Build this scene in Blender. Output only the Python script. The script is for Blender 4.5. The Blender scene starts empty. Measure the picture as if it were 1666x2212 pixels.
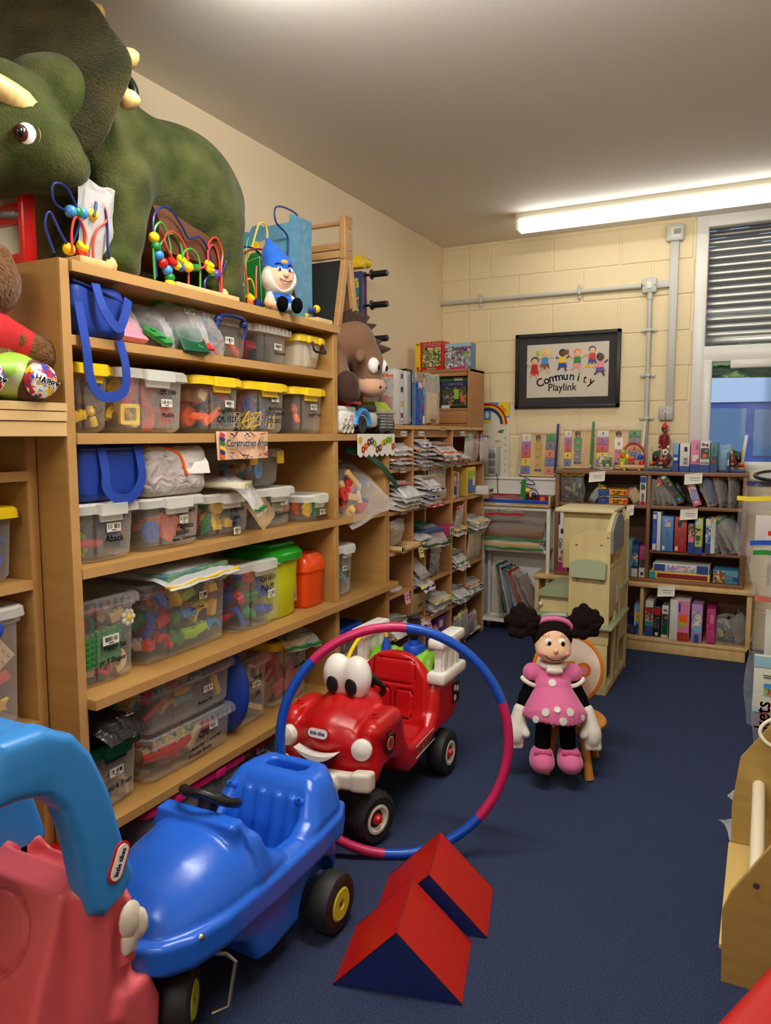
import bpy, math, random
import numpy as np
from mathutils import Matrix, Vector
SC = bpy.context.scene
COL = SC.collection
random.seed(11)
PI = math.pi

# ---------------------------------------------------------------- camera, light, exposure
def setup_camera():
    yaw, pitch, roll = 0.46912, 0.10126, -0.00233
    f = Vector((-math.sin(yaw)*math.cos(pitch), math.cos(yaw)*math.cos(pitch), -math.sin(pitch)))
    r = Vector((math.cos(yaw), math.sin(yaw), 0)); u = r.cross(f)
    c, s = math.cos(roll), math.sin(roll)
    r2 = c*r + s*u; u2 = -s*r + c*u
    m = Matrix.Identity(4)
    for i in range(3):
        m[i][0] = r2[i]; m[i][1] = u2[i]; m[i][2] = -f[i]
    m[2][3] = 1.5
    cd = bpy.data.cameras.new('camera'); cd.sensor_fit = 'HORIZONTAL'; cd.sensor_width = 36.0
    cd.lens = 1622.15/1666*36.0; cd.clip_start = 0.02; cd.clip_end = 200
    co = bpy.data.objects.new('camera', cd); COL.objects.link(co); co.matrix_world = m
    SC.camera = co
setup_camera()
w = bpy.data.worlds.new('sky'); SC.world = w; w.use_nodes = True
wn = w.node_tree.nodes; wl = w.node_tree.links
bg = wn['Background']; sk = wn.new('ShaderNodeTexSky'); sk.sky_type = 'NISHITA'
sk.sun_elevation = math.radians(38); sk.sun_rotation = math.radians(200); sk.sun_disc = False
wl.new(sk.outputs[0], bg.inputs[0]); bg.inputs[1].default_value = 0.22
SC.view_settings.view_transform = 'Standard'; SC.view_settings.look = 'None'
SC.view_settings.gamma = 1.0; SC.view_settings.use_curve_mapping = False
SC.view_settings.exposure = 0.46
SC.cycles.transparent_max_bounces = 28
SC.cycles.max_bounces = 9; SC.cycles.diffuse_bounces = 5; SC.cycles.glossy_bounces = 3
SC.cycles.transmission_bounces = 4
SC.cycles.caustics_reflective = False; SC.cycles.caustics_refractive = False
LAMP_WARM = (1.0, 0.995, 0.96)
LAMPS = [  # three strip fittings across the ceiling: centre x, y, length, watts
    (-0.72, 5.16, 1.75, 2.6), (-0.75, 1.9, 1.75, 25.0), (-0.75, -0.9, 1.75, 15.0)]

# ---------------------------------------------------------------- helpers
def lin(c):
    o = []
    for v in c[:3]:
        v = v/255.0
        o.append(v/12.92 if v <= 0.04045 else ((v+0.055)/1.055)**2.4)
    return (*o, 1.0)
MATS = {}
def mat(name, col=None, rough=0.5, metal=0.0, bump=None, var=None, alpha=1.0, emit=0.0, spec=0.5, sheen=0.0, coat=0.0, tint=None):
    if name in MATS: return MATS[name]
    m = bpy.data.materials.new(name); MATS[name] = m; m.use_nodes = True
    nt = m.node_tree; n = nt.nodes; l = nt.links; b = n['Principled BSDF']
    b.inputs['Base Color'].default_value = lin(col); b.inputs['Roughness'].default_value = rough
    b.inputs['Metallic'].default_value = metal; b.inputs['Specular IOR Level'].default_value = spec
    if sheen: b.inputs['Sheen Weight'].default_value = sheen; b.inputs['Sheen Roughness'].default_value = .4
    if coat: b.inputs['Coat Weight'].default_value = coat; b.inputs['Coat Roughness'].default_value = .08
    m.diffuse_color = lin(col)
    if emit:
        b.inputs['Emission Color'].default_value = lin(col); b.inputs['Emission Strength'].default_value = emit
    tc = n.new('ShaderNodeTexCoord')
    def noise(scale, det=3.0):
        t = n.new('ShaderNodeTexNoise'); t.inputs['Detail'].default_value = det
        if isinstance(scale, tuple):
            mp = n.new('ShaderNodeMapping'); mp.inputs['Scale'].default_value = scale
            l.new(tc.outputs['Object'], mp.inputs[0]); l.new(mp.outputs[0], t.inputs[0]); t.inputs['Scale'].default_value = 1.0
        else:
            l.new(tc.outputs['Object'], t.inputs[0]); t.inputs['Scale'].default_value = scale
        return t
    if var:   # (scale, other colour, low, high)
        t = noise(var[0], 4.0); r = n.new('ShaderNodeValToRGB')
        r.color_ramp.elements[0].position = var[2] if len(var) > 2 else .35
        r.color_ramp.elements[1].position = var[3] if len(var) > 3 else .65
        r.color_ramp.elements[0].color = lin(col); r.color_ramp.elements[1].color = lin(var[1])
        l.new(t.outputs['Fac'], r.inputs[0]); l.new(r.outputs[0], b.inputs['Base Color'])
    if bump:  # (scale, strength, distance)
        t = noise(bump[0], 3.0); bp = n.new('ShaderNodeBump'); bp.inputs['Strength'].default_value = bump[1]
        bp.inputs['Distance'].default_value = bump[2] if len(bump) > 2 else .004
        l.new(t.outputs['Fac'], bp.inputs['Height']); l.new(bp.outputs[0], b.inputs['Normal'])
    if alpha < 1: b.inputs['Alpha'].default_value = alpha
    return m
def printed(name, cols, scale=30, rough=.35):
    """flat printed artwork: soft cells of several inks"""
    if name in MATS: return MATS[name]
    m = mat(name, cols[0], rough); nt = m.node_tree; n = nt.nodes; l = nt.links
    tc = n.new('ShaderNodeTexCoord'); nz = n.new('ShaderNodeTexNoise'); nz.inputs['Scale'].default_value = scale*.8
    mx = n.new('ShaderNodeMixRGB'); mx.inputs[0].default_value = .06
    v = n.new('ShaderNodeTexVoronoi'); v.inputs['Scale'].default_value = scale
    l.new(tc.outputs['Object'], nz.inputs[0]); l.new(tc.outputs['Object'], mx.inputs[1]); l.new(nz.outputs['Color'], mx.inputs[2])
    l.new(mx.outputs[0], v.inputs[0])
    sp = n.new('ShaderNodeSeparateColor'); l.new(v.outputs['Color'], sp.inputs[0])
    r = n.new('ShaderNodeValToRGB'); r.color_ramp.interpolation = 'CONSTANT'
    e = r.color_ramp.elements; e[0].color = lin(cols[0]); e[1].position = 1/len(cols); e[1].color = lin(cols[1])
    for i in range(2, len(cols)):
        q = e.new(i/len(cols)); q.color = lin(cols[i])
    l.new(sp.outputs[0], r.inputs[0]); l.new(r.outputs[0], n['Principled BSDF'].inputs['Base Color'])
    return m
def film(name, col=(255, 255, 255), haze=.15, rough=.12, edge=.35, bump=None):
    """thin see-through plastic: mostly transparent, a little milky, glossy"""
    if name in MATS: return MATS[name]
    m = bpy.data.materials.new(name); MATS[name] = m; m.use_nodes = True
    nt = m.node_tree; n = nt.nodes; l = nt.links; b = n['Principled BSDF']
    b.inputs['Base Color'].default_value = lin(col); b.inputs['Roughness'].default_value = rough
    b.inputs['Specular IOR Level'].default_value = .6
    t = n.new('ShaderNodeBsdfTransparent'); t.inputs[0].default_value = (1, 1, 1, 1)
    lw = n.new('ShaderNodeLayerWeight'); lw.inputs[0].default_value = .35
    ma = n.new('ShaderNodeMath'); ma.operation = 'MULTIPLY_ADD'; ma.inputs[1].default_value = edge; ma.inputs[2].default_value = haze
    ma.use_clamp = True
    l.new(lw.outputs['Facing'], ma.inputs[0])
    mx = n.new('ShaderNodeMixShader'); l.new(ma.outputs[0], mx.inputs[0]); l.new(t.outputs[0], mx.inputs[1]); l.new(b.outputs[0], mx.inputs[2])
    l.new(mx.outputs[0], n['Material Output'].inputs[0]); m.diffuse_color = (*lin(col)[:3], .3)
    if bump:
        tc = n.new('ShaderNodeTexCoord'); nz = n.new('ShaderNodeTexNoise'); nz.inputs['Scale'].default_value = bump[0]; nz.inputs['Distortion'].default_value = 1.2
        bp = n.new('ShaderNodeBump'); bp.inputs['Strength'].default_value = bump[1]; bp.inputs['Distance'].default_value = .02
        l.new(tc.outputs['Object'], nz.inputs[0]); l.new(nz.outputs['Fac'], bp.inputs['Height']); l.new(bp.outputs[0], b.inputs['Normal'])
    return m

def rrect(w, d, r, n=4, cx=0, cy=0):
    """rounded rectangle outline, counter-clockwise"""
    r = min(r, w/2-1e-5, d/2-1e-5); o = []
    for qx, qy, a0 in ((1, 1, 0), (-1, 1, 90), (-1, -1, 180), (1, -1, 270)):
        for k in range(n):
            a = math.radians(a0+90*k/(n-1)) if n > 1 else math.radians(a0+45)
            o.append((cx+qx*(w/2-r)+r*math.cos(a), cy+qy*(d/2-r)+r*math.sin(a)))
    return o
def RZ(a): return Matrix.Rotation(a, 4, 'Z')
def RX(a): return Matrix.Rotation(a, 4, 'X')
def RY(a): return Matrix.Rotation(a, 4, 'Y')
def TR(x, y=None, z=None):
    return Matrix.Translation(Vector(x)) if y is None else Matrix.Translation(Vector((x, y, z)))
class MB:
    """collects shapes into one mesh"""
    def __init__(s): s.V = []; s.F = []; s.I = []; s.S = []; s.mats = []; s.cur = 0; s.M = None
    def m(s, mt):
        if mt not in s.mats: s.mats.append(mt)
        s.cur = s.mats.index(mt); return s
    def at(s, M=None): s.M = M; return s
    def add(s, vs, fs, smooth=False):
        o = len(s.V)
        if s.M is not None: vs = [tuple(s.M @ Vector(v)) for v in vs]
        s.V.extend(vs)
        for f in fs:
            s.F.append([i+o for i in f]); s.I.append(s.cur); s.S.append(smooth)
        return s
    def loft(s, rings, cap0=True, cap1=True, closed=True, smooth=True):
        n = len(rings[0]); vs = [tuple(p) for r in rings for p in r]; fs = []
        for i in range(len(rings)-1):
            for j in range(n if closed else n-1):
                k = (j+1) % n
                fs.append((i*n+j, i*n+k, (i+1)*n+k, (i+1)*n+j))
        if cap0: fs.append(tuple(range(n-1, -1, -1)))
        if cap1: fs.append(tuple((len(rings)-1)*n+j for j in range(n)))
        return s.add(vs, fs, smooth)
    def box(s, c, d, b=0.0, n=3, R=None):
        """box by centre and size, edges rounded by b"""
        x, y, z = c; M0 = s.M
        L = TR(c) @ (R if R is not None else Matrix.Identity(4))
        s.M = L if M0 is None else M0 @ L
        if b <= 0:
            a, e, f = d[0]/2, d[1]/2, d[2]/2
            s.add([(-a, -e, -f), (a, -e, -f), (a, e, -f), (-a, e, -f), (-a, -e, f), (a, -e, f), (a, e, f), (-a, e, f)],
                  [(3, 2, 1, 0), (4, 5, 6, 7), (0, 1, 5, 4), (1, 2, 6, 5), (2, 3, 7, 6), (3, 0, 4, 7)])
        else:
            b = min(b, min(d)/2.01); h = d[2]/2; rings = []
            st = [(b, -h), (b*.3, -h+b*.3), (0, -h+b), (0, h-b), (b*.3, h-b*.3), (b, h)] if n > 1 else [(b, -h), (0, -h+b), (0, h-b), (b, h)]
            for ins, zz in st:
                rings.append([(p[0], p[1], zz) for p in rrect(d[0]-2*ins, d[1]-2*ins, max(b*1.0-ins*.5, 1e-4), n)])
            s.loft(rings)
        s.M = M0; return s
    def tube(s, pts, r, n=8, closed=False, smooth=True):
        P = [Vector(p) for p in pts]; N = len(P); rings = []; up = None
        for i in range(N):
            if closed: t = P[(i+1) % N]-P[i-1]
            else: t = P[min(i+1, N-1)]-P[max(i-1, 0)]
            if t.length < 1e-9: t = Vector((0, 0, 1))
            t.normalize()
            if up is None:
                up = Vector((0, 0, 1)) if abs(t.z) < .9 else Vector((1, 0, 0))
            a = up-t*up.dot(t)
            if a.length < 1e-6: a = t.orthogonal()
            a.normalize(); up = a; b = t.cross(a); rr = r[i] if isinstance(r, (list, tuple)) else r
            rings.append([P[i]+rr*(math.cos(2*PI*k/n)*a+math.sin(2*PI*k/n)*b) for k in range(n)])
        if closed: rings.append(rings[0])
        return s.loft(rings, not closed, not closed, True, smooth)
    def cyl(s, p0, p1, r, r1=None, n=14, smooth=True):
        return s.tube([p0, p1], [r, r if r1 is None else r1], n, False, smooth)
    def sph(s, c, r, n=12, k=8):
        rx, ry, rz = (r, r, r) if not isinstance(r, (tuple, list)) else r
        rings = []
        for i in range(k+1):
            t = -PI/2+PI*i/k; q = max(math.cos(t), .02)
            rings.append([(c[0]+rx*q*math.cos(2*PI*j/n), c[1]+ry*q*math.sin(2*PI*j/n), c[2]+rz*math.sin(t)) for j in range(n)])
        return s.loft(rings)
    def lathe(s, prof, n=20, c=(0, 0, 0), M=None):
        """profile of (radius, height) turned round the Z axis"""
        M0 = s.M; L = TR(c) if M is None else TR(c) @ M
        s.M = L if M0 is None else M0 @ L
        s.loft([[(max(r, 1e-4)*math.cos(2*PI*j/n), max(r, 1e-4)*math.sin(2*PI*j/n), z) for j in range(n)] for r, z in prof])
        s.M = M0; return s
    def prism(s, poly, y0, y1, smooth=False):
        """polygon in the local XZ plane pushed along Y"""
        n = len(poly)
        vs = [(p[0], y0, p[1]) for p in poly]+[(p[0], y1, p[1]) for p in poly]
        fs = [tuple(range(n)), tuple(range(2*n-1, n-1, -1))]+[(i, i+n, (i+1) % n+n, (i+1) % n) for i in range(n)]
        return s.add(vs, fs, smooth)
    def quad(s, a, b, c, d): return s.add([a, b, c, d], [(0, 1, 2, 3)])
    def build(s, name, parent=None, sharp=38):
        me = bpy.data.meshes.new(name); me.from_pydata([tuple(v) for v in s.V], [], s.F)
        for mt in s.mats: me.materials.append(mt)
        me.polygons.foreach_set('material_index', s.I); me.polygons.foreach_set('use_smooth', s.S)
        if any(s.S): me.set_sharp_from_angle(angle=math.radians(sharp))
        me.update(); return link(name, me, parent)
def link(name, me, parent=None):
    o = bpy.data.objects.new(name, me); COL.objects.link(o)
    if parent is not None: o.parent = parent
    return o
def tag(o, label=None, cat=None, group=None, kind=None):
    if label: o['label'] = label
    if cat: o['category'] = cat
    if group: o['group'] = group
    if kind: o['kind'] = kind
    return o
def thing(name, label, cat, loc=(0, 0, 0), rz=0.0, group=None):
    o = bpy.data.objects.new(name, None); COL.objects.link(o); o.empty_display_size = .05
    o.location = loc; o.rotation_euler = (0, 0, rz)
    return tag(o, label, cat, group)
def mw(o):
    return TR(o.location) @ o.rotation_euler.to_matrix().to_4x4()
_TX = {}
def text_geo(body, size):
    k = (body, size)
    if k not in _TX:
        cu = bpy.data.curves.new('lettering', 'FONT'); cu.body = body; cu.size = size; cu.align_x = 'CENTER'; cu.align_y = 'CENTER'; cu.resolution_u = 2
        ob = bpy.data.objects.new('lettering', cu); me = bpy.data.meshes.new_from_object(ob)
        _TX[k] = ([tuple(v.co) for v in me.vertices], [tuple(p.vertices) for p in me.polygons])
        bpy.data.objects.remove(ob); bpy.data.meshes.remove(me); bpy.data.curves.remove(cu)
    return _TX[k]
def letter(b, body, size, M, mt, shear=0.0, wide=1.0, bold=0.0):
    """flat lettering added to a mesh; M maps the text's XY plane (facing local +Z)"""
    v, f = text_geo(body, size)
    M0 = b.M; b.m(mt); b.M = M if M0 is None else M0 @ M
    b.add([((p[0]+shear*p[1])*wide, p[1], 0) for p in v], f)
    if bold:
        for dx, dy in ((bold, 0), (-bold, 0), (0, bold), (0, -bold)):
            b.add([((p[0]+shear*p[1])*wide+dx, p[1]+dy, 0) for p in v], f)
    b.M = M0; return b
FRONT = RX(PI/2)          # text that faces local -Y
def fr(x, y, z, rot=0.0): return TR(x, y, z) @ FRONT @ RZ(rot)
# ---------------------------------------------------------------- smooth bodies from distance fields
def nrm(a): return np.sqrt((a*a).sum(-1))
def s_ell(P, c, r):
    q = P-np.array(c); r = np.array(r, float); k0 = nrm(q/r); k1 = nrm(q/(r*r))+1e-9
    return k0*(k0-1)/k1
def s_sph(P, c, r): return nrm(P-np.array(c))-r
def s_cap(P, a, b, ra, rb=None):
    rb = ra if rb is None else rb; a = np.array(a, float); b = np.array(b, float); ab = b-a
    t = np.clip(((P-a) @ ab)/(ab @ ab), 0, 1)
    return nrm(P-a-t[..., None]*ab)-(ra+(rb-ra)*t)
def s_box(P, c, h, r=0.0, R=None):
    q = P-np.array(c)
    if R is not None: q = q @ np.array(R.to_3x3())
    q = np.abs(q)-(np.array(h, float)-r)
    return nrm(np.maximum(q, 0))+np.minimum(q.max(-1), 0)-r
def s_torus(P, c, R, r, ax=2):
    q = P-np.array(c); i = [k for k in range(3) if k != ax]
    return np.sqrt((np.sqrt(q[..., i[0]]**2+q[..., i[1]]**2)-R)**2+q[..., ax]**2)-r
def s_cyl(P, c, r, h, ax=2, rd=0.0):
    q = P-np.array(c); i = [k for k in range(3) if k != ax]
    d = np.stack([np.sqrt(q[..., i[0]]**2+q[..., i[1]]**2)-r+rd, np.abs(q[..., ax])-h+rd], -1)
    return nrm(np.maximum(d, 0))+np.minimum(d.max(-1), 0)-rd
def s_poly2(X, Y, poly):
    v = np.array(poly, float); n = len(v)
    d = np.full(X.shape, 1e9); s = np.ones(X.shape)
    for i in range(n):
        j = i-1; e = v[j]-v[i]; wx = X-v[i, 0]; wy = Y-v[i, 1]
        t = np.clip((wx*e[0]+wy*e[1])/(e @ e+1e-12), 0, 1)
        d = np.minimum(d, (wx-e[0]*t)**2+(wy-e[1]*t)**2)
        c1 = Y >= v[i, 1]; c2 = Y < v[j, 1]; c3 = e[0]*wy > e[1]*wx
        s = np.where((c1 & c2 & c3) | (~c1 & ~c2 & ~c3), -s, s)
    return s*np.sqrt(d)
def s_ext(P, poly, ax, c, h, r=0.0):
    """polygon pushed along an axis about c by +-h, edges rounded by r; polygon uses the other two axes in order"""
    i = [k for k in range(3) if k != ax]
    a = s_poly2(P[..., i[0]], P[..., i[1]], poly)+r; b = np.abs(P[..., ax]-c)-h+r
    d = np.stack([a, b], -1)
    return nrm(np.maximum(d, 0))+np.minimum(d.max(-1), 0)-r
def smin(a, b, k):
    h = np.clip(.5+.5*(b-a)/k, 0, 1); return b+(a-b)*h-k*h*(1-h)
def smax(a, b, k): return -smin(-a, -b, k)
def sdf_mesh(f, lo, hi, h):
    lo = np.array(lo, float); n = np.ceil((np.array(hi)-lo)/h).astype(int)+1
    ax = [lo[i]+h*np.arange(n[i]) for i in range(3)]
    G = np.stack(np.meshgrid(*ax, indexing='ij'), -1); S = f(G); ins = S < 0
    c = np.zeros(tuple(n-1), int)
    for dx in (0, 1):
        for dy in (0, 1):
            for dz in (0, 1): c += ins[dx:n[0]-1+dx, dy:n[1]-1+dy, dz:n[2]-1+dz]
    act = (c > 0) & (c < 8); idx = -np.ones(act.shape, int); idx[act] = np.arange(act.sum())
    ijk = np.argwhere(act); acc = np.zeros((len(ijk), 3)); cnt = np.zeros(len(ijk))
    co = [(a, b, d) for a in (0, 1) for b in (0, 1) for d in (0, 1)]
    for p in co:
        for a in range(3):
            if p[a] == 0:
                q = list(p); q[a] = 1
                A = S[tuple((ijk+np.array(p)).T)]; B = S[tuple((ijk+np.array(q)).T)]
                x = (A < 0) != (B < 0); t = np.where(x, A/(A-B+1e-20), 0)
                o = np.array(p, float)[None]+np.zeros((len(ijk), 3)); o[:, a] += t
                acc += np.where(x[:, None], o, 0); cnt += x
    V = lo+h*(ijk+acc/cnt[:, None]); F = []
    for a in range(3):
        b, d = (a+1) % 3, (a+2) % 3
        sl0 = [slice(1, n[k]-1) for k in range(3)]; sl0[a] = slice(0, n[a]-1); sl1 = list(sl0); sl1[a] = slice(1, n[a])
        A = ins[tuple(sl0)]; B = ins[tuple(sl1)]; E = np.argwhere(A != B)
        if not len(E): continue
        off = np.ones(3, int); off[a] = 0; E = E+off; flip = ~ins[tuple(E.T)]
        def g(db, dd):
            q = E.copy(); q[:, b] -= db; q[:, d] -= dd; return idx[tuple(q.T)]
        Q = np.stack([g(1, 1), g(0, 1), g(0, 0), g(1, 0)], 1); Q[flip] = Q[flip][:, ::-1]; F.append(Q)
    F = np.concatenate(F)
    e = h*.05
    for _ in range(2):
        v = f(V); g = np.stack([(f(V+np.eye(3)[k]*e)-f(V-np.eye(3)[k]*e))/(2*e) for k in range(3)], -1)
        V = V-g*np.clip(v/np.maximum((g*g).sum(-1), .05), -h*.6, h*.6)[:, None]
    return V, F
def sdf_obj(name, f, lo, hi, h, mats, parent=None, pick=None):
    V, F = sdf_mesh(f, lo, hi, h); me = bpy.data.meshes.new(name)
    me.vertices.add(len(V)); me.vertices.foreach_set('co', V.astype(np.float32).ravel())
    me.loops.add(F.size); me.loops.foreach_set('vertex_index', F.astype(np.int32).ravel())
    me.polygons.add(len(F)); me.polygons.foreach_set('loop_start', np.arange(0, F.size, 4, dtype=np.int32))
    for m_ in mats: me.materials.append(m_)
    me.update(calc_edges=True)
    me.polygons.foreach_set('use_smooth', np.ones(len(F), bool))
    if pick is not None:
        me.polygons.foreach_set('material_index', np.asarray(pick(V[F].mean(1)), np.int32))
    me.validate(); me.update(); return link(name, me, parent)
def curve_pts(pts, n=6, closed=False):
    """smooth curve through points"""
    P = [Vector(p) for p in pts]; N = len(P); o = []
    for i in range(N if closed else N-1):
        g = (lambda k: P[k % N]) if closed else (lambda k: P[min(max(k, 0), N-1)])
        a, b, c, d = g(i-1), g(i), g(i+1), g(i+2)
        for k in range(n):
            t = k/n
            o.append(.5*((2*b)+(c-a)*t+(2*a-5*b+4*c-d)*t*t+(3*b-a-3*c+d)*t**3))
    if not closed: o.append(P[-1])
    return o
# ---------------------------------------------------------------- materials of the place
WALL = mat('cream_paint', (230, 212, 180), .75, bump=(60, .10, .003))
BLOCKM = mat('painted_block', (228, 210, 168), .72, bump=(140, .45, .004))
CEIL = mat('white_ceiling', (226, 221, 212), .8)
CARPET = mat('blue_carpet', (38, 50, 82), .97, bump=(900, .9, .004), var=(300, (84, 94, 124), .40, .70), spec=.1)
BEECH = mat('beech_board', (176, 134, 74), .42, bump=(90, .04), var=((3, 3, 34), (164, 122, 64), .3, .7))
BEECHEDGE = mat('beech_edge', (190, 146, 88), .5, var=((40, 2, 8), (176, 132, 74), .3, .7))
CUB = mat('cubby_board', (176, 126, 78), .45, var=((2.5, 2.5, 30), (162, 112, 66), .3, .7))
CUBEDGE = mat('cubby_edge', (200, 154, 102), .45)
DKWOOD = mat('brown_board', (136, 94, 60), .5, var=((2.5, 30, 2.5), (120, 80, 50), .3, .7))
PINE = mat('pale_pine', (218, 186, 130), .5, var=((30, 3, 4), (205, 168, 110), .3, .7))
PALEBIRCH = mat('pale_birch', (206, 188, 134), .5, var=((20, 20, 2), (194, 174, 118), .3, .7))
SAGE = mat('sage_green_board', (148, 158, 118), .5)
UPVC = mat('white_frame', (226, 224, 218), .35)
GREYP = mat('grey_conduit', (188, 188, 180), .4)
WHITEP = mat('white_plastic', (226, 222, 208), .35)
CREAMP = mat('cream_plastic', (206, 200, 182), .4)
PAPER = mat('white_paper', (222, 218, 206), .7)
INK = mat('black_ink', (22, 22, 26), .6)
METAL = mat('dull_steel', (170, 168, 160), .35, metal=1.0)
BLACKP = mat('black_plastic', (20, 20, 22), .35)
RUBBER = mat('black_rubber', (24, 24, 24), .6, bump=(50, .1))
RED = mat('red_plastic', (196, 26, 24), .32)
YEL = mat('yellow_plastic', (238, 200, 20), .35)
GRN = mat('green_plastic', (30, 128, 52), .35)
LIME = mat('lime_plastic', (150, 196, 40), .35)
BLU = mat('blue_plastic', (24, 74, 176), .3)
NAVY = mat('navy_plastic', (28, 44, 110), .35)
ORG = mat('orange_plastic', (236, 96, 20), .35)
PNK = mat('pink_plastic', (206, 36, 106), .3)
LPINK = mat('pale_pink', (228, 140, 160), .5)
TEAL = mat('teal_plastic', (40, 150, 160), .35)
SKY = mat('sky_plastic', (60, 140, 210), .35)
GREY = mat('grey_plastic', (120, 122, 124), .4)
LGREY = mat('light_grey_plastic', (178, 178, 172), .4)
PURP = mat('purple_plastic', (104, 60, 150), .35)
DGRN = mat('dark_green_plastic', (16, 74, 48), .3)
BUFF = mat('buff_card', (196, 164, 112), .7)
PALM = {'red': RED, 'yellow': YEL, 'green': GRN, 'lime': LIME, 'blue': BLU, 'navy': NAVY, 'orange': ORG, 'pink': PNK, 'white': WHITEP,
        'grey': GREY, 'teal': TEAL, 'sky': SKY, 'purple': PURP, 'dark': DGRN, 'buff': BUFF, 'black': BLACKP}
CLEAR = film('clear_tub', (236, 238, 234), .05, .14, .42)
FROST = film('milky_lid', (232, 232, 222), .48, .3, .45)
HAZY = film('hazy_tub', (236, 234, 226), .13, .24, .45)
BAG = film('bag_film', (246, 246, 246), .05, .10, .55, bump=(14, .9))
BAGH = film('hazy_bag_film', (232, 230, 226), .30, .22, .5, bump=(12, .9))
GLASSM = film('window_glass', (255, 255, 255), .02, .02, .2)

def structure(o, label=None): return tag(o, label, None, None, 'structure')
XL, XR, YB, YN, ZC = -2.4, 1.7, 5.75, -2.2, 3.0
# floor, ceiling, walls
b = MB().m(CARPET); b.box(((XL+XR)/2, (YB+YN)/2, -.05), (XR-XL+.4, YB-YN+.4, .1)); structure(b.build('floor'))
b = MB().m(CEIL); b.box(((XL+XR)/2, (YB+YN)/2, ZC+.05), (XR-XL+.4, YB-YN+.4, .1)); structure(b.build('ceiling'))
b = MB().m(WALL); b.box((XL-.1, (YB+YN)/2, ZC/2), (.2, YB-YN+.4, ZC)); structure(b.build('wall_left'))
b = MB().m(WALL); b.box((XR+.1, (YB+YN)/2, ZC/2), (.2, YB-YN+.4, ZC)); structure(b.build('wall_right'))
b = MB().m(WALL); b.box(((XL+XR)/2, YN-.1, ZC/2), (XR-XL, .2, ZC)); structure(b.build('wall_front'))
# back wall: painted concrete blocks with recessed joints, window opening from x=-.5
WX0, WX1, WZ0, WZ1 = -.50, 1.25, 1.22, 3.0
b = MB().m(WALL)
b.box(((XL+WX0)/2, YB+.108, ZC/2), (WX0-XL, .2, ZC)); b.box(((WX1+XR)/2, YB+.108, ZC/2), (XR-WX1, .2, ZC))
b.box(((WX0+WX1)/2, YB+.108, WZ0/2), (WX1-WX0, .2, WZ0))
wb = structure(b.build('wall_back'))
BLK = {}
rb = random.Random(4)
def block(x0, x1, z0, z1, dy=0):
    k = (round(x1-x0, 2), round(z1-z0, 2))
    if k not in BLK:
        q = MB().m(BLOCKM)
        w_, h_ = k[0]-.010, k[1]-.008
        rings = []
        for ins, y in ((0, .012), (0, .004), (.004, 0)):
            rings.append([(-w_/2+ins, y, -h_/2+ins), (w_/2-ins, y, -h_/2+ins), (w_/2-ins, y, h_/2-ins), (-w_/2+ins, y, h_/2-ins)])
        q.loft(rings, False, True, True, False); o = q.build('block', wb); BLK[k] = o.data
    else: o = link('block', BLK[k], wb)
    o.location = ((x0+x1)/2, YB+dy, (z0+z1)/2)
zs = [2.97-.245*k for k in range(13)]
z_prev = ZC
for i, z0 in enumerate(zs+[0]):
    x = XL; first = True; off = -1.275 if i % 2 == 0 else -1.50
    edges = [off+.494*k for k in range(-5, 8)]
    left_edges = [XL, -2.17] if i % 2 == 0 else [XL, -2.17]
    ed = sorted(set([round(e, 3) for e in edges if e > -2.02]+left_edges+[XR]))
    for x0, x1 in zip(ed[:-1], ed[1:]):
        if z_prev-z0 < .02: continue
        if z_prev > WZ0+.01 and z0 > WZ0-.1:
            if x0 >= WX0-.02 and x1 <= WX1+.02: continue
            if x0 < WX0 < x1: x1 = WX0
            if x0 < WX1 < x1: x0 = WX1
        if x1-x0 < .03: continue
        block(x0, x1, z0, z_prev, rb.uniform(0, .002))
    z_prev = z0
# window: frame, transom, panes, sill
wt = thing('window_1', None, None, (0, 0, 0)); structure(wt)
b = MB().m(UPVC); y0 = YB+.02
for x, wd in ((WX0+.04, .08), (WX1-.04, .08)): b.box((x, y0+.03, (WZ0+WZ1)/2), (wd, .09, WZ1-WZ0), .008)
for z, hh in ((WZ1-.04, .08), (2.06, .11), (WZ0+.04, .08)): b.box(((WX0+WX1)/2, y0+.03, z), (WX1-WX0-.004, .086, hh), .008)
b.box((.36, y0+.03, (WZ0+WZ1)/2), (.09, .092, WZ1-WZ0-.004), .008)
b.build('frame', wt)
b = MB().m(UPVC)   # opening casement inside the lower light
for x in (WX0+.105, .285): b.box((x, y0+.015, 1.64), (.055, .07, .76), .008)
for z in (1.985, 1.287): b.box((-.055, y0+.015, z), (.393, .067, .055), .008)
b.build('casement', wt)
b = MB().m(UPVC)
b.box((-.37+.17, y0-.025, 1.298), (.10, .03, .018), .004); b.box((-.14, y0-.035, 1.40), (.022, .02, .20), .006, R=RY(.12)); b.build('window_stay', wt)
for nm, x0, x1, z0, z1 in (('pane', -.42, .315, 2.115, 2.92), ('pane', -.37, .26, 1.31, 1.96), ('pane', .405, 1.17, 1.30, 2.92)):
    b = MB().m(GLASSM); b.box(((x0+x1)/2, y0+.03, (z0+z1)/2), (x1-x0, .006, z1-z0)); b.build(nm, wt)
b = MB().m(UPVC); b.box(((WX0+WX1)/2, YB+.0, WZ0-.015), (WX1-WX0+.04, .22, .03), .008); structure(b.build('trim_1'))
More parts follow.
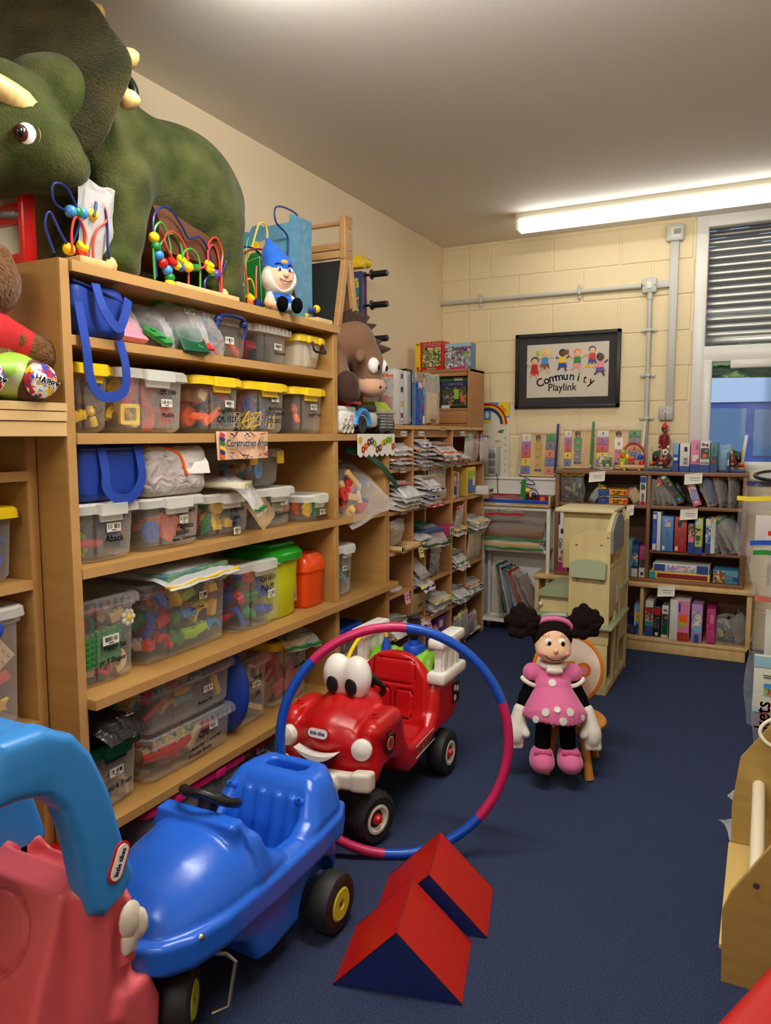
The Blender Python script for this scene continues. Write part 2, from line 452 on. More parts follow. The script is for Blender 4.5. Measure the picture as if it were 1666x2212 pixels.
# roller shutter outside, half way down: each slat a part
SLAT = mat('shutter_slat', (150, 150, 142), .3, metal=.85)
sh = thing('roller_shutter', 'grey metal roller shutter half lowered outside the back window', 'shutter', (0, YB+.24, 2.2))
SLATS = None
pr = []
for k in range(9):
    a = -PI/2+PI*k/8; pr.append((.011*math.cos(a)-.006, .022*math.sin(a)))
pr += [(-.014, .026), (-.014, -.026)]
for k in range(15):
    if SLATS is None:
        b = MB().m(SLAT); b.loft([[(x, -p[0], p[1]) for p in pr] for x in (-.55, 1.3)], smooth=True); o = b.build('slat', sh); SLATS = o.data
    else: o = link('slat', SLATS, sh)
    o.location = (0, 0, .02+.054*k)
b = MB().m(SLAT); b.box((.37, 0, -.025), (1.85, .03, .05), .008); b.build('bottom_bar', sh)
# conduit, trunking, switch boxes on the back wall
def box_fit(name, label, cat, x, z, w_, h_, d_, mt, extra=None, group=None):
    t = thing(name, label, cat, (x, YB, z), 0, group)
    q = MB().m(mt); q.box((0, -d_/2, 0), (w_, d_, h_), .012); q.build('body', t)
    if extra: extra(t, d_)
    return t
t = thing('conduit_pipe', 'pale grey conduit pipe running level across the block wall', 'pipe', (0, YB, 2.557))
b = MB().m(GREYP); b.cyl((XL, -.02, 0), (-.85, -.02, 0), .016); b.cyl((-.9, -.02, 0), (-.85, -.02, 0), .019); b.build('pipe', t)
for x in (-2.06, -1.29):
    b = MB().m(GREYP); b.box((x, -.02, 0), (.02, .045, .046), .006); b.sph((x, -.01, .036), (.014, .008, .018)); b.sph((x, -.01, -.036), (.014, .008, .018)); b.build('saddle_clip', t)
t = thing('conduit_pipe', 'pale grey conduit pipe dropping straight down beside the trunking', 'pipe', (-.79, YB, 0))
b = MB().m(GREYP); b.cyl((0, -.02, 2.52), (.0, -.02, 1.2), .016); b.cyl((0, -.02, 2.52), (0, -.02, 2.46), .02); b.build('pipe', t)
for z in (2.245, 1.925, 1.62):
    b = MB().m(GREYP); b.box((0, -.02, z), (.046, .045, .02), .006); b.sph((.036, -.01, z), (.018, .008, .014)); b.sph((-.036, -.01, z), (.018, .008, .014)); b.build('saddle_clip', t)
t = thing('cable_trunking', 'flat white cable trunking down the block wall with a short side branch', 'trunking', (0, YB, 0))
b = MB().m(GREYP); b.box((-.635, -.015, 2.27), (.055, .03, 1.22), .004); b.build('upright_duct', t)
b = MB().m(GREYP); b.box((-.71, -.014, 2.56), (.11, .028, .05), .004); b.build('side_duct', t)
def deco_top(t, d):
    q = MB().m(PAPER); q.box((.005, -d-.0006, 0), (.06, .001, .06)); q.m(INK)
    for k in range(9): q.box((-.006+.0052*k, -d-.0014, .004), (.0022+.001*(k % 2), .0008, .036))
    q.build('barcode_sticker', t)
box_fit('junction_box', 'square grey junction box with barcode sticker at top of trunking', 'junction box', -.635, 2.90, .115, .115, .05, GREYP, deco_top)
def deco_sw(t, d):
    q = MB().m(PAPER); q.box((0, -d-.003, 0), (.034, .006, .05), .003); q.build('rocker', t)
    for s in (-1, 1):
        q = MB().m(METAL); q.sph((s*.04, -d, 0), .005); q.build('screw', t)
box_fit('switch_box', 'square grey switch box where the level conduit meets the drop pipe', 'switch', -.795, 2.557, .10, .105, .045, GREYP, deco_sw)
def deco_so(t, d):
    q = MB().m(INK)
    for x, z in ((-.02, .02), (.02, .02), (0, .03)): q.box((x, -d-.0005, z), (.005, .001, .008))
    q.build('pin_hole', t)
box_fit('wall_socket', 'square white wall socket at the foot of the trunking', 'socket', -.655, 1.655, .10, .10, .045, LGREY, deco_so)
# strip lights
DIFF = mat('lit_diffuser', (255, 249, 236), .4, emit=2.6)
LENSF = film('lamp_cover', (250, 248, 236), .12, .2, .5)
lnames = ['long fluorescent strip light on the ceiling near the window', 'strip light on the ceiling over the middle of the room', 'strip light on the ceiling behind the viewpoint']
for (x, y, L, W), lb in zip(LAMPS, lnames):
    t = thing('strip_light', lb, 'light', (x, y, ZC), 0)
    q = MB().m(CREAMP); q.box((0, 0, -.022), (L, .10, .044), .004); q.build('body', t)
    q = MB().m(DIFF); q.loft([[(xx, yy, zz) for yy, zz in ((-.062, -.044), (-.058, -.10), (-.03, -.118), (.03, -.118), (.058, -.10), (.062, -.044))] for xx in (-L/2+.03, L/2-.03)], smooth=False); q.build('diffuser', t)
    for s in (-1, 1):
        q = MB().m(mat('lamp_end', (232, 224, 170), .35)); q.box((s*(L/2-.012), 0, -.083), (.024, .13, .078), .01); q.build('end_cap', t)
    ld = bpy.data.lights.new('tube_light', 'AREA'); ld.shape = 'RECTANGLE'; ld.size = L-.1; ld.size_y = .11; ld.energy = W; ld.color = LAMP_WARM
    lo = bpy.data.objects.new('tube_light', ld); COL.objects.link(lo); lo.parent = t; lo.location = (0, 0, -.125)
    ld.spread = math.radians(180)
    for s in (-1, 1):   # the sides of the tube spill onto ceiling and wall
        l2 = bpy.data.lights.new('tube_side', 'AREA'); l2.shape = 'RECTANGLE'; l2.size = L-.1; l2.size_y = .07; l2.energy = W*(.45 if y > 4 else .8); l2.color = LAMP_WARM
        o2 = bpy.data.objects.new('tube_side', l2); COL.objects.link(o2); o2.parent = t; o2.location = (0, s*.07, -.085)
        o2.rotation_euler = (s*PI*.56, 0, 0)
# ---------------------------------------------------------------- outside the window
b = MB().m(mat('tarmac', (110, 110, 108), .9)); b.box((2, 14, -.3), (30, 16, .1)); structure(b.build('road'))
LEAFM = mat('hedge_leaf', (52, 84, 40), .7, var=(3, (112, 142, 84), .4, .62))
rl = random.Random(8)
b = MB().m(LEAFM)
for k in range(2600):
    x, y, z = rl.uniform(-5, 6), 14.4+rl.uniform(-.5, .5), rl.uniform(.4, 5.2); s = rl.uniform(.10, .24)
    M = TR(x, y, z) @ RZ(rl.uniform(0, 6.3)) @ RX(rl.uniform(0, 6.3))
    b.add([tuple(M @ Vector(p)) for p in ((-s, 0, 0), (0, -s*.5, .03), (s, 0, 0), (0, s*.5, .03))], [(0, 1, 2, 3)])
tag(b.build('tree_foliage'), 'green tree foliage behind the parked van outside', 'foliage', None, 'stuff')
b = MB().m(mat('hedge_core', (34, 56, 30), .9)); b.box((.5, 16.4, 2.4), (14, .5, 5.4)); tag(b.build('hedge'), 'dark green hedge behind the leaves outside the window', 'hedge')
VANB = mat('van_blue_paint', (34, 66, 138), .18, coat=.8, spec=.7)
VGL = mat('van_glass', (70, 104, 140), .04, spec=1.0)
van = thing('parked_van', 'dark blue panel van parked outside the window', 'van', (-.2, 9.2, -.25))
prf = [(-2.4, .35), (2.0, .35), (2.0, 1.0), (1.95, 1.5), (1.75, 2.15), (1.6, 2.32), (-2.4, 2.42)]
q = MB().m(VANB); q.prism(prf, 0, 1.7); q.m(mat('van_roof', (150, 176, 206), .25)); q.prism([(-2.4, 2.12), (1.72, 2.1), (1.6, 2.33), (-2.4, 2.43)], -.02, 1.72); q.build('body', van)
q = MB().m(VGL); q.prism([(-1.6, 1.52), (-.02, 1.52), (-.02, 2.04), (-1.6, 2.06)], -.012, .01); q.build('side_window', van)
q = MB().m(VGL); q.prism([(.06, 1.52), (1.25, 1.50), (1.15, 1.98), (.06, 2.03)], -.012, .01); q.build('side_window', van)
q = MB().m(WHITEP); q.box((-.4, -.012, 1.44), (2.9, .02, .03)); q.box((-.3, -.012, 1.12), (3.2, .02, .06)); q.build('side_stripe', van)
for x in (-1.9, .72):
    q = MB().m(RUBBER); q.lathe([(.2, -.1), (.36, -.11), (.4, -.06), (.4, .1), (.2, .1)], 28, (x, .08, .40), RX(PI/2)); o = q.build('wheel', van)
    q = MB().m(METAL); q.lathe([(.01, .115), (.08, .13), (.2, .10), (.24, .07)], 20, (x, .08, .40), RX(PI/2)); q.build('hub_cap', o)
    q = MB().m(mat('van_arch', (20, 30, 60), .5)); q.tube([(x+.5*math.cos(a), -.01, .40+.5*math.sin(a)) for a in [PI*k/14 for k in range(15)]], .035, 6); q.build('wheel_arch', van)
t = thing('lamp_post', 'pale grey steel post standing between window and van', 'post', (.27, 8.1, -.25))
q = MB().m(LGREY); q.cyl((0, 0, 0), (0, 0, 1.55), .075); q.cyl((0, 0, 1.5), (0, 0, 1.6), .075, .045); q.build('base_tube', t)
q = MB().m(LGREY); q.cyl((0, 0, 1.6), (0, 0, 5), .045); q.build('pole', t)
sun = bpy.data.lights.new('sun', 'SUN'); sun.energy = 1.6; sun.angle = .05; sun.color = (1, .93, .82)
so = bpy.data.objects.new('sun', sun); COL.objects.link(so); so.location = (0, 20, 8); so.rotation_euler = (math.radians(52), 0, math.radians(14))
# ---------------------------------------------------------------- shelving along the left wall
XF = -1.90
def board(bm, x0, x1, y0, y1, z0, z1, mt=None, edge=True, ym=None):
    bm.m(mt or BEECH); bm.box(((x0+x1)/2, (y0+y1)/2, (z0+z1)/2), (x1-x0, y1-y0, z1-z0), .003, 2)
def part_board(name, par, x0, x1, y0, y1, z0, z1, mt=None, lip=None):
    q = MB(); c = par.location
    board(q, x0-c[0], x1-c[0], y0-c[1], y1-c[1], z0-c[2], z1-c[2], mt)
    if lip:
        q.m(lip); q.box((x1-c[0]+.0015, (y0+y1)/2-c[1], (z0+z1)/2-c[2]), (.003, y1-y0-.002, z1-z0-.002))
    return q.build(name, par)
s1 = thing('shelf_unit', 'tall beech shelf unit along the left wall, packed with lidded toy boxes', 'shelf unit', (-2.15, 2.42, 0))
part_board('side_panel', s1, XL, XF, 1.605, 1.64, 0, 2.03, None, BEECHEDGE)
part_board('top_board', s1, XL, XF+.012, 1.64, 3.235, 1.995, 2.03, None, BEECHEDGE)
part_board('shelf', s1, XL, XF-.004, 1.64, 3.19, 1.777, 1.81, None, BEECHEDGE)
part_board('shelf', s1, XL, XF+.004, 1.64, 3.82, 1.475, 1.51, None, BEECHEDGE)
part_board('shelf', s1, XL, XF+.002, 1.64, 3.75, 1.052, 1.087, None, BEECHEDGE)
part_board('shelf', s1, XL, XF+.035, 1.64, 3.84, .632, .667, None, BEECHEDGE)
part_board('shelf', s1, XL, XF+.01, 1.64, 3.75, .19, .225, None, BEECHEDGE)
part_board('divider', s1, XL, XF, 3.19, 3.225, 1.51, 1.995, None, BEECHEDGE)
part_board('divider', s1, XL, XF, 3.19, 3.225, 1.087, 1.475, None, BEECHEDGE)
part_board('divider', s1, XL, XF, 3.19, 3.225, .667, 1.052, None, BEECHEDGE)
part_board('divider', s1, XL, XF, 3.19, 3.225, .225, .632, None, BEECHEDGE)
part_board('divider', s1, XL, XF, 3.745, 3.78, 0, 1.475, None, BEECHEDGE)
part_board('back_panel', s1, XL, XL+.012, 1.64, 3.75, .0, 1.995, mat('back_board', (120, 88, 54), .6))
# lower unit nearer the viewpoint, with the ledge the teddy sits on
s0 = thing('shelf_unit', 'beech shelf unit at the left edge, set back under a pine ledge', 'shelf unit', (-2.2, 1.2, 0))
part_board('ledge_board', s0, XL, XF+.01, .5, 1.604, 1.575, 1.60, PINE, PINE)
part_board('ledge_front', s0, XF-.02, XF+.008, .5, 1.604, 1.545, 1.574, PINE, PINE)
part_board('ledge_trim', s0, XF-.02, XF+.004, .5, 1.604, 1.50, 1.544, PINE, PINE)
part_board('side_panel', s0, XL, -2.035, 1.565, 1.60, 0, 1.5, None, BEECHEDGE)
for z in (1.395, 1.055, .60, .15): part_board('shelf', s0, XL, -2.03, .5, 1.565, z-.032, z, None, BEECHEDGE)
part_board('back_panel', s0, XL, XL+.012, .5, 1.56, 0, 1.5, mat('back_board', None))
# pigeon-hole unit
CY = [3.78, 4.11, 4.365, 4.745, 5.02, 5.375]; CZ = [.05, .33, .58, .83, 1.065, 1.31, 1.562]
s2 = thing('pigeonhole_unit', 'beech pigeonhole unit along the left wall stuffed with zip bags', 'shelf unit', (-2.15, 4.58, 0))
part_board('top_board', s2, XL, XF+.008, 3.78, 5.39, 1.537, 1.562, CUB, CUBEDGE)
for z in CZ[:-1]:
    for y0, y1 in zip(CY[:-1], CY[1:]):
        part_board('shelf', s2, XL, XF-.002, y0+.012, y1-.012, z-.022, z, CUB, CUBEDGE)
for i, y in enumerate(CY[1:]):
    z1 = 1.0425 if i == 3 else 1.537
    part_board('divider', s2, XL, XF-(.03 if i == 1 else 0), y-.0115, y+.0115, 0.001, z1, CUB, CUBEDGE)
part_board('divider', s2, XL, XF, 3.781, 3.79, .0, 1.537, CUB, CUBEDGE)
part_board('back_panel', s2, XL, XL+.01, 3.79, 5.36, .03, 1.53, CUB)
for y0, y1 in ((3.79, 4.10), (4.12, 4.355), (4.375, 4.735), (4.755, 5.36)):
    part_board('top_rail', s2, XF-.05, XF-.032, y0, y1, 1.49, 1.536, CUB, CUBEDGE)
part_board('plinth', s2, XF-.06, XF-.04, 3.79, 5.36, 0, .027, CUB)
# ---------------------------------------------------------------- shelving against the back wall
s3 = thing('bookcase', 'low brown bookcase under the window holding jigsaw boxes', 'bookcase', (-.72, 5.58, 0))
def bb(name, x0, x1, y0, y1, z0, z1, par=s3, mt=None): return part_board(name, par, x0, x1, y0, y1, z0, z1, mt or DKWOOD)
bb('top_board', -1.36, -.10, 5.40, 5.735, 1.226, 1.252)
bb('side_panel', -1.36, -1.33, 5.41, 5.735, .485, 1.226); bb('side_panel', -.13, -.10, 5.41, 5.735, .485, 1.226)
bb('divider', -.725, -.70, 5.41, 5.72, .51, 1.226)
bb('shelf', -1.33, -.725, 5.412, 5.72, .995, 1.018); bb('shelf', -.70, -.13, 5.412, 5.72, .995, 1.018)
bb('shelf', -.70, -.13, 5.44, 5.72, .685, .705)
bb('base_board', -1.36, -.10, 5.405, 5.735, .485, .51); bb('back_panel', -1.35, -.11, 5.722, 5.735, .51, 1.226, mt=mat('shaded_back_board', (92, 64, 42), .6))  # back panel coloured darker than the boards, painting in the shade inside the bookcase
s4 = thing('low_shelf', 'low pine shelf on a plinth under the brown bookcase', 'shelf unit', (-.75, 5.56, 0))
for nm, a in (('top_board', (-1.50, -.03, 5.36, 5.735, .455, .484)), ('side_panel', (-1.49, -1.46, 5.38, 5.735, .0, .455)), ('side_panel', (-.075, -.045, 5.38, 5.735, .09, .455)),
              ('divider', (-.745, -.722, 5.39, 5.72, .10, .455)), ('base_board', (-1.46, -.06, 5.375, 5.735, .075, .10)), ('plinth', (-1.46, -.07, 5.385, 5.42, .0, .075)), ('back_panel', (-1.46, -.07, 5.722, 5.735, .10, .455))):
    bb(nm, *a, par=s4, mt=PINE if nm != 'back_panel' else DKWOOD)
# ---------------------------------------------------------------- lidded toy boxes on the shelves
def sticker(b, x, y, z, w_=.05, h_=.024, rot=0.0, code=True):
    """barcode sticker on a face that looks along local -Y"""
    M0 = b.M; L = TR(x, y, z) @ RY(rot); b.M = L if M0 is None else M0 @ L
    b.m(PAPER).box((0, -.0006, 0), (w_, .0012, h_))
    b.m(INK); n = max(6, int(w_/.004)); r_ = random.Random(int(1000*(x+z+w_)))
    for k in range(n):
        if r_.random() < .7: b.box((-w_*.38+w_*.76*k/(n-1), -.0014, h_*.08), (w_*.76/n*r_.choice((.45, .8)), .0006, h_*.46))
    b.box((0, -.0014, -h_*.32), (w_*.3, .0006, h_*.1)); b.M = M0
def tub_outline(w_, d_, r, step):
    """tub outline with a slightly proud centre panel on front and back"""
    o = rrect(w_, d_, r, 4)
    q = w_*.24; f = d_/2
    i = 0
    out = []
    # order from rrect: +x+y corner, -x+y corner, -x-y corner, +x-y corner
    out += o[0:4]+[(q, f), (q-.006, f+step), (-q+.006, f+step), (-q, f)]+o[4:12]+[(-q, -f), (-q+.006, -f-step), (q-.006, -f-step), (q, -f)]+o[12:16]
    return out
def storage_bin(label, x, y0, y1, z, h, d=.36, lid='frost', style='tab', texts=(), code=None, tub=None, group='lidded toy boxes on the long shelves', lidmat=None, rz=PI/2, taper=.012):
    """clear tub with lid; x is the front face, y0..y1 along the shelf, h height with lid. Returns the root"""
    w_ = y1-y0; t = thing('storage_box', label, 'storage box', (x-d/2, (y0+y1)/2, z), rz, group)
    lh = .035 if style != 'clip' else .05; hb = h-lh*.8; step = .008 if style == 'tab' else .004
    q = MB().m(tub or CLEAR); rings = []
    for zz, ins in ((.002, .02+taper), (.008, .008+taper), (.02, taper), (hb*.93, .004), (hb*.93, -.004), (hb, -.005)):
        rings.append([(p[0], p[1], zz) for p in tub_outline(w_-2*ins-.018, d-2*ins-.018, .028, step)])
    q.loft(rings, True, False); q.build('tub', t, 30)
    LM = lidmat or {'frost': FROST, 'yellow': YEL, 'green': DGRN, 'pink': PNK, 'red': RED, 'navy': BLU, 'clear': CLEAR}[lid]
    q = MB().m(LM); rw, rd = w_+.012, d+.012; z0 = hb-lh*.25
    rings = []
    for zz, ins in ((z0, 0), (z0+lh*.75, .002), (z0+lh*.98, .010), (z0+lh*.98, .030), (z0+lh*.62, .036)):
        rings.append([(p[0], p[1], zz) for p in rrect(rw-2*ins, rd-2*ins, .035, 5)])
    q.loft(rings, False, True)
    if style == 'tab':   # pull tab with a sloped tongue on the front
        tw = w_*.42
        for s in (-1, 1):
            yy = s*(rd/2)
            q.loft([[(px*tw/2*k, yy+s*dy, zz) for px, zz in ((-1, z0+lh*.9), (1, z0+lh*.9), (1, zl), (-1, zl))] for k, dy, zl in ((1.05, -.004, z0), (1.0, .016, z0-.004), (.92, .02, z0-.006))], smooth=False)
            q.loft([[(px*tw*.42, yy+s*dy, zz) for px, zz in ((-1, z0+.004), (1, z0+.004), (.92, z0-.028), (-.92, z0-.028))] for dy in (-.006, .003)], smooth=False)
    elif style == 'rib':   # ribbed snap-on lid
        n = max(5, int(rw/.03))
        for k in range(n): q.box((-rw/2+.025+(rw-.05)*k/(n-1), -rd/2, z0+lh*.4), (.008, .012, lh*.8), .003, 2)
    elif style == 'flat':
        for k in (-1, 1): q.box((k*w_*.2, -rd/2-.003, z0+lh*.3), (w_*.1, .012, lh*.9), .004, 2)
        q.box((0, 0, z0+lh*.8), (rw*.6, rd*.7, .01), .004, 2)
    q.build('lid', t, 35)
    f = -(d-.018)/2-step-.001
    if code:
        q = MB(); sticker(q, code[0]*w_, f+.0005+.010*0, code[1]*hb, *(code[2:] if len(code) > 2 else (.055, .027))); q.build('barcode_sticker', t)
    if texts:
        for tx in texts:
            q = MB(); s, px, pz, sz = tx[:4]; sz *= .74; rot = tx[4] if len(tx) > 4 else random.uniform(-.02, .07)
            letter(q, s, sz, fr(px*w_, f-.001, pz*hb, rot), INK, shear=.18, wide=.95, bold=.0007)
            q.build('lettering', t)
    return t
# ---- loose toys that fill the boxes: each piece an object of its own, meshes shared by kind and colour
PCS = {}
def piece_mesh(kind, col):
    k = (kind, col)
    if k in PCS: return PCS[k]
    b = MB().m(PALM[col] if isinstance(col, str) else col)
    if kind == 'brick':
        b.box((0, 0, 0), (.064, .032, .032), .002, 2)
        for i in (-1, 0, 1): b.cyl((i*.021, 0, .015), (i*.021, 0, .023), .008, n=8)
    elif kind == 'cube':
        b.box((0, 0, 0), (.036, .036, .036), .002, 2); b.cyl((0, 0, .018), (0, 0, .026), .009, n=8); b.cyl((0, -.018, 0), (0, -.0185, 0), .011, .006, 8)
    elif kind == 'plank':
        b.box((0, 0, 0), (.095, .016, .024), .002, 2)
    elif kind == 'frame':
        o = rrect(.07, .07, .008, 3); i = rrect(.044, .044, .005, 3); n = len(o)
        rings = [[(p[0], y, p[1]) for p in c] for c, y in ((o, -.008), (o, .008), (i, .008), (i, -.008), (o, -.008))]
        b.loft(rings, False, False, True, False)
    elif kind == 'disc':
        b.lathe([(.004, -.006), (.036, -.006), (.036, .006), (.012, .006), (.010, -.0)], 14, (0, 0, 0), RX(PI/2))
    elif kind == 'wheel':
        b.lathe([(.012, -.010), (.034, -.012), (.038, -.004), (.038, .004), (.034, .012), (.012, .010)], 14, (0, 0, 0), RX(PI/2)); b.cyl((0, -.02, 0), (0, .02, 0), .01, n=8)
    elif kind == 'tube':
        b.cyl((-.04, 0, 0), (.04, 0, 0), .011, n=10); b.cyl((-.045, 0, 0), (-.035, 0, 0), .014, n=10)
    elif kind == 'lattice':
        for a in (-.028, .028): b.cyl((a, 0, -.03), (a, 0, .03), .0025, n=5); b.cyl((-.03, 0, a), (.03, 0, a), .0025, n=5)
        b.cyl((-.028, 0, -.028), (.028, 0, .028), .002, n=5); b.cyl((-.028, 0, .028), (.028, 0, -.028), .002, n=5)
    elif kind == 'plate':
        b.box((0, 0, 0), (.075, .008, .075), .002, 2)
        for i in range(3):
            for j in range(3): b.cyl((-.024+.024*i, -.004, -.024+.024*j), (-.024+.024*i, -.009, -.024+.024*j), .007, n=6)
    elif kind == 'curve':
        pts = [(.05*math.cos(a), .05*math.sin(a)) for a in [PI*(.95-.9*k/6) for k in range(7)]]
        b.loft([[(p[0], y, p[1]-.02), (p[0]*.62, y, p[1]*.62-.02), (p[0]*.62, -y, p[1]*.62-.02), (p[0], -y, p[1]-.02)] for p in pts for y in (-.014,)], True, True, True, False)
    elif kind == 'figure':
        b.box((0, 0, -.02), (.03, .02, .04), .006, 2); b.sph((0, 0, .018), .017, 8, 6); b.cyl((0, 0, .03), (0, 0, .04), .012, n=8)
    elif kind == 'gear':
        p = []
        for j in range(24):
            r_ = .036 if (j//2) % 2 == 0 else .030; p.append((r_*math.cos(j*PI/12), r_*math.sin(j*PI/12)))
        b.prism(p, -.007, .007); b.cyl((0, -.012, 0), (0, .012, 0), .01, n=8)
    elif kind == 'sheet':
        b.box((0, 0, 0), (.13, .004, .11), .001, 2)
    elif kind == 'star':
        p = []
        for j in range(10):
            r_ = .034 if j % 2 == 0 else .016; p.append((r_*math.cos(j*PI/5+PI/2), r_*math.sin(j*PI/5+PI/2)))
        b.prism(p, -.006, .006)
    elif kind == 'stick':
        b.cyl((0, 0, -.05), (0, 0, .05), .006, n=8)
    o = b.build('piece'); me = o.data; bpy.data.objects.remove(o); PCS[k] = me
    return me
SIZE = {'brick': .066, 'cube': .046, 'plank': .075, 'frame': .07, 'disc': .072, 'wheel': .076, 'tube': .075, 'lattice': .062, 'plate': .078, 'curve': .08, 'figure': .055, 'gear': .072, 'sheet': .1, 'star': .066, 'stick': .05}
def fill(root, w_, d, h, kinds, cols, where, seed=1, fillz=.8, scale=1.0, heapcols=None, depth=2):
    """front layers of single toys, a joined heap behind them"""
    r_ = random.Random(seed); M = mw(root); s = max(SIZE[k] for k in kinds)*scale*.66
    W_, H_ = w_-.075, h*fillz-.03
    nx = max(1, int(W_/s)); nz = max(1, int(H_/s))
    for layer in range(depth):
        for i in range(nx):
            for j in range(nz):
                if j == nz-1 and r_.random() < .4: continue
                k = r_.choice(kinds); c = r_.choice(cols); me = piece_mesh(k, c)
                f = scale*min(1.0, s/(SIZE[k]*.66*scale)) * r_.uniform(.86, 1.0)
                x = -W_/2+(i+.5)*W_/nx+r_.uniform(-.004, .004); z = .026+(j+.5)*H_/nz+r_.uniform(-.004, .004)
                y = -d/2+.046+layer*.058+r_.uniform(0, .006)
                nm = {'brick': 'toy_brick', 'cube': 'toy_cube', 'plank': 'toy_plank', 'frame': 'toy_square', 'disc': 'toy_disc', 'wheel': 'toy_roller', 'tube': 'toy_tube', 'lattice': 'lattice_piece',
                      'plate': 'studded_plate', 'curve': 'curved_block', 'figure': 'toy_figure', 'gear': 'toy_gear', 'sheet': 'flat_panel', 'star': 'toy_star', 'stick': 'toy_peg'}[k]
                o = link(nm, me); a = r_.choice((0, 0, PI/2, .5, -.6, 1.0, -.3))
                o.matrix_world = M @ TR(x, y, z) @ RY(a) @ RX(r_.choice((0, 0, .3, -.3))) @ RZ(r_.uniform(-.3, .3)) @ Matrix.Scale(f*.92, 4)
                cn = c if isinstance(c, str) else 'wooden'; cn = {'dark': 'dark green', 'buff': 'buff'}.get(cn, cn)
                cn = {'sky': 'light blue', 'navy': 'dark blue'}.get(cn, cn)
                pos = '%s row' % ('bottom', 'second', 'third', 'fourth', 'fifth', 'sixth', 'seventh')[j] + (', %s from left' % ('first', 'second', 'third', 'fourth', 'fifth', 'sixth', 'seventh', 'eighth', 'ninth', 'tenth')[i]) + (', front' if layer == 0 else ', behind' if layer == 1 else ', deep')
                tag(o, '%s %s, %s, in %s' % (cn, nm.replace('toy_', '').replace('_', ' '), pos, where), 'toy', 'toys in the %s' % where)
    # heap behind
    b = MB()
    hd = d-.1-.058*depth
    if hd > .05:
        for n_ in range(int(46*w_/.3)):
            hc = r_.choice(heapcols or cols); b.m(PALM[hc] if isinstance(hc, str) else hc)
            sx = r_.uniform(.03, .06)
            x = r_.uniform(-W_/2+.03, W_/2-.03); y = -d/2+.09+.058*depth+r_.uniform(0, hd-.08); z = r_.uniform(.05, max(.06, H_-.01))
            b.box((x, y, z), (sx, sx*.6, sx*.7), .002, 2, R=RZ(r_.uniform(0, 3)) @ RX(r_.uniform(0, 3)))
        o = b.build('toy_heap'); o.matrix_world = M
        tag(o, 'jumbled heap of toys deep inside the %s' % where, 'toy heap', None, 'stuff')
WOODT = mat('toy_wood', (216, 172, 108), .5)
LEGOC = ['red', 'yellow', 'green', 'blue', 'lime', 'navy']
XB = XF-.035
def mk(label, where, x, y0, y1, z, h, kinds, cols, seed, d=.36, fz=.86, sc=1.28, depth=2, **kw):
    t = storage_bin(label, x, y0, y1, z, h, d, **kw)
    if kinds: fill(t, y1-y0, d, h, kinds, cols, where, seed, fz, sc, None, depth)
    return t
# upper full-size row
mk('clear box with yellow lid behind the hanging blue bag strap', 'yellow lidded post box', XB, 1.655, 1.845, 1.51, .225, ['brick', 'figure', 'star'], ['yellow', 'red', 'dark', 'yellow'], 1, lid='yellow', fz=.62, sc=1.0)
mk('milky box of yellow and red frames, marked CPL 1986 Mobilo', 'box marked Mobilo', XB, 1.862, 2.20, 1.51, .225, ['frame', 'curve', 'plate'], ['yellow', 'yellow', 'red'], 2, lid='frost', tub=HAZY, fz=.82, code=(.14, .55), texts=(('CPL 1986', .16, .74, .03), ('Mobilo', .15, .33, .032)))
mk('clear box with yellow lid marked Magneblocs 1523', 'box marked Magneblocs', XB, 2.238, 2.53, 1.51, .225, ['plank', 'wheel', 'cube'], ['orange', 'buff', 'red', 'dark', 'orange'], 3, lid='yellow', fz=.85, code=(.17, .60), texts=(('magneblocs', .12, .47, .036), ('CPL 1523', .1, .28, .042)))
mk('clear box of thin white lattice pieces with a yellow lid', 'box of lattice pieces', XB, 2.548, 2.86, 1.51, .222, ['lattice'], ['white', 'white', 'yellow', 'red', 'blue'], 4, lid='yellow', fz=.75, depth=3, code=(.15, .78), texts=(('Bm Knots', .14, .56, .034), ('Constructions', .12, .45, .034), ('CPL 2051', .12, .28, .034)))
mk('clear box with yellow lid marked Jungle Copy, rightmost of its shelf', 'box marked Jungle Copy', XB, 2.884, 3.185, 1.51, .218, ['sheet', 'star', 'figure'], ['dark', 'grey', 'orange', 'dark'], 5, lid='yellow', fz=.75, code=(.1, .66), texts=(('Jungle Copy', .13, .48, .032),))
# small shelf above
t = mk('small clear box with blue swing handle and clips', 'swing handle box', XB-.005, 2.27, 2.60, 1.81, .165, ['plank', 'cube'], [WOODT, 'orange', 'grey'], 6, lid='clear', style='rib', fz=.5, d=.34, code=(.06, .52))
q = MB().m(NAVY); q.tube(curve_pts([(-.085, -.185, .085), (-.088, -.195, .12), (-.07, -.2, .155), (0, -.205, .162), (.07, -.2, .155), (.088, -.195, .12), (.085, -.185, .085)], 5), .008, 8)
for s in (-1, 1): q.sph((s*.08, -.192, .14), .017, 10, 6)
q.build('carry_handle', t)
mk('clear box with ribbed milky lid full of pink and green bricks', 'pink bricks box', XB-.01, 2.63, 2.90, 1.81, .168, ['brick', 'plate'], ['pink', 'red', 'lime', 'green', 'pink'], 7, lid='frost', style='rib', fz=.85, code=(.12, .58), texts=(('Con trainer', .17, .38, .026),), d=.34)
t = storage_bin('small cream bucket with yellow lid and black handle', XB+.01, 2.93, 3.17, 1.81, .16, .22, lid='yellow', style='flat', tub=mat('cream_tub', (216, 208, 184), .3), taper=.02)
q = MB().m(BLACKP); q.tube([(-.03, -.125, .125), (-.035, -.135, .09), (-.025, -.14, .08), (.06, -.14, .08), (.07, -.135, .09), (.065, -.125, .125)], .006, 8); q.build('carry_handle', t)
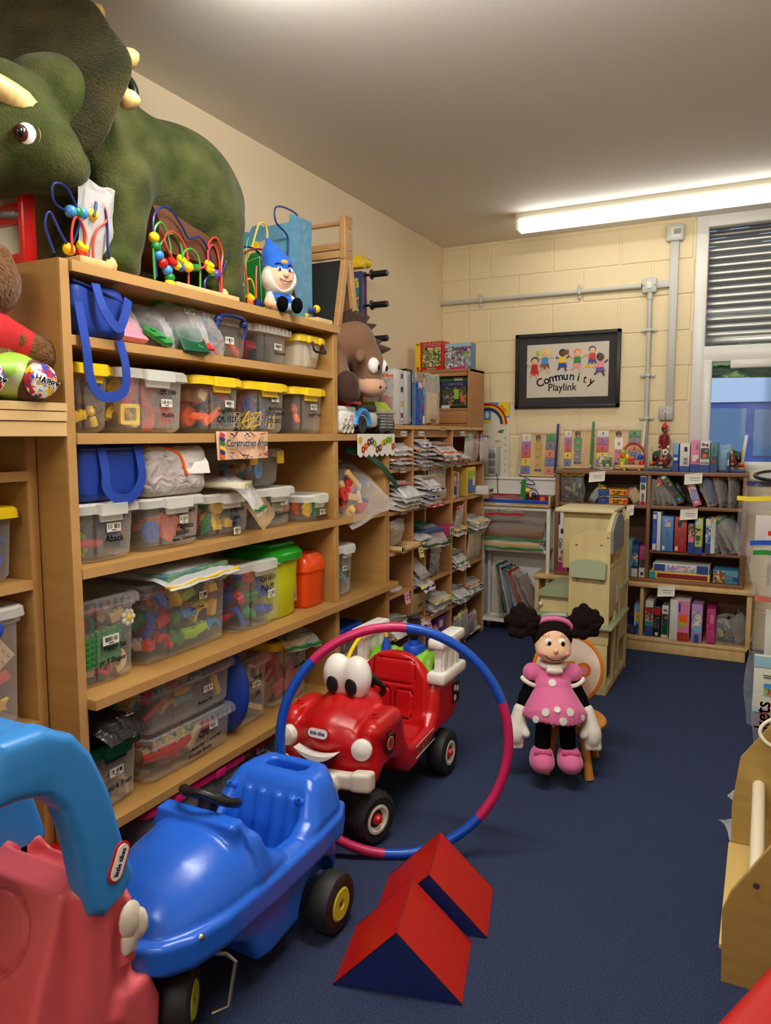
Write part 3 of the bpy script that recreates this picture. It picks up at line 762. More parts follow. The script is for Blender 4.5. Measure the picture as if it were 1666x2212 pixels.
# third row
mk('milky box marked Aback with lime and grey toy parts', 'box marked Aback', XB+.01, 1.65, 1.925, 1.087, .20, ['brick', 'tube', 'cube', 'curve'], ['lime', 'lime', 'red', 'navy', 'grey', 'white'], 8, tub=HAZY, code=(.05, .66, .06, .03), texts=(('CPL 1230', .05, .86, .034), ('Aback', .05, .44, .044)), fz=.85)
mk('milky box marked Magnetic Blocks under the white zip bag', 'box marked Magnetic Blocks', XB, 1.945, 2.275, 1.087, .195, ['cube', 'wheel', 'plate'], ['orange', 'red', 'blue', 'grey'], 9, tub=HAZY, code=(.12, .63, .045, .03), texts=(('CPL 1449', .16, .80, .034), ('Magnetic', .14, .48, .036), ('Blocks', .08, .34, .036), ('Media - Construction', .13, .2, .022)), fz=.62)
mk('clear box of chunky green and red blocks with metal studs, under the zip bag', 'box of studded blocks', XB-.02, 2.285, 2.615, 1.087, .185, ['cube', 'wheel', 'plate'], ['green', 'green', 'red', 'yellow', 'navy'], 10, code=(.12, .14, .045, .03), texts=(('Crepssell', .12, .72, .034), ('Cubes', .08, .5, .036), ('Blc', .08, .34, .034)), fz=.9, sc=1.1)
mk('milky box marked Polydrons under the bucket box', 'box marked Polydrons', XB-.02, 2.63, 2.935, 1.087, .185, ['plate', 'sheet'], ['navy', 'orange', 'red', 'buff', 'dark'], 11, code=(.17, .72, .05, .025), texts=(('Polydrons', .12, .4, .042),), fz=.8)
mk('shallow milky box at the right end of its shelf, by the divider', 'shallow box by the divider', XB+.012, 2.975, 3.19, 1.087, .135, ['plate', 'gear'], ['orange', 'yellow', 'dark', 'green', 'red'], 12, code=(.15, .42, .05, .025), texts=(('Mix Construction', .12, .22, .02),), fz=.75)
t = mk('clear box with yellow side clips standing on the Polydrons box', 'box with yellow clips', XB-.06, 2.60, 2.90, 1.275, .17, ['disc', 'curve'], ['red', 'sky', 'yellow', 'buff'], 13, lid='clear', style='flat', fz=.75, sc=1.3, d=.28, depth=1)
q = MB().m(YEL)
for s in (-1, 1): q.box((s*.10, -.152, .13), (.05, .014, .06), .006, 2)
q.build('clip', t)
# fourth row
DUP = ['red', 'yellow', 'green', 'blue', 'lime', 'red', 'yellow', 'sky', 'white']
t = mk('clear box with ribbed lid marked Happy Set, nearest of its shelf', 'box marked Happy Set', XB-.005, 1.65, 1.925, .667, .30, ['brick', 'curve', 'frame'], ['red', 'red', 'dark', 'yellow', 'buff'], 14, lid='clear', style='rib', code=(.0, .56, .07, .032), texts=(('Happy Set', .06, .46, .034), ('pr 5 Shapes', .02, .30, .034)), fz=.86, sc=1.1)
# green gridded board and daisy pressed to the front of that box
M = mw(t)
q = MB().m(GRN); q.box((-.03, -.155, .125), (.17, .010, .12), .003, 2, R=RY(-.08))
for i in range(8):
    for j in range(6): q.box((-.108+.0225*i, -.1615, .08+.019*j+.0018*i), (.018, .005, .015), .002, 2, R=RY(-.08))
o = q.build('grid_board'); o.matrix_world = M; tag(o, 'green gridded toy board pressed against the box marked Happy Set', 'toy board')
q = MB().m(WHITEP)
for k in range(7): q.sph((.1+.021*math.cos(k*2*PI/7), -.155, .205+.021*math.sin(k*2*PI/7)), (.011, .007, .011), 8, 6)
q.m(YEL); q.sph((.1, -.158, .205), (.014, .008, .014), 10, 6); o = q.build('toy_daisy'); o.matrix_world = M; tag(o, 'white daisy toy with a yellow middle inside the box marked Happy Set', 'toy flower')
mk('large clear box of jumbled building bricks under the yellow zip bag', 'large clear brick box', XB-.015, 1.94, 2.435, .667, .30, ['brick', 'cube', 'curve', 'brick'], DUP, 15, lid='clear', style='flat', code=(.16, .78, .045, .03), texts=(('Zoo / Town', .09, .62, .022),), fz=.88, sc=1.15, d=.4)
mk('milky lidded box marked CPL 1610 Poly M', 'box marked Poly M', XB+.005, 2.45, 2.81, .667, .30, ['cube', 'tube', 'brick'], ['red', 'red', 'green', 'blue', 'orange', 'blue'], 16, code=(.16, .52, .05, .035), texts=(('Cpl 1610', .10, .78, .042), ('Poly M', .08, .64, .048)), fz=.88, d=.4)
# lime tub with green lid, orange canister
t = thing('lidded_tub', 'tall lime tub with a big glossy green domed lid', 'tub', (XB-.14, 2.83, .667), PI/2)
def orr(w_, d_, z, n=28, p=3.2):
    o = []
    for k in range(n):
        a = 2*PI*k/n; c_, s_ = math.cos(a), math.sin(a); o.append((w_/2*abs(c_)**(2/p)*(1 if c_ > 0 else -1), d_/2*abs(s_)**(2/p)*(1 if s_ > 0 else -1), z))
    return o
LIMET = mat('lime_tub', (196, 204, 16), .38); GLID = mat('bright_green_lid', (28, 150, 34), .22)
q = MB().m(LIMET); q.loft([orr(.235, .23, .002), orr(.25, .245, .012), orr(.27, .265, .16), orr(.285, .28, .285)]); q.build('body', t)
q = MB().m(GLID); q.loft([orr(.31, .305, .262), orr(.325, .32, .270), orr(.325, .32, .298), orr(.29, .285, .318), orr(.2, .2, .332), orr(.05, .05, .337)], False); q.box((0, -.03, .335), (.2, .16, .022), .010); q.build('lid', t)
t = thing('lidded_tub', 'small orange plastic canister with rounded lid beside the divider', 'tub', (XB-.10, 3.085, .667), PI/2)
ORT = mat('orange_tub', (232, 74, 12), .3)
q = MB().m(ORT); q.loft([orr(.165, .16, .002, 28, 5), orr(.178, .172, .012, 28, 5), orr(.185, .18, .19, 28, 5)]); q.build('body', t)
q = MB().m(ORT); q.loft([orr(.20, .195, .178, 28, 5), orr(.20, .195, .205, 28, 5), orr(.185, .18, .24, 28, 4), orr(.14, .14, .262, 28, 4), orr(.05, .05, .266, 28, 4)], False); q.build('lid', t)
q = MB().m(PAPER); q.box((-.0945, .0, .10), (.002, .07, .12)); q.m(SKY); q.box((-.0958, .0, .09), (.001, .06, .07)); q.build('sticker', t)
mk('clear box with milky lid alone in the bay right of the divider', 'box past the divider', XB+.01, 3.24, 3.46, .667, .27, ['curve', 'tube', 'figure'], ['red', 'blue', 'teal', 'buff', 'red'], 17, fz=.6, code=(-.1, .62, .04, .025), texts=(('Unifi', .05, .52, .03), ('CPL', .05, .44, .026)), depth=2)
# fifth row
mk('clear box with dark green lid marked Build A Train', 'box marked Build A Train', XB-.01, 1.65, 1.92, .225, .24, ['curve', 'cube', 'plank'], ['white', 'buff', 'orange', 'white', 'red'], 18, lid='green', tub=HAZY, code=(.02, .62, .06, .03), texts=(('Build A Train', .02, .38, .034),), fz=.7)
mk('lower clear box of coloured wooden bricks, under another box', 'wooden bricks box', XB, 1.935, 2.43, .225, .175, ['cube', 'brick', 'plank'], ['red', 'yellow', 'navy', 'green', 'buff', 'red'], 19, lid='clear', style='rib', code=(.22, .82, .05, .026), texts=(('CPL', .1, .72, .05), ('Assorted Coloured', .12, .47, .032), ('Wooden Bricks', .05, .28, .03)), fz=.85)
mk('upper clear box stacked on the wooden bricks box', 'upper box of the clear pair', XB-.005, 1.94, 2.44, .402, .19, ['curve', 'plank', 'tube'], ['buff', 'red', 'yellow', 'teal', 'buff'], 20, lid='clear', style='rib', tub=HAZY, code=(.16, .62, .055, .026), texts=(('Pioneer Set', .12, .34, .026),), fz=.75)
mk('clear box of red and yellow planks with clip lid, marked Jenga', 'box marked Jenga', XB-.04, 2.49, 2.745, .225, .30, ['plank', 'frame'], ['buff', 'buff', 'red', 'buff'], 21, lid='clear', style='rib', code=(.05, .66, .055, .026), texts=(('Jenga', .1, .78, .04), ('CPL', .1, .5, .03)), fz=.85)
mk('clear box with yellow lid marked Play waffle Set', 'box marked Play waffle', XB-.05, 2.775, 3.10, .225, .32, ['plate', 'sheet'], ['red', 'red', 'buff', 'yellow', 'purple'], 22, lid='yellow', texts=(('play waffle', .15, .58, .034), ('Set', .08, .42, .034), ('cpl', .1, .8, .028)), fz=.8)
mk('clear box with royal blue lid behind the hoop', 'box with royal blue lid', XB, 3.25, 3.55, .225, .27, ['brick', 'cube'], ['red', 'pink', 'white', 'red'], 23, lid='navy', fz=.65, code=(.2, .35, .045, .025))
# boxes on the floor under the lowest shelf
mk('wide milky box with a magenta lid on the floor under the shelves', 'box with magenta lid', XB+.03, 1.87, 2.45, .0, .185, None, None, 24, lid='pink', style='flat', tub=HAZY, texts=(('2051', -.2, .75, .035),), d=.40)
mk('milky box with a bright red lid on the floor, partly behind the blue car', 'red lidded floor box behind the blue car', XB+.03, 1.47, 1.60, .0, .18, None, None, 25, lid='red', tub=HAZY, d=.36)
mk('milky box with red lid on the floor right of the magenta lidded box', 'red lidded floor box', XB+.0, 2.48, 2.86, .0, .18, ['brick', 'disc'], ['white', 'grey', 'black'], 26, lid='red', style='flat', code=(-.2, .8, .05, .025), texts=(('CPL 5703', -.2, .62, .03), ('Waffle', -.2, .42, .034), ('Set', -.25, .24, .03)), d=.38, fz=.5)
# near shelf unit at the left edge
XN = -2.045
mk('clear box with yellow lid on the set-back shelf, toy cubes box on top', 'near yellow lidded box', XN, 1.24, 1.545, 1.055, .235, ['brick', 'plank'], ['blue', 'navy', 'red', 'yellow', 'white', 'blue'], 27, d=.33, lid='yellow', fz=.8)
t = mk('tall milky box with blue handles on the near shelf', 'blue handled box', XN+.005, 1.10, 1.545, .60, .385, ['curve', 'plate', 'brick', 'star'], ['buff', 'red', 'dark', 'yellow', 'red'], 28, d=.33, lid='frost', tub=HAZY, style='flat', fz=.72, sc=1.2)
q = MB().m(BLU); q.tube([(-.06, -.185, .30), (.0, -.187, .285), (.045, -.187, .30), (.07, -.187, .32), (.09, -.185, .33)], .018, 8); q.sph((.09, -.187, .33), .03, 12, 8); q.build('carry_handle', t)
mk('low milky box on the lowest near shelf behind the pink car', 'low box of the near shelf', XN, 1.25, 1.54, .15, .25, None, None, 29, d=.33, lid='clear', tub=HAZY)
# ---------------------------------------------------------------- ride-on cars
CARBLUE = mat('ride_on_blue', (34, 100, 214), .26, bump=(220, .03)); CARPINK = mat('ride_on_pink', (214, 92, 98), .38, bump=(160, .05)); CARSKY = mat('ride_on_sky_blue', (48, 132, 206), .36, bump=(160, .04))
CARRED = mat('ride_on_red', (190, 18, 22), .3, bump=(200, .03)); CARCREAM = mat('ride_on_cream', (212, 204, 186), .35); SMILE = mat('white_smile', (236, 232, 224), .35)
HUBL = mat('lime_hub', (190, 204, 50), .45)
def tyre(name, par, x, y, z, r, w_, hub, hubcol, ang=0.0, cap=None, grooves=False):
    """wheel whose axle runs along X; the outer face looks to +X"""
    L = TR(x, y, z) @ RZ(ang) @ RY(PI/2)
    q = MB().m(RUBBER).at(L); h = w_/2
    q.lathe([(r*.45, -h*.9), (r*.82, -h), (r*.95, -h*.8), (r, -h*.4), (r, h*.4), (r*.95, h*.8), (r*.82, h), (r*.58, h*.96), (r*.55, h*.7)], 36)
    o = q.build(name, par)
    q = MB().m(hubcol).at(L)
    if hub == 'flat': q.lathe([(.004, h*.86), (r*.16, h*.86), (r*.18, h*1.0), (r*.5, h*1.02), (r*.58, h*.85), (r*.58, h*.6)], 28)
    else: q.lathe([(.004, h*.5), (r*.2, h*.5), (r*.36, h*.75), (r*.44, h*1.0), (r*.54, h*.98), (r*.56, h*.6)], 28)
    p = q.build('hub', o)
    q = MB().m(cap or METAL).at(L)
    if hub == 'flat': q.lathe([(.004, h*.98), (r*.07, h*.98), (r*.07, h*.8)], 12)
    else: q.lathe([(.003, h*1.2), (r*.12, h*1.15), (r*.19, h*.9), (r*.2, h*.5)], 16)
    q.build('axle_cap', o)
    return o
def steer(par, c, tilt, R=.075, name='steering_wheel'):
    q = MB().m(BLACKP).at(TR(c) @ RX(tilt))
    q.tube([(R*math.cos(a), R*math.sin(a), .004*math.sin(4*a)) for a in [2*PI*k/32 for k in range(32)]], .012, 10, True)
    q.lathe([(.002, .004), (.03, .006), (.036, -.004), (.03, -.016), (.024, -.10)], 18)
    for k in range(3):
        a = PI/2+k*2*PI/3; q.cyl((.02*math.cos(a), .02*math.sin(a), -.004), (R*math.cos(a), R*math.sin(a), 0), .011, n=8)
    return q.build(name, par)
def mirror_poly(h): return h+[(-x, y) for x, y in reversed(h)]
# ---- blue car
car = thing('ride_on_car', 'royal blue plastic ride-on car with black steering wheel, nose against the pink car', 'toy car', (-1.35, 1.2, 0))
up = [(.0, .22), (-.005, .29), (.03, .355), (.09, .405), (.17, .437), (.26, .452), (.335, .455), (.375, .43), (.42, .36), (.48, .325), (.56, .32), (.61, .35), (.66, .42), (.69, .44), (.81, .44), (.84, .37), (.855, .22)]
plan = mirror_poly([(.0, -.005), (.07, .005), (.13, .04), (.17, .10), (.19, .2), (.198, .4), (.196, .62), (.185, .76), (.15, .835), (.0, .85)])
plan2 = [(x*1.07, .42+(y-.42)*1.03) for x, y in plan]
def f_blue(P):
    x, y, z = P[..., 0], P[..., 1], P[..., 2]
    k = 1-np.clip(z-.33, 0, .2)*np.where(y > .4, 2.0, 1.5)
    Q = P.copy(); Q[..., 0] = x/k
    top = smax(s_ext(P, up, 0, 0, .3, .02), s_ext(Q, plan, 2, .36, .2, .0), .05)
    # rounded bonnet: shave the front corners with a long dome
    dome = s_ell(P, (0, .33, .20), (.232, .385, .262)); top = np.where(y < .33, smax(top, dome, .03), top)
    cowl = s_ext(P, [(.29, .30), (.30, .470), (.345, .473), (.37, .43), (.37, .30)], 0, 0, .135, .012)
    top = smin(top, cowl, .02)
    for s in (-1, 1): top = smin(top, s_cap(P, (s*.168, .345, .33), (s*.155, .36, .405), .022, .016), .03)
    band = s_ext(P, plan2, 2, .268, .04, .016)
    band = smax(band, -s_ext(P, [(a*1.04, .42+(b-.42)*1.02) for a, b in plan2], 2, .285, .0035, 0)+0*x, .004) if False else band
    low = smax(s_ext(P, [(.02, .20), (.06, .26), (.84, .26), (.82, .10), (.38, .075), (.34, .085), (.30, .16), (.24, .20)], 0, 0, .3, .01), s_ext(P, [(a*.95, .42+(b-.42)*.95) for a, b in plan], 2, .2, .2, 0), .02)
    b = smin(smin(top, band, .008), low, .012)
    cav = s_ext(P, [(.39, .62), (.375, .16), (.55, .165), (.60, .20), (.625, .30), (.665, .44), (.70, .62)], 0, 0, .128, .03)
    cav = smin(cav, s_ext(P, [(.425, .7), (.455, .38), (.49, .345), (.56, .34), (.60, .39), (.66, .7)], 0, 0, .3, .02), .02)
    b = smax(b, -cav, .022)
    for xx in (-.083, -.03, .03, .083):
        b = smin(b, s_cap(P, (xx, .612, .205), (xx, .66, .375), .021), .006)
    b = smax(b, -s_ext(P, [(q_[0], q_[1]) for q_ in rrect(.15, .055, .027, 5, 0, .752)], 2, .458, .10, .01), .012)
    for s in (-1, 1):
        b = smax(b, -s_cyl(P, (s*.2, .648, .09), .115, .085, 0), .01)
        pass
    return b
sdf_obj('body', f_blue, (-.24, -.04, .05), (.24, .89, .54), .0075, [CARBLUE], car)
steer(car, (-.01, .385, .487), -.55, .08)
tyre('wheel', car, .225, .648, .09, .09, .075, 'flat', HUBL); tyre('wheel', car, -.225, .648, .09, .09, .075, 'flat', HUBL)
tyre('wheel', car, .09, .135, .085, .085, .075, 'flat', HUBL, .5); tyre('wheel', car, -.11, .135, .085, .085, .075, 'flat', HUBL, .5)
q = MB().m(METAL); q.tube([(.12, .16, .24), (.12, .17, .20), (.175, .215, .185), (.195, .225, .165), (.19, .20, .06), (.16, .17, .05)], .006, 8); q.build('steering_rod', car)
q = MB().m(METAL); q.sph((.178, .115, .296), (.012, .012, .009)); q.build('screw', car)
for x in (.12, -.14):
    q = MB().m(CARBLUE); q.box((x, .648, .385), (.04, .03, .02), .006); q.m(BLACKP); q.sph((x, .635, .394), .004); q.build('lug', car)
# ---- pink car with sky-blue roof
car = thing('ride_on_car', 'pink ride-on car with light blue roof pillars, cut off at the left edge', 'toy car', (-1.45, .25, 0))
side = [(.0, .14), (.0, .40), (.06, .46), (.30, .50), (.36, .44), (.40, .24), (.46, .17), (.70, .17), (.77, .22), (.79, .40), (.795, .52), (.84, .56), (.93, .53), (.955, .46), (.965, .30), (.99, .20), (.985, .08), (.90, .07), (.86, .16), (.78, .19), (.70, .16), (.66, .07), (.36, .07), (.3, .17), (.2, .19), (.08, .12)]
pplan = mirror_poly([(.0, -.01), (.12, .0), (.175, .06), (.195, .16), (.198, .5), (.195, .86), (.175, .955), (.12, .985), (.0, .99)])
def f_pink(P):
    x, y, z = P[..., 0], P[..., 1], P[..., 2]
    b = smax(s_ext(P, side, 0, 0, .3, .012), s_ext(P, pplan, 2, .3, .4, .0), .04)
    cav = s_ext(P, [(.34, .9), (.36, .26), (.60, .24), (.70, .27), (.765, .45), (.80, .9)], 0, 0, .155, .03)
    b = smax(b, -cav, .02)
    # raised surround of the rear deck, open well behind the seat
    b = smax(b, -s_ext(P, [(q_[0], q_[1]) for q_ in rrect(.24, .09, .03, 5, .02, .885)], 2, .56, .08, .02), .02)
    seat = s_ext(P, [(.60, .2), (.66, .22), (.775, .53), (.83, .55), (.83, .2)], 0, 0, .16, .015); b = smin(b, seat, .01)
    # round pad pressed into the seat back, ribs below
    n = np.array([0, -.937, .349]); c = np.array([0, .735, .43])
    d = (P-c) @ n; rr = np.sqrt(np.maximum(((P-c)**2).sum(-1)-d*d, 0))
    b = smax(b, -np.maximum(np.abs(rr-.088)-.004, np.abs(d)-.012), .006)
    for xx in (-.11, -.07, -.03, .03, .07, .11):
        b = smax(b, -s_cap(P, (xx, .60, .20), (xx*1.05, .69, .31), .006), .006)
    flare = s_ext(P, [(.86, .20), (.88, .25), (.97, .25), (1.0, .17), (.99, .06), (.93, .06), (.90, .12)], 0, 0, .215, .02); b = smin(b, flare, .02)
    for s in (-1, 1):
        b = smax(b, -s_cyl(P, (s*.2, .80, .085), .105, .06, 0), .01)
        b = smin(b, s_ext(P, [(.90, .30), (.915, .46), (.93, .46), (.935, .30)], 0, s*.185, .02, .01), .02)
    return b
sdf_obj('body', f_pink, (-.24, -.03, .04), (.24, 1.02, .60), .0085, [CARPINK], car)
pil = [(.62, .93), (.72, .925), (.79, .89), (.835, .83), (.875, .735), (.91, .60), (.938, .51), (.905, .475), (.845, .455), (.81, .48), (.795, .57), (.78, .66), (.755, .74), (.72, .785), (.66, .805), (.60, .81)]
def f_roof(P):
    b = s_box(P, (0, .42, .862), (.205, .34, .062), .045)
    b = smax(b, -s_box(P, (0, .42, .812), (.145, .30, .07), .03), .02)
    for s in (-1, 1):
        b = smin(b, s_ext(P, pil, 0, s*.175, .036, .02), .02)
        b = smin(b, s_cap(P, (s*.17, .08, .86), (s*.18, -.0, .50), .03), .02)
    b = smin(b, s_ext(P, [(.55, .83), (.84, .83), (.90, .72), (.955, .52), (.93, .485), (.80, .475), (.62, .56)], 0, -.15, .05, .02), .02)
    return b
sdf_obj('roof', f_roof, (-.24, -.06, .38), (.24, .97, .97), .0085, [CARSKY], car)
def logo(par, M, s=1.0):
    q = MB().at(M)
    for mt, k, y in ((RED, 1.0, 0), (SMILE, .82, .0012)):
        q.m(mt); o = rrect(.085*s*(1 if k == 1 else .87), .042*s*(1 if k == 1 else .72), .021*s, 6)
        q.loft([[(p[0], p[1], y*2-.002) for p in o], [(p[0], p[1], y*2+.0015) for p in o]], True, True, True, False)
    letter(q, 'little tikes', .0185*s, TR(0, 0, .0046), INKBLUE, 0, .78, .0006); q.build('badge', par)
INKBLUE = mat('logo_blue', (28, 40, 120), .5)
logo(car, TR(.2125, .885, .565) @ RZ(PI/2) @ RX(PI/2) @ RZ(1.1), 1.05)
q = MB().m(CARCREAM); q.at(TR(.21, .925, .40) @ RY(PI/2))
for k in range(2): q.sph((-.012+.03*k, -.012+.02*k, .0), (.045-.012*k, .032-.006*k, .016), 14, 8)
q.box((.04, -.018, .0), (.045, .04, .02), .008); q.sph((0, .01, .012), (.034, .012, .018)); q.build('fuel_cap', car)
for s in (-1, 1):
    tyre('wheel', car, s*.165, .80, .085, .085, .075, 'flat', CARCREAM); tyre('wheel', car, s*.165, .16, .085, .085, .075, 'flat', CARCREAM)
# ---- red fire truck with eyes
car = thing('ride_on_truck', 'red ride-on fire truck with big white eyes and smiling front', 'toy truck', (-1.42, 2.215, 0))
tup = [(.075, .22), (.068, .30), (.072, .37), (.10, .425), (.14, .45), (.25, .458), (.30, .455), (.345, .41), (.365, .33), (.40, .285), (.46, .265), (.60, .275), (.65, .32), (.67, .40), (.69, .44), (.90, .42), (.94, .40), (.95, .29), (.985, .27), (.985, .22), (.78, .22), (.66, .215), (.46, .155), (.40, .155), (.33, .20), (.29, .255), (.24, .275), (.18, .265), (.14, .225), (.11, .205)]
tplan = mirror_poly([(.0, .045), (.10, .052), (.165, .075), (.2, .12), (.21, .22), (.208, .5), (.205, .86), (.18, .97), (.0, .99)])
def f_truck(P):
    x, y, z = P[..., 0], P[..., 1], P[..., 2]; ax = np.abs(x)
    b = smax(s_ext(P, tup, 0, 0, .3, .015), s_ext(P, tplan, 2, .3, .4, 0), .045)
    hood = s_ell(P, (0, .24, .385), (.135, .20, .115)); hood = smin(hood, s_ell(P, (0, .30, .44), (.115, .10, .085)), .05)
    b = smin(b, hood, .03)
    for s in (-1, 1):
        b = smax(b, -s_cap(P, (s*.130, .07, .42), (s*.137, .28, .49), .014), .02)     # valley between bonnet and wing
        b = smin(b, s_cap(P, (s*.172, .135, .42), (s*.172, .28, .425), .036), .03)
    b = smax(b, -s_cap(P, (-.022, .08, .515), (-.02, .26, .55), .03), .012)
    cav = s_ext(P, [(.385, .8), (.39, .22), (.58, .22), (.62, .26), (.665, .55), (.67, .8)], 0, 0, .165, .03); b = smax(b, -cav, .02)
    b = smax(b, -s_ext(P, [(.36, .7), (.395, .40), (.43, .30), (.6, .30), (.64, .38), (.66, .7)], 0, 0, .3, .02), .02)
    back = smax(s_ext(P, [(.62, .2), (.655, .44), (.67, .555), (.72, .555), (.73, .2)], 0, 0, .165, .02), s_ell(P, (0, .68, .30), (.20, .3, .265)), .02); b = smin(b, back, .012)
    for c, h in (((0, .662, .475), (.10, .05)), ((-.055, .64, .34), (.043, .06)), ((.055, .64, .34), (.043, .06))):
        q_ = np.abs(np.abs(s_box(P, c, (h[0], .035, h[1]), .02))-.0)-.0028; b = smax(b, -q_, .004)
    b = smin(b, s_box(P, (0, .985, .25), (.17, .02, .03), .012), .02)
    for s in (-1, 1):
        b = smax(b, -s_cyl(P, (s*.22, .775, .11), .115, .085, 0), .01)
    # open mouth hollow
    b = smax(b, -s_ell(P, (0, .030, .318), (.085, .035, .03)), .006)
    return b
sdf_obj('body', f_truck, (-.25, -.06, .13), (.25, 1.03, .60), .0075, [CARRED], car)
def f_eyes(P):
    b = smin(s_ell(P, (-.042, .255, .572), (.060, .052, .082)), s_ell(P, (.042, .255, .572), (.060, .052, .082)), .022); b = smin(b, s_box(P, (0, .262, .55), (.075, .035, .06), .03), .02)
    return b
sdf_obj('eyes', f_eyes, (-.13, .17, .45), (.13, .34, .68), .006, [SMILE], car)
for s in (-1, 1):
    q = MB().m(BLACKP); q.sph((s*.041, .207, .545), (.026, .009, .037), 18, 10); q.build('pupil', car)
def arc_shape(x0, x1, zt, sag, th, n=12):
    up_ = []; lo_ = []
    for k in range(n+1):
        t = -1+2*k/n; x_ = x0+(x1-x0)*(t+1)/2; zz = zt-sag*(1-t*t); up_.append((x_, zz)); lo_.append((x_, zz-th*(1-t*t)))
    return up_+lo_[::-1][1:-1]
q = MB().m(SMILE); pl = arc_shape(-.088, .088, .362, .018, .021); q.prism(pl, .004, .045); q.build('smile', car)
q = MB().m(mat('mouth_dark', (70, 8, 10), .5)); q.prism(arc_shape(-.072, .072, .346, .02, .042), .014, .05); q.m(mat('tongue', (190, 60, 50), .5)); q.sph((0, .016, .300), (.03, .010, .012)); q.build('mouth', car)
for s in (-1, 1):
    q = MB().m(SMILE); q.at(TR(s*.160, .072, .368) @ RZ(s*.25) @ RX(PI/2)); q.lathe([(.002, .016), (.02, .014), (.036, .006), (.040, -.004), (.038, -.02)], 24); q.build('headlight', car)
    q = MB().m(CARRED); q.lathe([(.015, 0), (.015, .012), (.010, .014), (.010, .024), (.002, .027)], 12, (s*.165, .17, .455)); q.build('indicator_stud', car)
logo(car, TR(0, .036, .418) @ RX(PI/2-.22), 1.1)
def f_bump(P):
    Q = P.copy(); Q[..., 1] = P[..., 1]-.9*P[..., 0]**2
    b = s_box(Q, (0, .025, .262), (.205, .022, .030), .012)
    for s in (-1, 1):
        b = smin(b, s_box(Q, (s*.178, .023, .265), (.034, .026, .036), .012), .012)
        b = smin(b, s_ell(Q, (s*.075, .002, .245), (.024, .026, .042)), .008)
    return b
sdf_obj('bumper', f_bump, (-.24, -.05, .18), (.24, .12, .32), .006, [CARCREAM], car)
for s in (-1, 1):
    tyre('wheel', car, s*.185, .775, .1, .1, .085, 'dish', CARCREAM, 0, RED); tyre('wheel', car, s*.165, .125, .1, .1, .095, 'dish', CARCREAM, -.28, RED)
q = MB().m(METAL); q.tube([(.02, .10, .24), (.02, .08, .12), (.03, .085, .07), (.10, .10, .07)], .005, 8); q.build('steering_rod', car)
steer(car, (0, .41, .49), -.95, .075)
# stickers on the near side
GOLD = mat('gold_print', (206, 170, 90), .5)
q = MB().at(TR(.2115, .53, .235) @ RZ(PI/2) @ RX(PI/2) @ RZ(.08)); q.m(SMILE)
for z in (-.024, .024): q.box((0, z, 0), (.185, .004, .0012))
letter(q, 'ENGINE No.5', .036, TR(0, 0, .0008), GOLD, 0, .82, .001); q.build('engine_sticker', car)
q = MB().at(TR(.214, .20, .36) @ RZ(PI/2) @ RX(PI/2)); q.m(BLACKP)
for a in range(4): q.at(TR(.214, .20, .36) @ RZ(PI/2) @ RX(PI/2) @ RZ(a*PI/2)); q.prism([(-.018, .0), (.018, .0), (.024, .045), (-.024, .045)], -.0005, .0005) if False else q.add([(-.012, 0, 0), (.012, 0, 0), (.026, .045, 0), (-.026, .045, 0)], [(0, 1, 2, 3)])
q.at(TR(.2145, .20, .36) @ RZ(PI/2) @ RX(PI/2)); q.m(GOLD); q.lathe([(.001, .001), (.026, .001), (.026, 0)], 20); q.m(RED); q.lathe([(.001, .0016), (.021, .0016), (.021, 0)], 20); letter(q, '5', .034, TR(0, 0, .002), GOLD, 0, 1, .0008); letter(q, 'STATION', .009, TR(0, .036, .001), GOLD); q.build('crest_sticker', car)
q = MB().at(TR(.2085, .88, .345) @ RZ(PI/2) @ RX(PI/2)); q.m(BLACKP); q.box((0, 0, 0), (.075, .095, .0012)); q.m(SMILE)
for xx, yy in ((-.015, .022), (.016, .012), (-.014, -.024)): q.lathe([(.001, .0012), (.014, .0012), (.014, 0)], 14, (xx, yy, 0))
q.m(GOLD); q.lathe([(.001, .0018), (.008, .0018), (.008, 0)], 10, (-.014, -.026, 0)); q.build('gauge_sticker', car)
# hose reel, racks, hoses
q = MB().m(mat('reel_green', (124, 184, 36), .35)); rings = []
for k in range(25):
    xx = -.155+.31*k/24; r_ = .088+.010*abs(math.sin(PI*k/4)); rings.append([(xx, .80+r_*math.cos(2*PI*j/20), .445+r_*math.sin(2*PI*j/20)) for j in range(20)])
q.loft(rings); q.build('hose_reel', car)
q = MB().m(BLU); q.lathe([(.05, .53), (.05, .56), (.046, .566), (.03, .567), (.028, .59), (.002, .59)], 24, (.04, .79, 0)); q.build('filler_cap', car)
q = MB().m(BLACKP); rings = []
q.tube([(.04, .79, .59), (.04, .785, .63), (.045, .78, .67), (.05, .775, .70)], [.016, .026, .028, .018], 14)
for k in range(5): q.tube([(.042+.029*math.cos(a), .783+.029*math.sin(a), .62+.018*k) for a in [2*PI*j/14 for j in range(14)]], .006, 6, True)
q.build('hose_nozzle', car)
q = MB().m(BLU); q.lathe([(.024, .525), (.022, .56), (.012, .585), (.010, .60)], 16, (-.075, .74, 0)); q.build('hose_socket', car)
q = MB().m(YEL); q.tube(curve_pts([(-.075, .74, .60), (-.08, .73, .645), (-.10, .66, .655), (-.12, .55, .62), (-.125, .46, .54), (-.11, .42, .47)], 6), .009, 8); q.build('hose', car)
for s, x in ((1, .195), (-1, -.185)):
    q = MB().m(SMILE); q.box((x, .80, .612), (.075, .26, .045), .012); q.box((x, .80, .46), (.085, .27, .05), .012); q.box((x-.0*s, .80, .535), (.035, .21, .13), .006)
    for yy in (.73, .80, .87): q.box((x+.014, yy, .535), (.02, .045, .12), .008)
    q.build('ladder_rack', car)
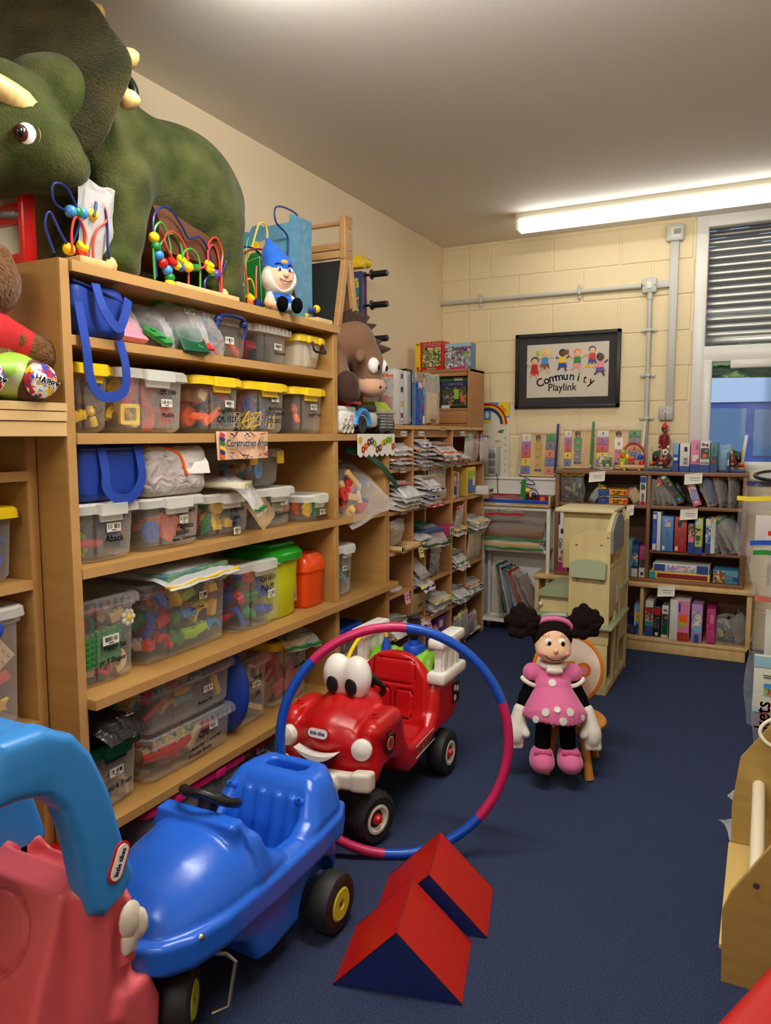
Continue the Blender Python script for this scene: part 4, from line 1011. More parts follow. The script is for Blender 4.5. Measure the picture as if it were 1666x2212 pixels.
# ---------------------------------------------------------------- hoop, foam wedges, red foam at the corner
hp = thing('play_hoop', 'large hoop of blue and magenta tube pieces leaning on the fire truck', 'hoop', (-1.137, 2.307, .421))
az, tl = .46, .08
rv = Vector((math.cos(az), math.sin(az), 0)); uv = Vector((-math.sin(az)*math.sin(tl), math.cos(az)*math.sin(tl), math.cos(tl)))
HB = mat('hoop_blue', (14, 74, 176), .3); HM = mat('hoop_magenta', (186, 30, 88), .35)
seg = [(84, 135, HM), (135, 188, HB), (188, 222, HB), (222, 265, HM), (265, 318, HB), (318, 380, HM), (20, 84, HB)]
for a0, a1, mt in seg:
    q = MB().m(mt); q.tube([.406*(math.cos(math.radians(a0+(a1-a0)*k/14))*rv+math.sin(math.radians(a0+(a1-a0)*k/14))*uv) for k in range(15)], .0175, 12); q.build('tube_piece', hp)
VINR = mat('red_vinyl', (172, 16, 4), .42, bump=(30, .06)); VINB = mat('blue_vinyl', (22, 38, 104), .5, bump=(30, .08)); SEAM = mat('vinyl_seam', (110, 14, 10), .6)
def wedge(label, p, ang, L=.25, Wd=.354, H=.178):
    t = thing('foam_wedge', label, 'foam wedge', (p[0], p[1], 0), ang); n = 8
    def sec(y, ins=0.0, pw=.0):
        return [(-Wd/2+ins, y, .004), (-.010, y, H-ins), (.0, y, H+.003-ins), (.010, y, H-ins), (Wd/2-ins, y, .004)]
    def flank(s):
        q = MB().m(VINR); rings = []
        for i in range(9):
            u = i/8; rings.append([(s*(Wd/2*(1-u)), L*j/8, .003+H*u+.005*math.sin(PI*u)*math.sin(PI*j/8)) for j in range(9)])
        q.loft(rings if s < 0 else rings[::-1], False, False, False, True); q.build('sloping_side', t)
    flank(1); flank(-1)
    for y, nm in ((.002, 'end_panel'), (L-.002, 'end_panel')):
        q = MB().m(VINB); q.add([(-Wd/2, y, .003), (Wd/2, y, .003), (0, y, H+.002)], [(0, 1, 2) if y < .1 else (2, 1, 0)]); q.build(nm, t)
    q = MB().m(VINB); q.add([(-Wd/2, 0, .002), (Wd/2, 0, .002), (Wd/2, L, .002), (-Wd/2, L, .002)], [(3, 2, 1, 0)]); q.build('base', t)
    q = MB().m(SEAM)
    q.tube([(0, .0, H+.002), (0, L, H+.002)], .0022, 6)
    for y in (0, L): q.tube([(-Wd/2, y, .004), (0, y, H+.002), (Wd/2, y, .004)], .0018, 6)
    q.build('seam', t)
wedge('red foam wedge with blue ends, nearer one lying on the carpet', (-.8275, 1.6905), .255)
wedge('red foam wedge with blue ends, farther one beside the hoop', (-.856, 1.973), .255)
# ---------------------------------------------------------------- plush toys and the chair
DINO = mat('dino_plush', (50, 60, 26), .95, bump=(130, .8, .006), var=(9, (82, 84, 46), .35, .7), sheen=.12, spec=.1)
DINO2 = mat('dino_frill_plush', (44, 44, 22), .95, bump=(130, .8, .006), var=(7, (70, 62, 34), .35, .7), sheen=.2, spec=.1)
HORN = mat('dino_horn', (226, 196, 130), .45, bump=(40, .3, .004), var=((8, 60, 8), (206, 170, 100), .4, .7))
SADDLE = mat('saddle_brown', (92, 52, 30), .55, bump=(40, .15))
FRB = mat('bear_fur', (92, 60, 32), .95, bump=(110, 1.0, .012), var=(50, (126, 86, 50), .3, .7), sheen=.3, spec=.1)
PLW = mat('white_plush', (218, 212, 200), .95, bump=(200, .4), sheen=.3, spec=.1)
PLK = mat('black_plush', (10, 9, 10), .95, bump=(200, .4), spec=.05)
PLP = mat('pink_plush', (206, 104, 148), .9, bump=(160, .25), sheen=.4, spec=.1)
PLP2 = mat('rose_velour', (196, 86, 128), .9, bump=(160, .2), sheen=.4, spec=.1)
HAIRK = mat('dark_yarn_hair', (26, 18, 16), .95, bump=(240, .8, .004), spec=.08)
SKIN = mat('peach_plush', (228, 184, 150), .92, bump=(220, .3), sheen=.2, spec=.1)
EYEW = mat('eye_white', (236, 234, 230), .2); EYEBR = mat('eye_brown', (74, 34, 22), .15); EYEK = mat('eye_black', (8, 8, 8), .15)
# ---- big dinosaur on top of the shelves
t = thing('plush_dinosaur', 'huge green plush triceratops standing on top of the tall shelf', 'plush toy', (-2.14, 1.665, 2.03))
def f_dino(P):
    x, y, z = P[..., 0], P[..., 1], P[..., 2]
    b = s_ell(P, (-.02, .66, .43), (.215, .40, .235))
    b = smin(b, s_ell(P, (-.02, .76, .40), (.205, .23, .25)), .12)
    b = smin(b, s_ell(P, (.0, .36, .46), (.175, .22, .20)), .10)
    for s, yy, yf in ((1, .32, .27), (-1, .36, .30)):
        b = smin(b, s_cap(P, (s*.095+.01, yy, .34), (s*.10+.02, yf, .055), .115, .085), .06)
        b = smin(b, s_ell(P, (s*.10+.02, yf-.02, .05), (.092, .105, .055)), .03)
    for s in (1, -1):
        b = smin(b, s_cap(P, (s*.10, .82, .32), (s*.105, .865, .055), .125, .085), .06)
        b = smin(b, s_ell(P, (s*.105, .845, .045), (.09, .10, .05)), .03)
    b = smin(b, s_cap(P, (-.02, .93, .42), (-.05, 1.15, .22), .12, .03), .10)
    b = smin(b, s_cap(P, (.02, .30, .50), (.05, .10, .52), .15, .15), .06)
    # head: broad cheeks, brow, beak towards the viewer's left
    h = s_ell(P, (.02, -.07, .385), (.20, .20, .165)); h = smin(h, s_ell(P, (.0, -.20, .30), (.15, .17, .12)), .10)
    h = smin(h, s_ell(P, (.15, .0, .31), (.10, .13, .10)), .06); h = smin(h, s_ell(P, (.01, -.10, .49), (.16, .14, .08)), .08)
    b = np.where(y < .2, smin(b, h, .02), smin(b, h, .02))
    b = b+.006*np.sin(38*y+9*x)*np.sin(31*z)*np.clip(1.2-4*np.abs(y-.22), 0, 1)
    # fold between cheek and frill
    return b
sdf_obj('body', f_dino, (-.34, -.38, -.005), (.34, 1.34, .74), .012, [DINO], t)
FY = .38
def f_frill(P):
    q0 = P-np.array((-.025, .085, .575)); q = q0.copy(); q[..., 0] = q0[..., 0]*math.cos(FY)+q0[..., 1]*math.sin(FY); q[..., 1] = q0[..., 1]*math.cos(FY)-q0[..., 0]*math.sin(FY); c_, s_ = math.cos(.30), math.sin(.30)
    yy = q[..., 1]*c_-q[..., 2]*s_; zz = q[..., 1]*s_+q[..., 2]*c_
    a = np.arctan2(zz, q[..., 0]); rr = 1+.035*np.cos(7*a-1.2)
    d = np.stack([q[..., 0]/(.34*rr), (yy-.35*q[..., 0]**2*0-.5*(q[..., 0]**2+zz**2)*-.5)/.05, zz/(.345*rr)], -1)
    k = nrm(d); return (k-1)*.05*np.minimum(1, 1.0)
sdf_obj('frill', f_frill, (-.44, -.3, .13), (.42, .46, .955), .012, [DINO2], t)
for a in (-.12, .34, .98, 1.65, 2.3, 3.0):   # frill studs
    cx_, cz_ = .305*math.cos(a), .335*math.sin(a)
    q = MB().m(HORN); q.at(TR(-.025, .085, .575) @ RZ(FY) @ TR(cx_*1.10, .30*cz_+.012, cz_*.985) @ RY(-a+PI/2)); q.lathe([(.026, -.03), (.032, -.012), (.028, .008), (.017, .024), (.003, .032)], 14); q.build('frill_stud', t)
q = MB().m(HORN); q.tube(curve_pts([(.165, -.09, .42), (.185, -.17, .435), (.195, -.28, .455), (.20, -.40, .50)], 4), [.052-.044*k/12 for k in range(13)], 14); q.build('brow_horn', t)
q = MB().m(HORN); q.tube(curve_pts([(-.14, -.09, .42), (-.16, -.17, .435), (-.17, -.28, .455), (-.17, -.40, .50)], 4), [.052-.044*k/12 for k in range(13)], 14); q.build('brow_horn', t)
ey = MB().m(mat('eye_rim', (188, 128, 84), .6)); ey.at(TR(.183, -.112, .335) @ RZ(.80) @ RX(PI/2)); ey.lathe([(.04, -.012), (.050, .0), (.052, .014), (.046, .022), (.040, .018)], 28); eo = ey.build('eyelid', t)
q = MB().m(EYEW); q.sph((.183, -.112, .335), .044, 20, 14); eo = q.build('eye', t)
q = MB().m(EYEBR); q.sph((.2065, -.1405, .329), (.021, .021, .024), 16, 10); q.build('iris', eo)
q = MB().m(EYEK); q.sph((.2165, -.1530, .327), (.0125, .0125, .0155), 14, 8); q.build('pupil', eo)
q = MB().m(mat('handle_green', (40, 52, 34), .3)); q.tube(curve_pts([(.05, .44, .60), (.05, .465, .66), (.05, .46, .715), (.05, .42, .74), (.05, .37, .72)], 5), .016, 10); q.build('grab_handle', t)
q = MB().m(SADDLE); q.loft([[(.14, y, .30), (.170, y, .24), (.165, y, .135), (-.1, y, .12), (-.1, y, .28)] for y in (.44, .45, .76, .77)]); q.build('belly_strap', t)
for yf, x0 in ((.27, .12), (.865, .105)):
    for k in (-1, 0, 1):
        q = MB().m(HORN); q.sph((x0+.045*k+.02, yf-.10+.025*abs(k), .03), (.022, .02, .028), 10, 6); q.build('toe_nail', t)
# ---- teddy on the near ledge
t = thing('teddy_bear', 'brown teddy in red top and green skirt, cut off at the left edge', 'plush toy', (-2.04, 1.42, 1.60))
def f_bear(P):
    b = s_ell(P, (0, 0, .12), (.10, .095, .13)); b = smin(b, s_ell(P, (.0, .02, .345), (.115, .115, .11)), .04)
    b = smin(b, s_ell(P, (.06, .05, .41), (.035, .03, .035)), .02); b = smin(b, s_ell(P, (-.06, -.05, .41), (.035, .03, .035)), .02)
    b = smin(b, s_ell(P, (.07, -.03, .32), (.05, .05, .04)), .03)
    b = smin(b, s_cap(P, (.03, .06, .20), (.06, .165, .145), .045, .055), .02); b = smin(b, s_cap(P, (.03, -.08, .20), (.08, -.15, .13), .045, .055), .02)
    b = smin(b, s_cap(P, (.03, .055, .055), (.12, .085, .06), .055, .062), .02); b = smin(b, s_cap(P, (.03, -.055, .055), (.12, -.09, .06), .055, .062), .02)
    return b
sdf_obj('body', f_bear, (-.2, -.26, -.01), (.25, .26, .48), .009, [FRB], t)
REDC = mat('red_jersey', (188, 24, 30), .85, bump=(60, .3)); LIMC = mat('lime_satin', (150, 196, 60), .5, bump=(30, .3), var=(12, (206, 226, 160), .5, .6))
def f_top(P):
    b = s_ell(P, (0, 0, .19), (.108, .105, .09)); b = smin(b, s_cap(P, (.02, .06, .21), (.045, .125, .165), .05, .055), .02); return smin(b, s_cap(P, (.02, -.06, .21), (.05, -.12, .16), .05, .055), .02)
sdf_obj('red_top', f_top, (-.2, -.25, .05), (.2, .25, .32), .009, [REDC], t)
def f_skirt(P): return smin(s_ell(P, (.02, 0, .085), (.135, .14, .055)), s_ell(P, (.08, .065, .07), (.075, .075, .07)), .03)
sdf_obj('skirt', f_skirt, (-.2, -.2, -.0), (.22, .2, .17), .009, [LIMC], t)
for s in (-1, 1):
    q = MB().m(printed('bear_foot_print', [(206, 30, 40), (236, 190, 40), (40, 60, 170), (230, 230, 226)], 55)); q.at(TR(.172, s*.085, .06) @ RY(PI/2)); q.lathe([(.002, .018), (.03, .014), (.048, .004), (.052, -.012)], 20); fp = q.build('foot_pad', t)
    q = MB(); letter(q, 'HAPPY', .03, TR(.192, s*.085, .055) @ RZ(PI/2) @ RX(PI/2) @ RZ(-.3), SMILE, .1, .9, .002); q.build('lettering', fp)
# ---- gnome doll
t = thing('gnome_doll', 'plush gnome with tall blue hat and white beard seated on the shelf edge', 'plush toy', (-1.945, 2.80, 2.03), PI/2-.45)
BLUC = mat('blue_felt', (20, 92, 190), .85, bump=(120, .3), sheen=.3)
def f_gbody(P):
    b = s_ell(P, (0, .0, .055), (.045, .04, .06)); b = smin(b, s_ell(P, (-.0, -.005, .165), (.072, .064, .075)), .015)
    for s in (-1, 1):
        b = smin(b, s_cap(P, (s*.04, -.005, .08), (s*.062, -.035, .045), .02, .024), .01); b = smin(b, s_cap(P, (s*.025, -.02, .022), (s*.034, -.075, .024), .022, .022), .01)
    return b
PALEC = mat('pale_blue_cloth', (176, 196, 206), .85)
def pk(C):
    o = np.zeros(len(C), int); o[(C[:, 2] < .088)] = 1; arm = (np.abs(C[:, 0]) > .045) & (C[:, 2] < .1); o[arm] = 2
    o[(C[:, 1] < -.045) & (C[:, 2] < .055)] = 2; o[(np.abs(C[:, 0]) > .052) & (C[:, 1] < -.03) & (C[:, 2] < .075)] = 0; return o
sdf_obj('body', f_gbody, (-.11, -.12, -.005), (.11, .09, .26), .005, [SKIN, BLUC, PALEC], t, pk)
def f_hat(P):
    b = s_cap(P, (0, .005, .205), (-.02, .01, .255), .074, .045); b = smin(b, s_cap(P, (-.02, .01, .255), (-.035, .02, .315), .045, .012), .02)
    return smax(b, -(P[..., 2]-.192-.35*P[..., 1]), .006)
sdf_obj('hat', f_hat, (-.12, -.1, .13), (.1, .11, .35), .005, [BLUC], t)
def f_beard(P):
    b = s_ell(P, (0, -.008, .15), (.080, .068, .07)); b = smax(b, -s_ell(P, (0, -.05, .185), (.060, .07, .085)), .01); return smax(b, P[..., 2]-.19, .005)
sdf_obj('beard', f_beard, (-.11, -.11, .06), (.11, .09, .21), .005, [PLW], t)
for s in (-1, 1):
    q = MB().m(PLK); q.sph((s*.036, -.098, .030), (.024, .03, .034), 14, 10); q.build('boot', t)
    q = MB().m(EYEW); q.sph((s*.026, -.064, .183), (.013, .006, .010), 12, 8); e_ = q.build('eye', t)
    q = MB().m(INKBLUE); q.sph((s*.024-.004, -.069, .182), (.007, .003, .008), 10, 6); q.build('iris', e_)
    q = MB().m(EYEK); q.tube([(s*.044, -.054, .204), (s*.03, -.064, .207), (s*.012, -.068, .199)], .0035, 6); q.build('eyebrow', t)
q = MB().m(SKIN); q.sph((0, -.072, .163), (.013, .012, .014), 12, 8); q.build('nose', t)
q = MB().m(EYEK); q.tube([(-.028, -.066, .143), (-.005, -.074, .132), (.02, -.068, .134), (.034, -.06, .142)], .0018, 5); q.build('mouth', t)
q = MB().m(BLACKP); q.tube([(.045*math.cos(a), .04*math.sin(a), .062) for a in [2*PI*k/24 for k in range(24)]], .006, 6, True); q.m(LGREY); q.box((0, -.043, .062), (.02, .006, .018), .002, 2); q.build('belt', t)
q = MB().m(mat('ginger_hair', (206, 150, 50), .8)); q.sph((.0, -.058, .214), (.02, .014, .012), 10, 6); q.build('fringe', t)
# ---- brown horse plush hanging its head over the toy truck
t = thing('plush_horse', 'brown plush horse with drooping head, white eyes and dark mane', 'plush toy', (-1.965, 3.47, 1.585))
HBR = mat('horse_brown', (122, 88, 62), .92, bump=(110, .3), sheen=.25); HMZ = mat('horse_muzzle', (206, 160, 128), .92, bump=(110, .3), sheen=.25); HDK = mat('horse_dark', (62, 36, 24), .92, bump=(90, .5), sheen=.2)
def f_horse(P):
    b = s_cap(P, (-.10, -.10, .36), (.02, .02, .40), .12, .095); b = smin(b, s_cap(P, (.02, .02, .40), (.07, .06, .30), .095, .075), .05)
    b = smin(b, s_cap(P, (.07, .06, .30), (.085, .05, .20), .078, .066), .04); b = smin(b, s_ell(P, (.095, .06, .165), (.075, .085, .052)), .03)
    b = smin(b, s_cap(P, (-.02, -.14, .28), (.06, -.16, .16), .07, .05), .04)
    b = smin(b, s_ell(P, (-.18, -.05, .30), (.13, .14, .17)), .06)
    return b
def pkh(C):
    o = np.zeros(len(C), int); o[(C[:, 2] < .205) & (C[:, 1] > -.06)] = 1; return o
sdf_obj('body', f_horse, (-.34, -.28, .05), (.22, .2, .54), .009, [HBR, HMZ], t, pkh)
def f_hoof(P): return smin(s_ell(P, (.075, -.165, .165), (.062, .062, .075)), s_ell(P, (.09, -.16, .12), (.05, .05, .04)), .02)
sdf_obj('hoof', f_hoof, (-.02, -.26, .06), (.17, -.07, .27), .008, [HDK], t)
rm = random.Random(5)
for k in range(9):
    u = k/8; p = Vector((-.05+.12*u, -.01+.10*u, .49-.0*u)) if u < .5 else Vector((.01+.07*(u-.5)*2, .04+.06*(u-.5)*2, .49-.13*(u-.5)*2))
    q = MB().m(HDK); d_ = Vector((rm.uniform(-.01, .03), .05+.04*u, .07-.05*u)); q.tube([p, p+d_*.7, p+d_*1.35+Vector((.0, .015, -.004))], [.03, .026, .005], 8); q.build('mane_tuft', t)
for s in (-1, 1):
    q = MB().m(HBR); c_ = Vector((.085, .03+s*.085, .335)); q.tube([c_-Vector((0, s*.02, -.01)), c_+Vector((.015, s*.025, -.02)), c_+Vector((.03, s*.05, -.045))], [.018, .026, .008], 10); q.build('ear', t)
    q = MB().m(EYEW); q.sph((.135, .055+s*.047, .275), (.030, .036, .042), 16, 10); e_ = q.build('eye', t)
    q = MB().m(EYEK); q.sph((.160, .058+s*.045, .268), (.010, .012, .016), 12, 8); q.build('pupil', e_)
for s in (-1, 1):
    q = MB().m(HDK); q.sph((.162, .06+s*.03, .165), (.008, .012, .008), 8, 6); q.build('nostril', t)
# ---- child's chair with the rag doll
t = thing('childs_chair', 'small wooden round-backed chair under the pink rag doll', 'chair', (-.745, 3.33, 0), 0)
OAK = mat('honey_wood', (206, 140, 56), .4, var=((4, 30, 4), (190, 120, 44), .3, .7)); ORW = mat('orange_edge', (220, 120, 24), .35)
q = MB().m(OAK); q.lathe([(.02, .205), (.15, .205), (.158, .213), (.158, .222), (.15, .230), (.02, .230)], 36); q.build('seat', t)
for a in (-.62, .62, PI-.7, PI+.7):
    a2 = a-PI/2+.15; q = MB().m(OAK); q.cyl((.10*math.cos(a2), .10*math.sin(a2), .21), (.165*math.cos(a2), .165*math.sin(a2), .0), .017, .021, 14); q.build('leg', t)
L = TR(-.05, .14, .40) @ RZ(.35) @ RX(PI/2-.14)
q = MB().m(ORW).at(L); q.lathe([(.002, -.008), (.160, -.008), (.166, -.003), (.166, .005), (.160, .010), (.152, .010), (.152, .006), (.002, .006)], 44)
bk = q.build('backrest', t)
q = MB().m(mat('cream_print', (226, 208, 190), .5)).at(L); q.lathe([(.002, .0075), (.150, .0075), (.150, .003)], 40)
q.m(ORW); q.add([(-.03, -.13, .0085), (.03, -.13, .0085), (.045, -.02, .0085), (.03, .04, .0085), (-.03, .04, .0085)], [(0, 1, 2, 3, 4)])
for s in (-1, 1): q.lathe([(.002, .0089), (.036, .0089), (.036, .008)], 16, (s*.07, -.0, 0))
q.m(TEAL); q.box((-.02, .085, .0086), (.028, .075, .001))
q.m(LPINK); q.lathe([(.002, .0094), (.02, .0094), (.02, .009)], 12, (.07, -.0, 0)); q.build('printed_picture', bk)
for s in (-1, 1):
    q = MB().m(OAK); q.cyl((s*.055-.04, .105+s*.02, .215), (s*.055-.05, .13+s*.02, .30), .014, n=10); q.build('back_post', t)
# rag doll in a pink spotted dress: a plain cloth doll with two black hair puffs
d0 = thing('rag_doll', 'large rag doll in pink spotted dress with black hair puffs, seated on chair', 'plush toy', (-.80, 3.205, .068), .40); d0.scale = (.955, .955, .955)
def f_doll(P):
    b = s_ell(P, (0, .03, .335), (.082, .07, .12)); b = smin(b, s_ell(P, (0, .02, .545), (.082, .075, .088)), .02)
    b = smin(b, s_ell(P, (0, -.018, .515), (.072, .055, .045)), .03)
    for s in (-1, 1):
        b = smin(b, s_cap(P, (s*.075, .02, .41), (s*.125, -.015, .30), .03, .028), .02); b = smin(b, s_cap(P, (s*.125, -.015, .30), (s*.150, -.045, .235), .028, .03), .01)
        b = smin(b, s_cap(P, (s*.042, .0, .25), (s*.05, -.10, .235), .038, .036), .02); b = smin(b, s_cap(P, (s*.05, -.10, .235), (s*.058, -.115, .09), .036, .034), .02)
    return b
def pkd(C): return np.where(C[:, 2] > .425, 0, 1)
sdf_obj('body', f_doll, (-.24, -.2, .03), (.24, .14, .66), .007, [SKIN, PLK], d0, pkd)
def f_hair(P):
    b = s_ell(P, (0, .035, .57), (.092, .078, .085)); b = smax(b, -s_ell(P, (0, -.055, .53), (.078, .085, .088)), .01)
    return b
sdf_obj('hair', f_hair, (-.13, -.1, .46), (.13, .14, .68), .006, [HAIRK], d0)
for s in (-1, 1):
    c0 = (s*.142, .035, .645)
    curls = [(c0[0]+.068*math.cos(k*2.4)*math.sqrt((k+.5)/22), c0[1]-.03+.03*((k*7) % 5)/4, c0[2]+.068*math.sin(k*2.4)*math.sqrt((k+.5)/22)) for k in range(22)]
    def f_puff(P, c0=c0, curls=curls):
        b = s_ell(P, c0, (.066, .045, .066))
        for c in curls: b = smin(b, s_sph(P, c, .023), .004)
        return b
    sdf_obj('hair_puff', f_puff, (c0[0]-.11, -.05, .54), (c0[0]+.11, .13, .75), .006, [HAIRK], d0)
    q = MB().m(EYEW); q.sph((s*.030, -.050, .565), (.017, .007, .021), 14, 8); e_ = q.build('eye', d0)
    q = MB().m(EYEK); q.sph((s*.030+.004, -.056, .562), (.009, .004, .012), 10, 6); q.build('pupil', e_)
    q = MB().m(EYEK)
    for k in range(3): q.tube([(s*(.026+.010*k), -.046+.004*k, .588), (s*(.030+.014*k), -.047+.004*k, .602-.003*k)], .0012, 5)
    q.build('eyelash', d0)
    q = MB().m(LPINK); q.sph((s*.05, -.055, .515), (.016, .006, .012), 10, 6); q.build('cheek', d0)
q = MB().m(SKIN); q.sph((0, -.074, .533), (.012, .010, .011), 12, 8); q.build('nose', d0)
q = MB().m(EYEK); q.tube(curve_pts([(-.045, -.062, .508), (-.025, -.072, .494), (0, -.076, .489), (.025, -.072, .494), (.045, -.062, .508)], 4), .0022, 6); q.build('mouth', d0)
q = MB().m(PLP); q.tube([(.093*math.cos(a), .03-.02*abs(math.sin(a)), .60+.062*math.sin(a)) for a in [PI*k/16 for k in range(17)]], .012, 10); q.build('hairband', d0)
def f_dress(P):
    x, y, z = P[..., 0], P[..., 1], P[..., 2]
    b = s_cap(P, (0, .025, .40), (0, .02, .335), .072, .088)
    sk = s_cap(P, (0, .0, .33), (0, -.045, .235), .092, .150); sk = smax(sk, .232-.10*np.sin(16*x)*.06-z, .006); sk = smax(sk, -(s_cap(P, (0, .0, .30), (0, -.045, .205), .08, .138)), .004)
    sk = sk+.004*np.sin(50*np.arctan2(x, -y-.0))*np.clip((.33-z)*8, 0, 1)*.5
    b = smin(b, sk, .012)
    for s in (-1, 1): b = smin(b, s_ell(P, (s*.092, .015, .405), (.043, .044, .045)), .012)
    return b
sdf_obj('dress', f_dress, (-.22, -.22, .17), (.22, .16, .50), .006, [PLP], d0)
q = MB().m(PLP2); q.tube([(.089*math.cos(a), .016+.084*math.sin(a), .328) for a in [2*PI*k/28 for k in range(28)]], .011, 8, True); q.build('sash', d0)
ys = np.linspace(-.26, .05, 320)
for px, pz, r_ in ((-.012, .385, .019), (-.055, .285, .019), (.052, .288, .019), (-.095, .247, .017), (.02, .252, .019), (.112, .252, .015), (-.005, .300, .016)):
    v = f_dress(np.stack([np.full(320, px), ys, np.full(320, pz)], -1)); i_ = int(np.argmax(v < 0)); p = np.array((px, ys[i_], pz))
    n_ = Vector([float(f_dress((p+e)[None])[0]-f_dress((p-e)[None])[0]) for e in np.eye(3)*.004]).normalized()
    q = MB().m(PLW); q.at(TR(*p) @ n_.to_track_quat('Z', 'Y').to_matrix().to_4x4()); q.lathe([(.001, .0035), (r_*.9, .003), (r_, -.008)], 18); q.build('spot', d0)
def f_col(P):
    b = s_torus(P, (0, .012, .447), .052, .014); return smin(b, s_ell(P, (0, -.055, .436), (.04, .012, .016)), .01)
sdf_obj('collar', f_col, (-.09, -.09, .40), (.09, .1, .48), .005, [PLW], d0)
for s in (-1, 1):
    q = MB().m(PLW); q.tube([(s*.106+.032*math.cos(a), -.0+.034*math.sin(a), .366+s*0+.016*math.cos(a)*s) for a in [2*PI*k/18 for k in range(18)]], .010, 8, True); q.build('sleeve_cuff', d0)
    def f_mit(P, s=s):
        b = s_cap(P, (s*.148, -.04, .245), (s*.168, -.065, .165), .034, .040); b = smin(b, s_ell(P, (s*.172, -.072, .135), (.04, .038, .045)), .02)
        b = smin(b, s_cap(P, (s*.140, -.075, .18), (s*.128, -.10, .155), .018, .018), .012)
        for k in (-1, 0, 1): b = smin(b, s_cap(P, (s*(.172+.018*k), -.075, .13), (s*(.176+.022*k), -.082, .092), .019, .016), .006)
        return b
    sdf_obj('white_mitten', f_mit, (min(s*.08, s*.24), -.15, .05), (max(s*.08, s*.24), .02, .30), .006, [PLW], d0)
    def f_shoe(P, s=s):
        return smin(s_ell(P, (s*.062, -.145, .048), (.056, .075, .048)), s_ell(P, (s*.06, -.115, .075), (.048, .045, .04)), .02)
    so_ = sdf_obj('plush_shoe', f_shoe, (min(s*0, s*.13), -.24, -.01), (max(s*0, s*.13), -.05, .13), .006, [PLP], d0)
    q = MB().m(PLP2)
    for k in (-1, 1): q.sph((s*.062+k*.022, -.168, .098), (.020, .010, .013), 12, 8)
    q.sph((s*.062, -.17, .098), .008, 8, 6); q.build('shoe_bow', so_)
q = MB().m(PAPER); q.box((-.01, -.10, .205), (.02, .003, .03), .0005, 2, R=RY(.3)); q.build('care_tag', d0)
BAGM = {}
# ---------------------------------------------------------------- bags: clear zip bags built once per shape, then reused

def bag_mesh(w_, d_, puff, seed, droop=0.0, mt=None, crump=.010):
    k = (round(w_, 2), round(d_, 2), round(puff, 3), seed, round(droop, 2), (mt or BAGH).name)
    if k in BAGM: return BAGM[k]
    r_ = random.Random(seed); nx, ny = 11, 13; ph = [r_.uniform(0, 6.3) for _ in range(6)]; fq = [r_.uniform(8, 26) for _ in range(6)]
    b = MB().m(mt or BAGH); V = []
    for s in (1, -1):
        for j in range(ny+1):
            v = j/ny
            for i in range(nx+1):
                u = -1+2*i/nx; e = (1-abs(u)**3)*(1-abs(2*v-1)**4)
                n_ = crump*(math.sin(fq[0]*u+ph[0]+5*v)*math.sin(fq[1]*v+ph[1])+.6*math.sin(fq[2]*v+9*u+ph[2]))*.6
                wob = .018*math.sin(6*v+ph[3])+.012*math.sin(5*u+ph[4])
                z = (puff*e*(.55 if s < 0 else 1)+abs(n_)*e)*s+n_*.5*(1-e)
                z += -droop*max(0, .42-v)**2*5.5
                V.append((u*w_/2*(1+.05*math.sin(5*v+ph[5]))+wob*.3, (v-.5)*d_+wob*.4, z))
    W_ = nx+1; H_ = ny+1; F = []
    for s in range(2):
        for j in range(ny):
            for i in range(nx):
                a = s*W_*H_+j*W_+i; f = (a, a+1, a+W_+1, a+W_); F.append(f if s == 0 else f[::-1])
    b.add(V, F, True); o = b.build('bag'); me = o.data; bpy.data.objects.remove(o); BAGM[k] = me
    return me
def zip_bag(label, M, w_, d_, puff=.012, seed=1, droop=0.0, strip=None, fill_=None, mt=None, group=None, end=-1, code=False, cat='bag', fy=0.0, fd=.7, fw=.8, strip_w=.016):
    """bag lying in its own XY plane, mouth (strip) at the local -Y or +Y end"""
    root = thing('zip_bag', label, cat, group=group); root.matrix_world = M
    link('film', bag_mesh(w_, d_, puff, seed, droop, mt), root)
    if strip is not None:
        q = MB().m(strip); y = end*(d_/2-.012); n = 8
        pts = [(w_*(-.5+k/n), y+.004*math.sin(k*1.7+seed), .003-(droop*max(0, .42-(y/d_+.5))**2*5.5)+.004*math.sin(k*2.1+seed)) for k in range(n+1)]
        q.loft([[(p[0], p[1]-strip_w/2, p[2]-.003), (p[0], p[1]+strip_w/2, p[2]-.003), (p[0], p[1]+strip_w/2, p[2]+.004), (p[0], p[1]-strip_w/2, p[2]+.004)] for p in pts], smooth=False); q.build('zip_strip', root)
    if fill_ is not None:
        q = MB().m(fill_); q.box((0, fy, 0), (w_*fw, d_*fd, max(.006, puff*.9)), .002, 2); q.build('contents', root)
    if code:
        q = MB(); q.at(TR(w_*.18, end*(d_/2-.05), puff*.6+.008) @ RX(-PI/2)); sticker(q, 0, 0, 0, .045, .022); q.build('barcode_sticker', root)
    return root
def at_left(x, y, z, tilt=0.0, roll=0.0, yaw=0.0):
    """place something whose local -Y points out of the left-wall shelves"""
    return TR(x, y, z) @ RZ(PI/2+yaw) @ RX(tilt) @ RY(roll)
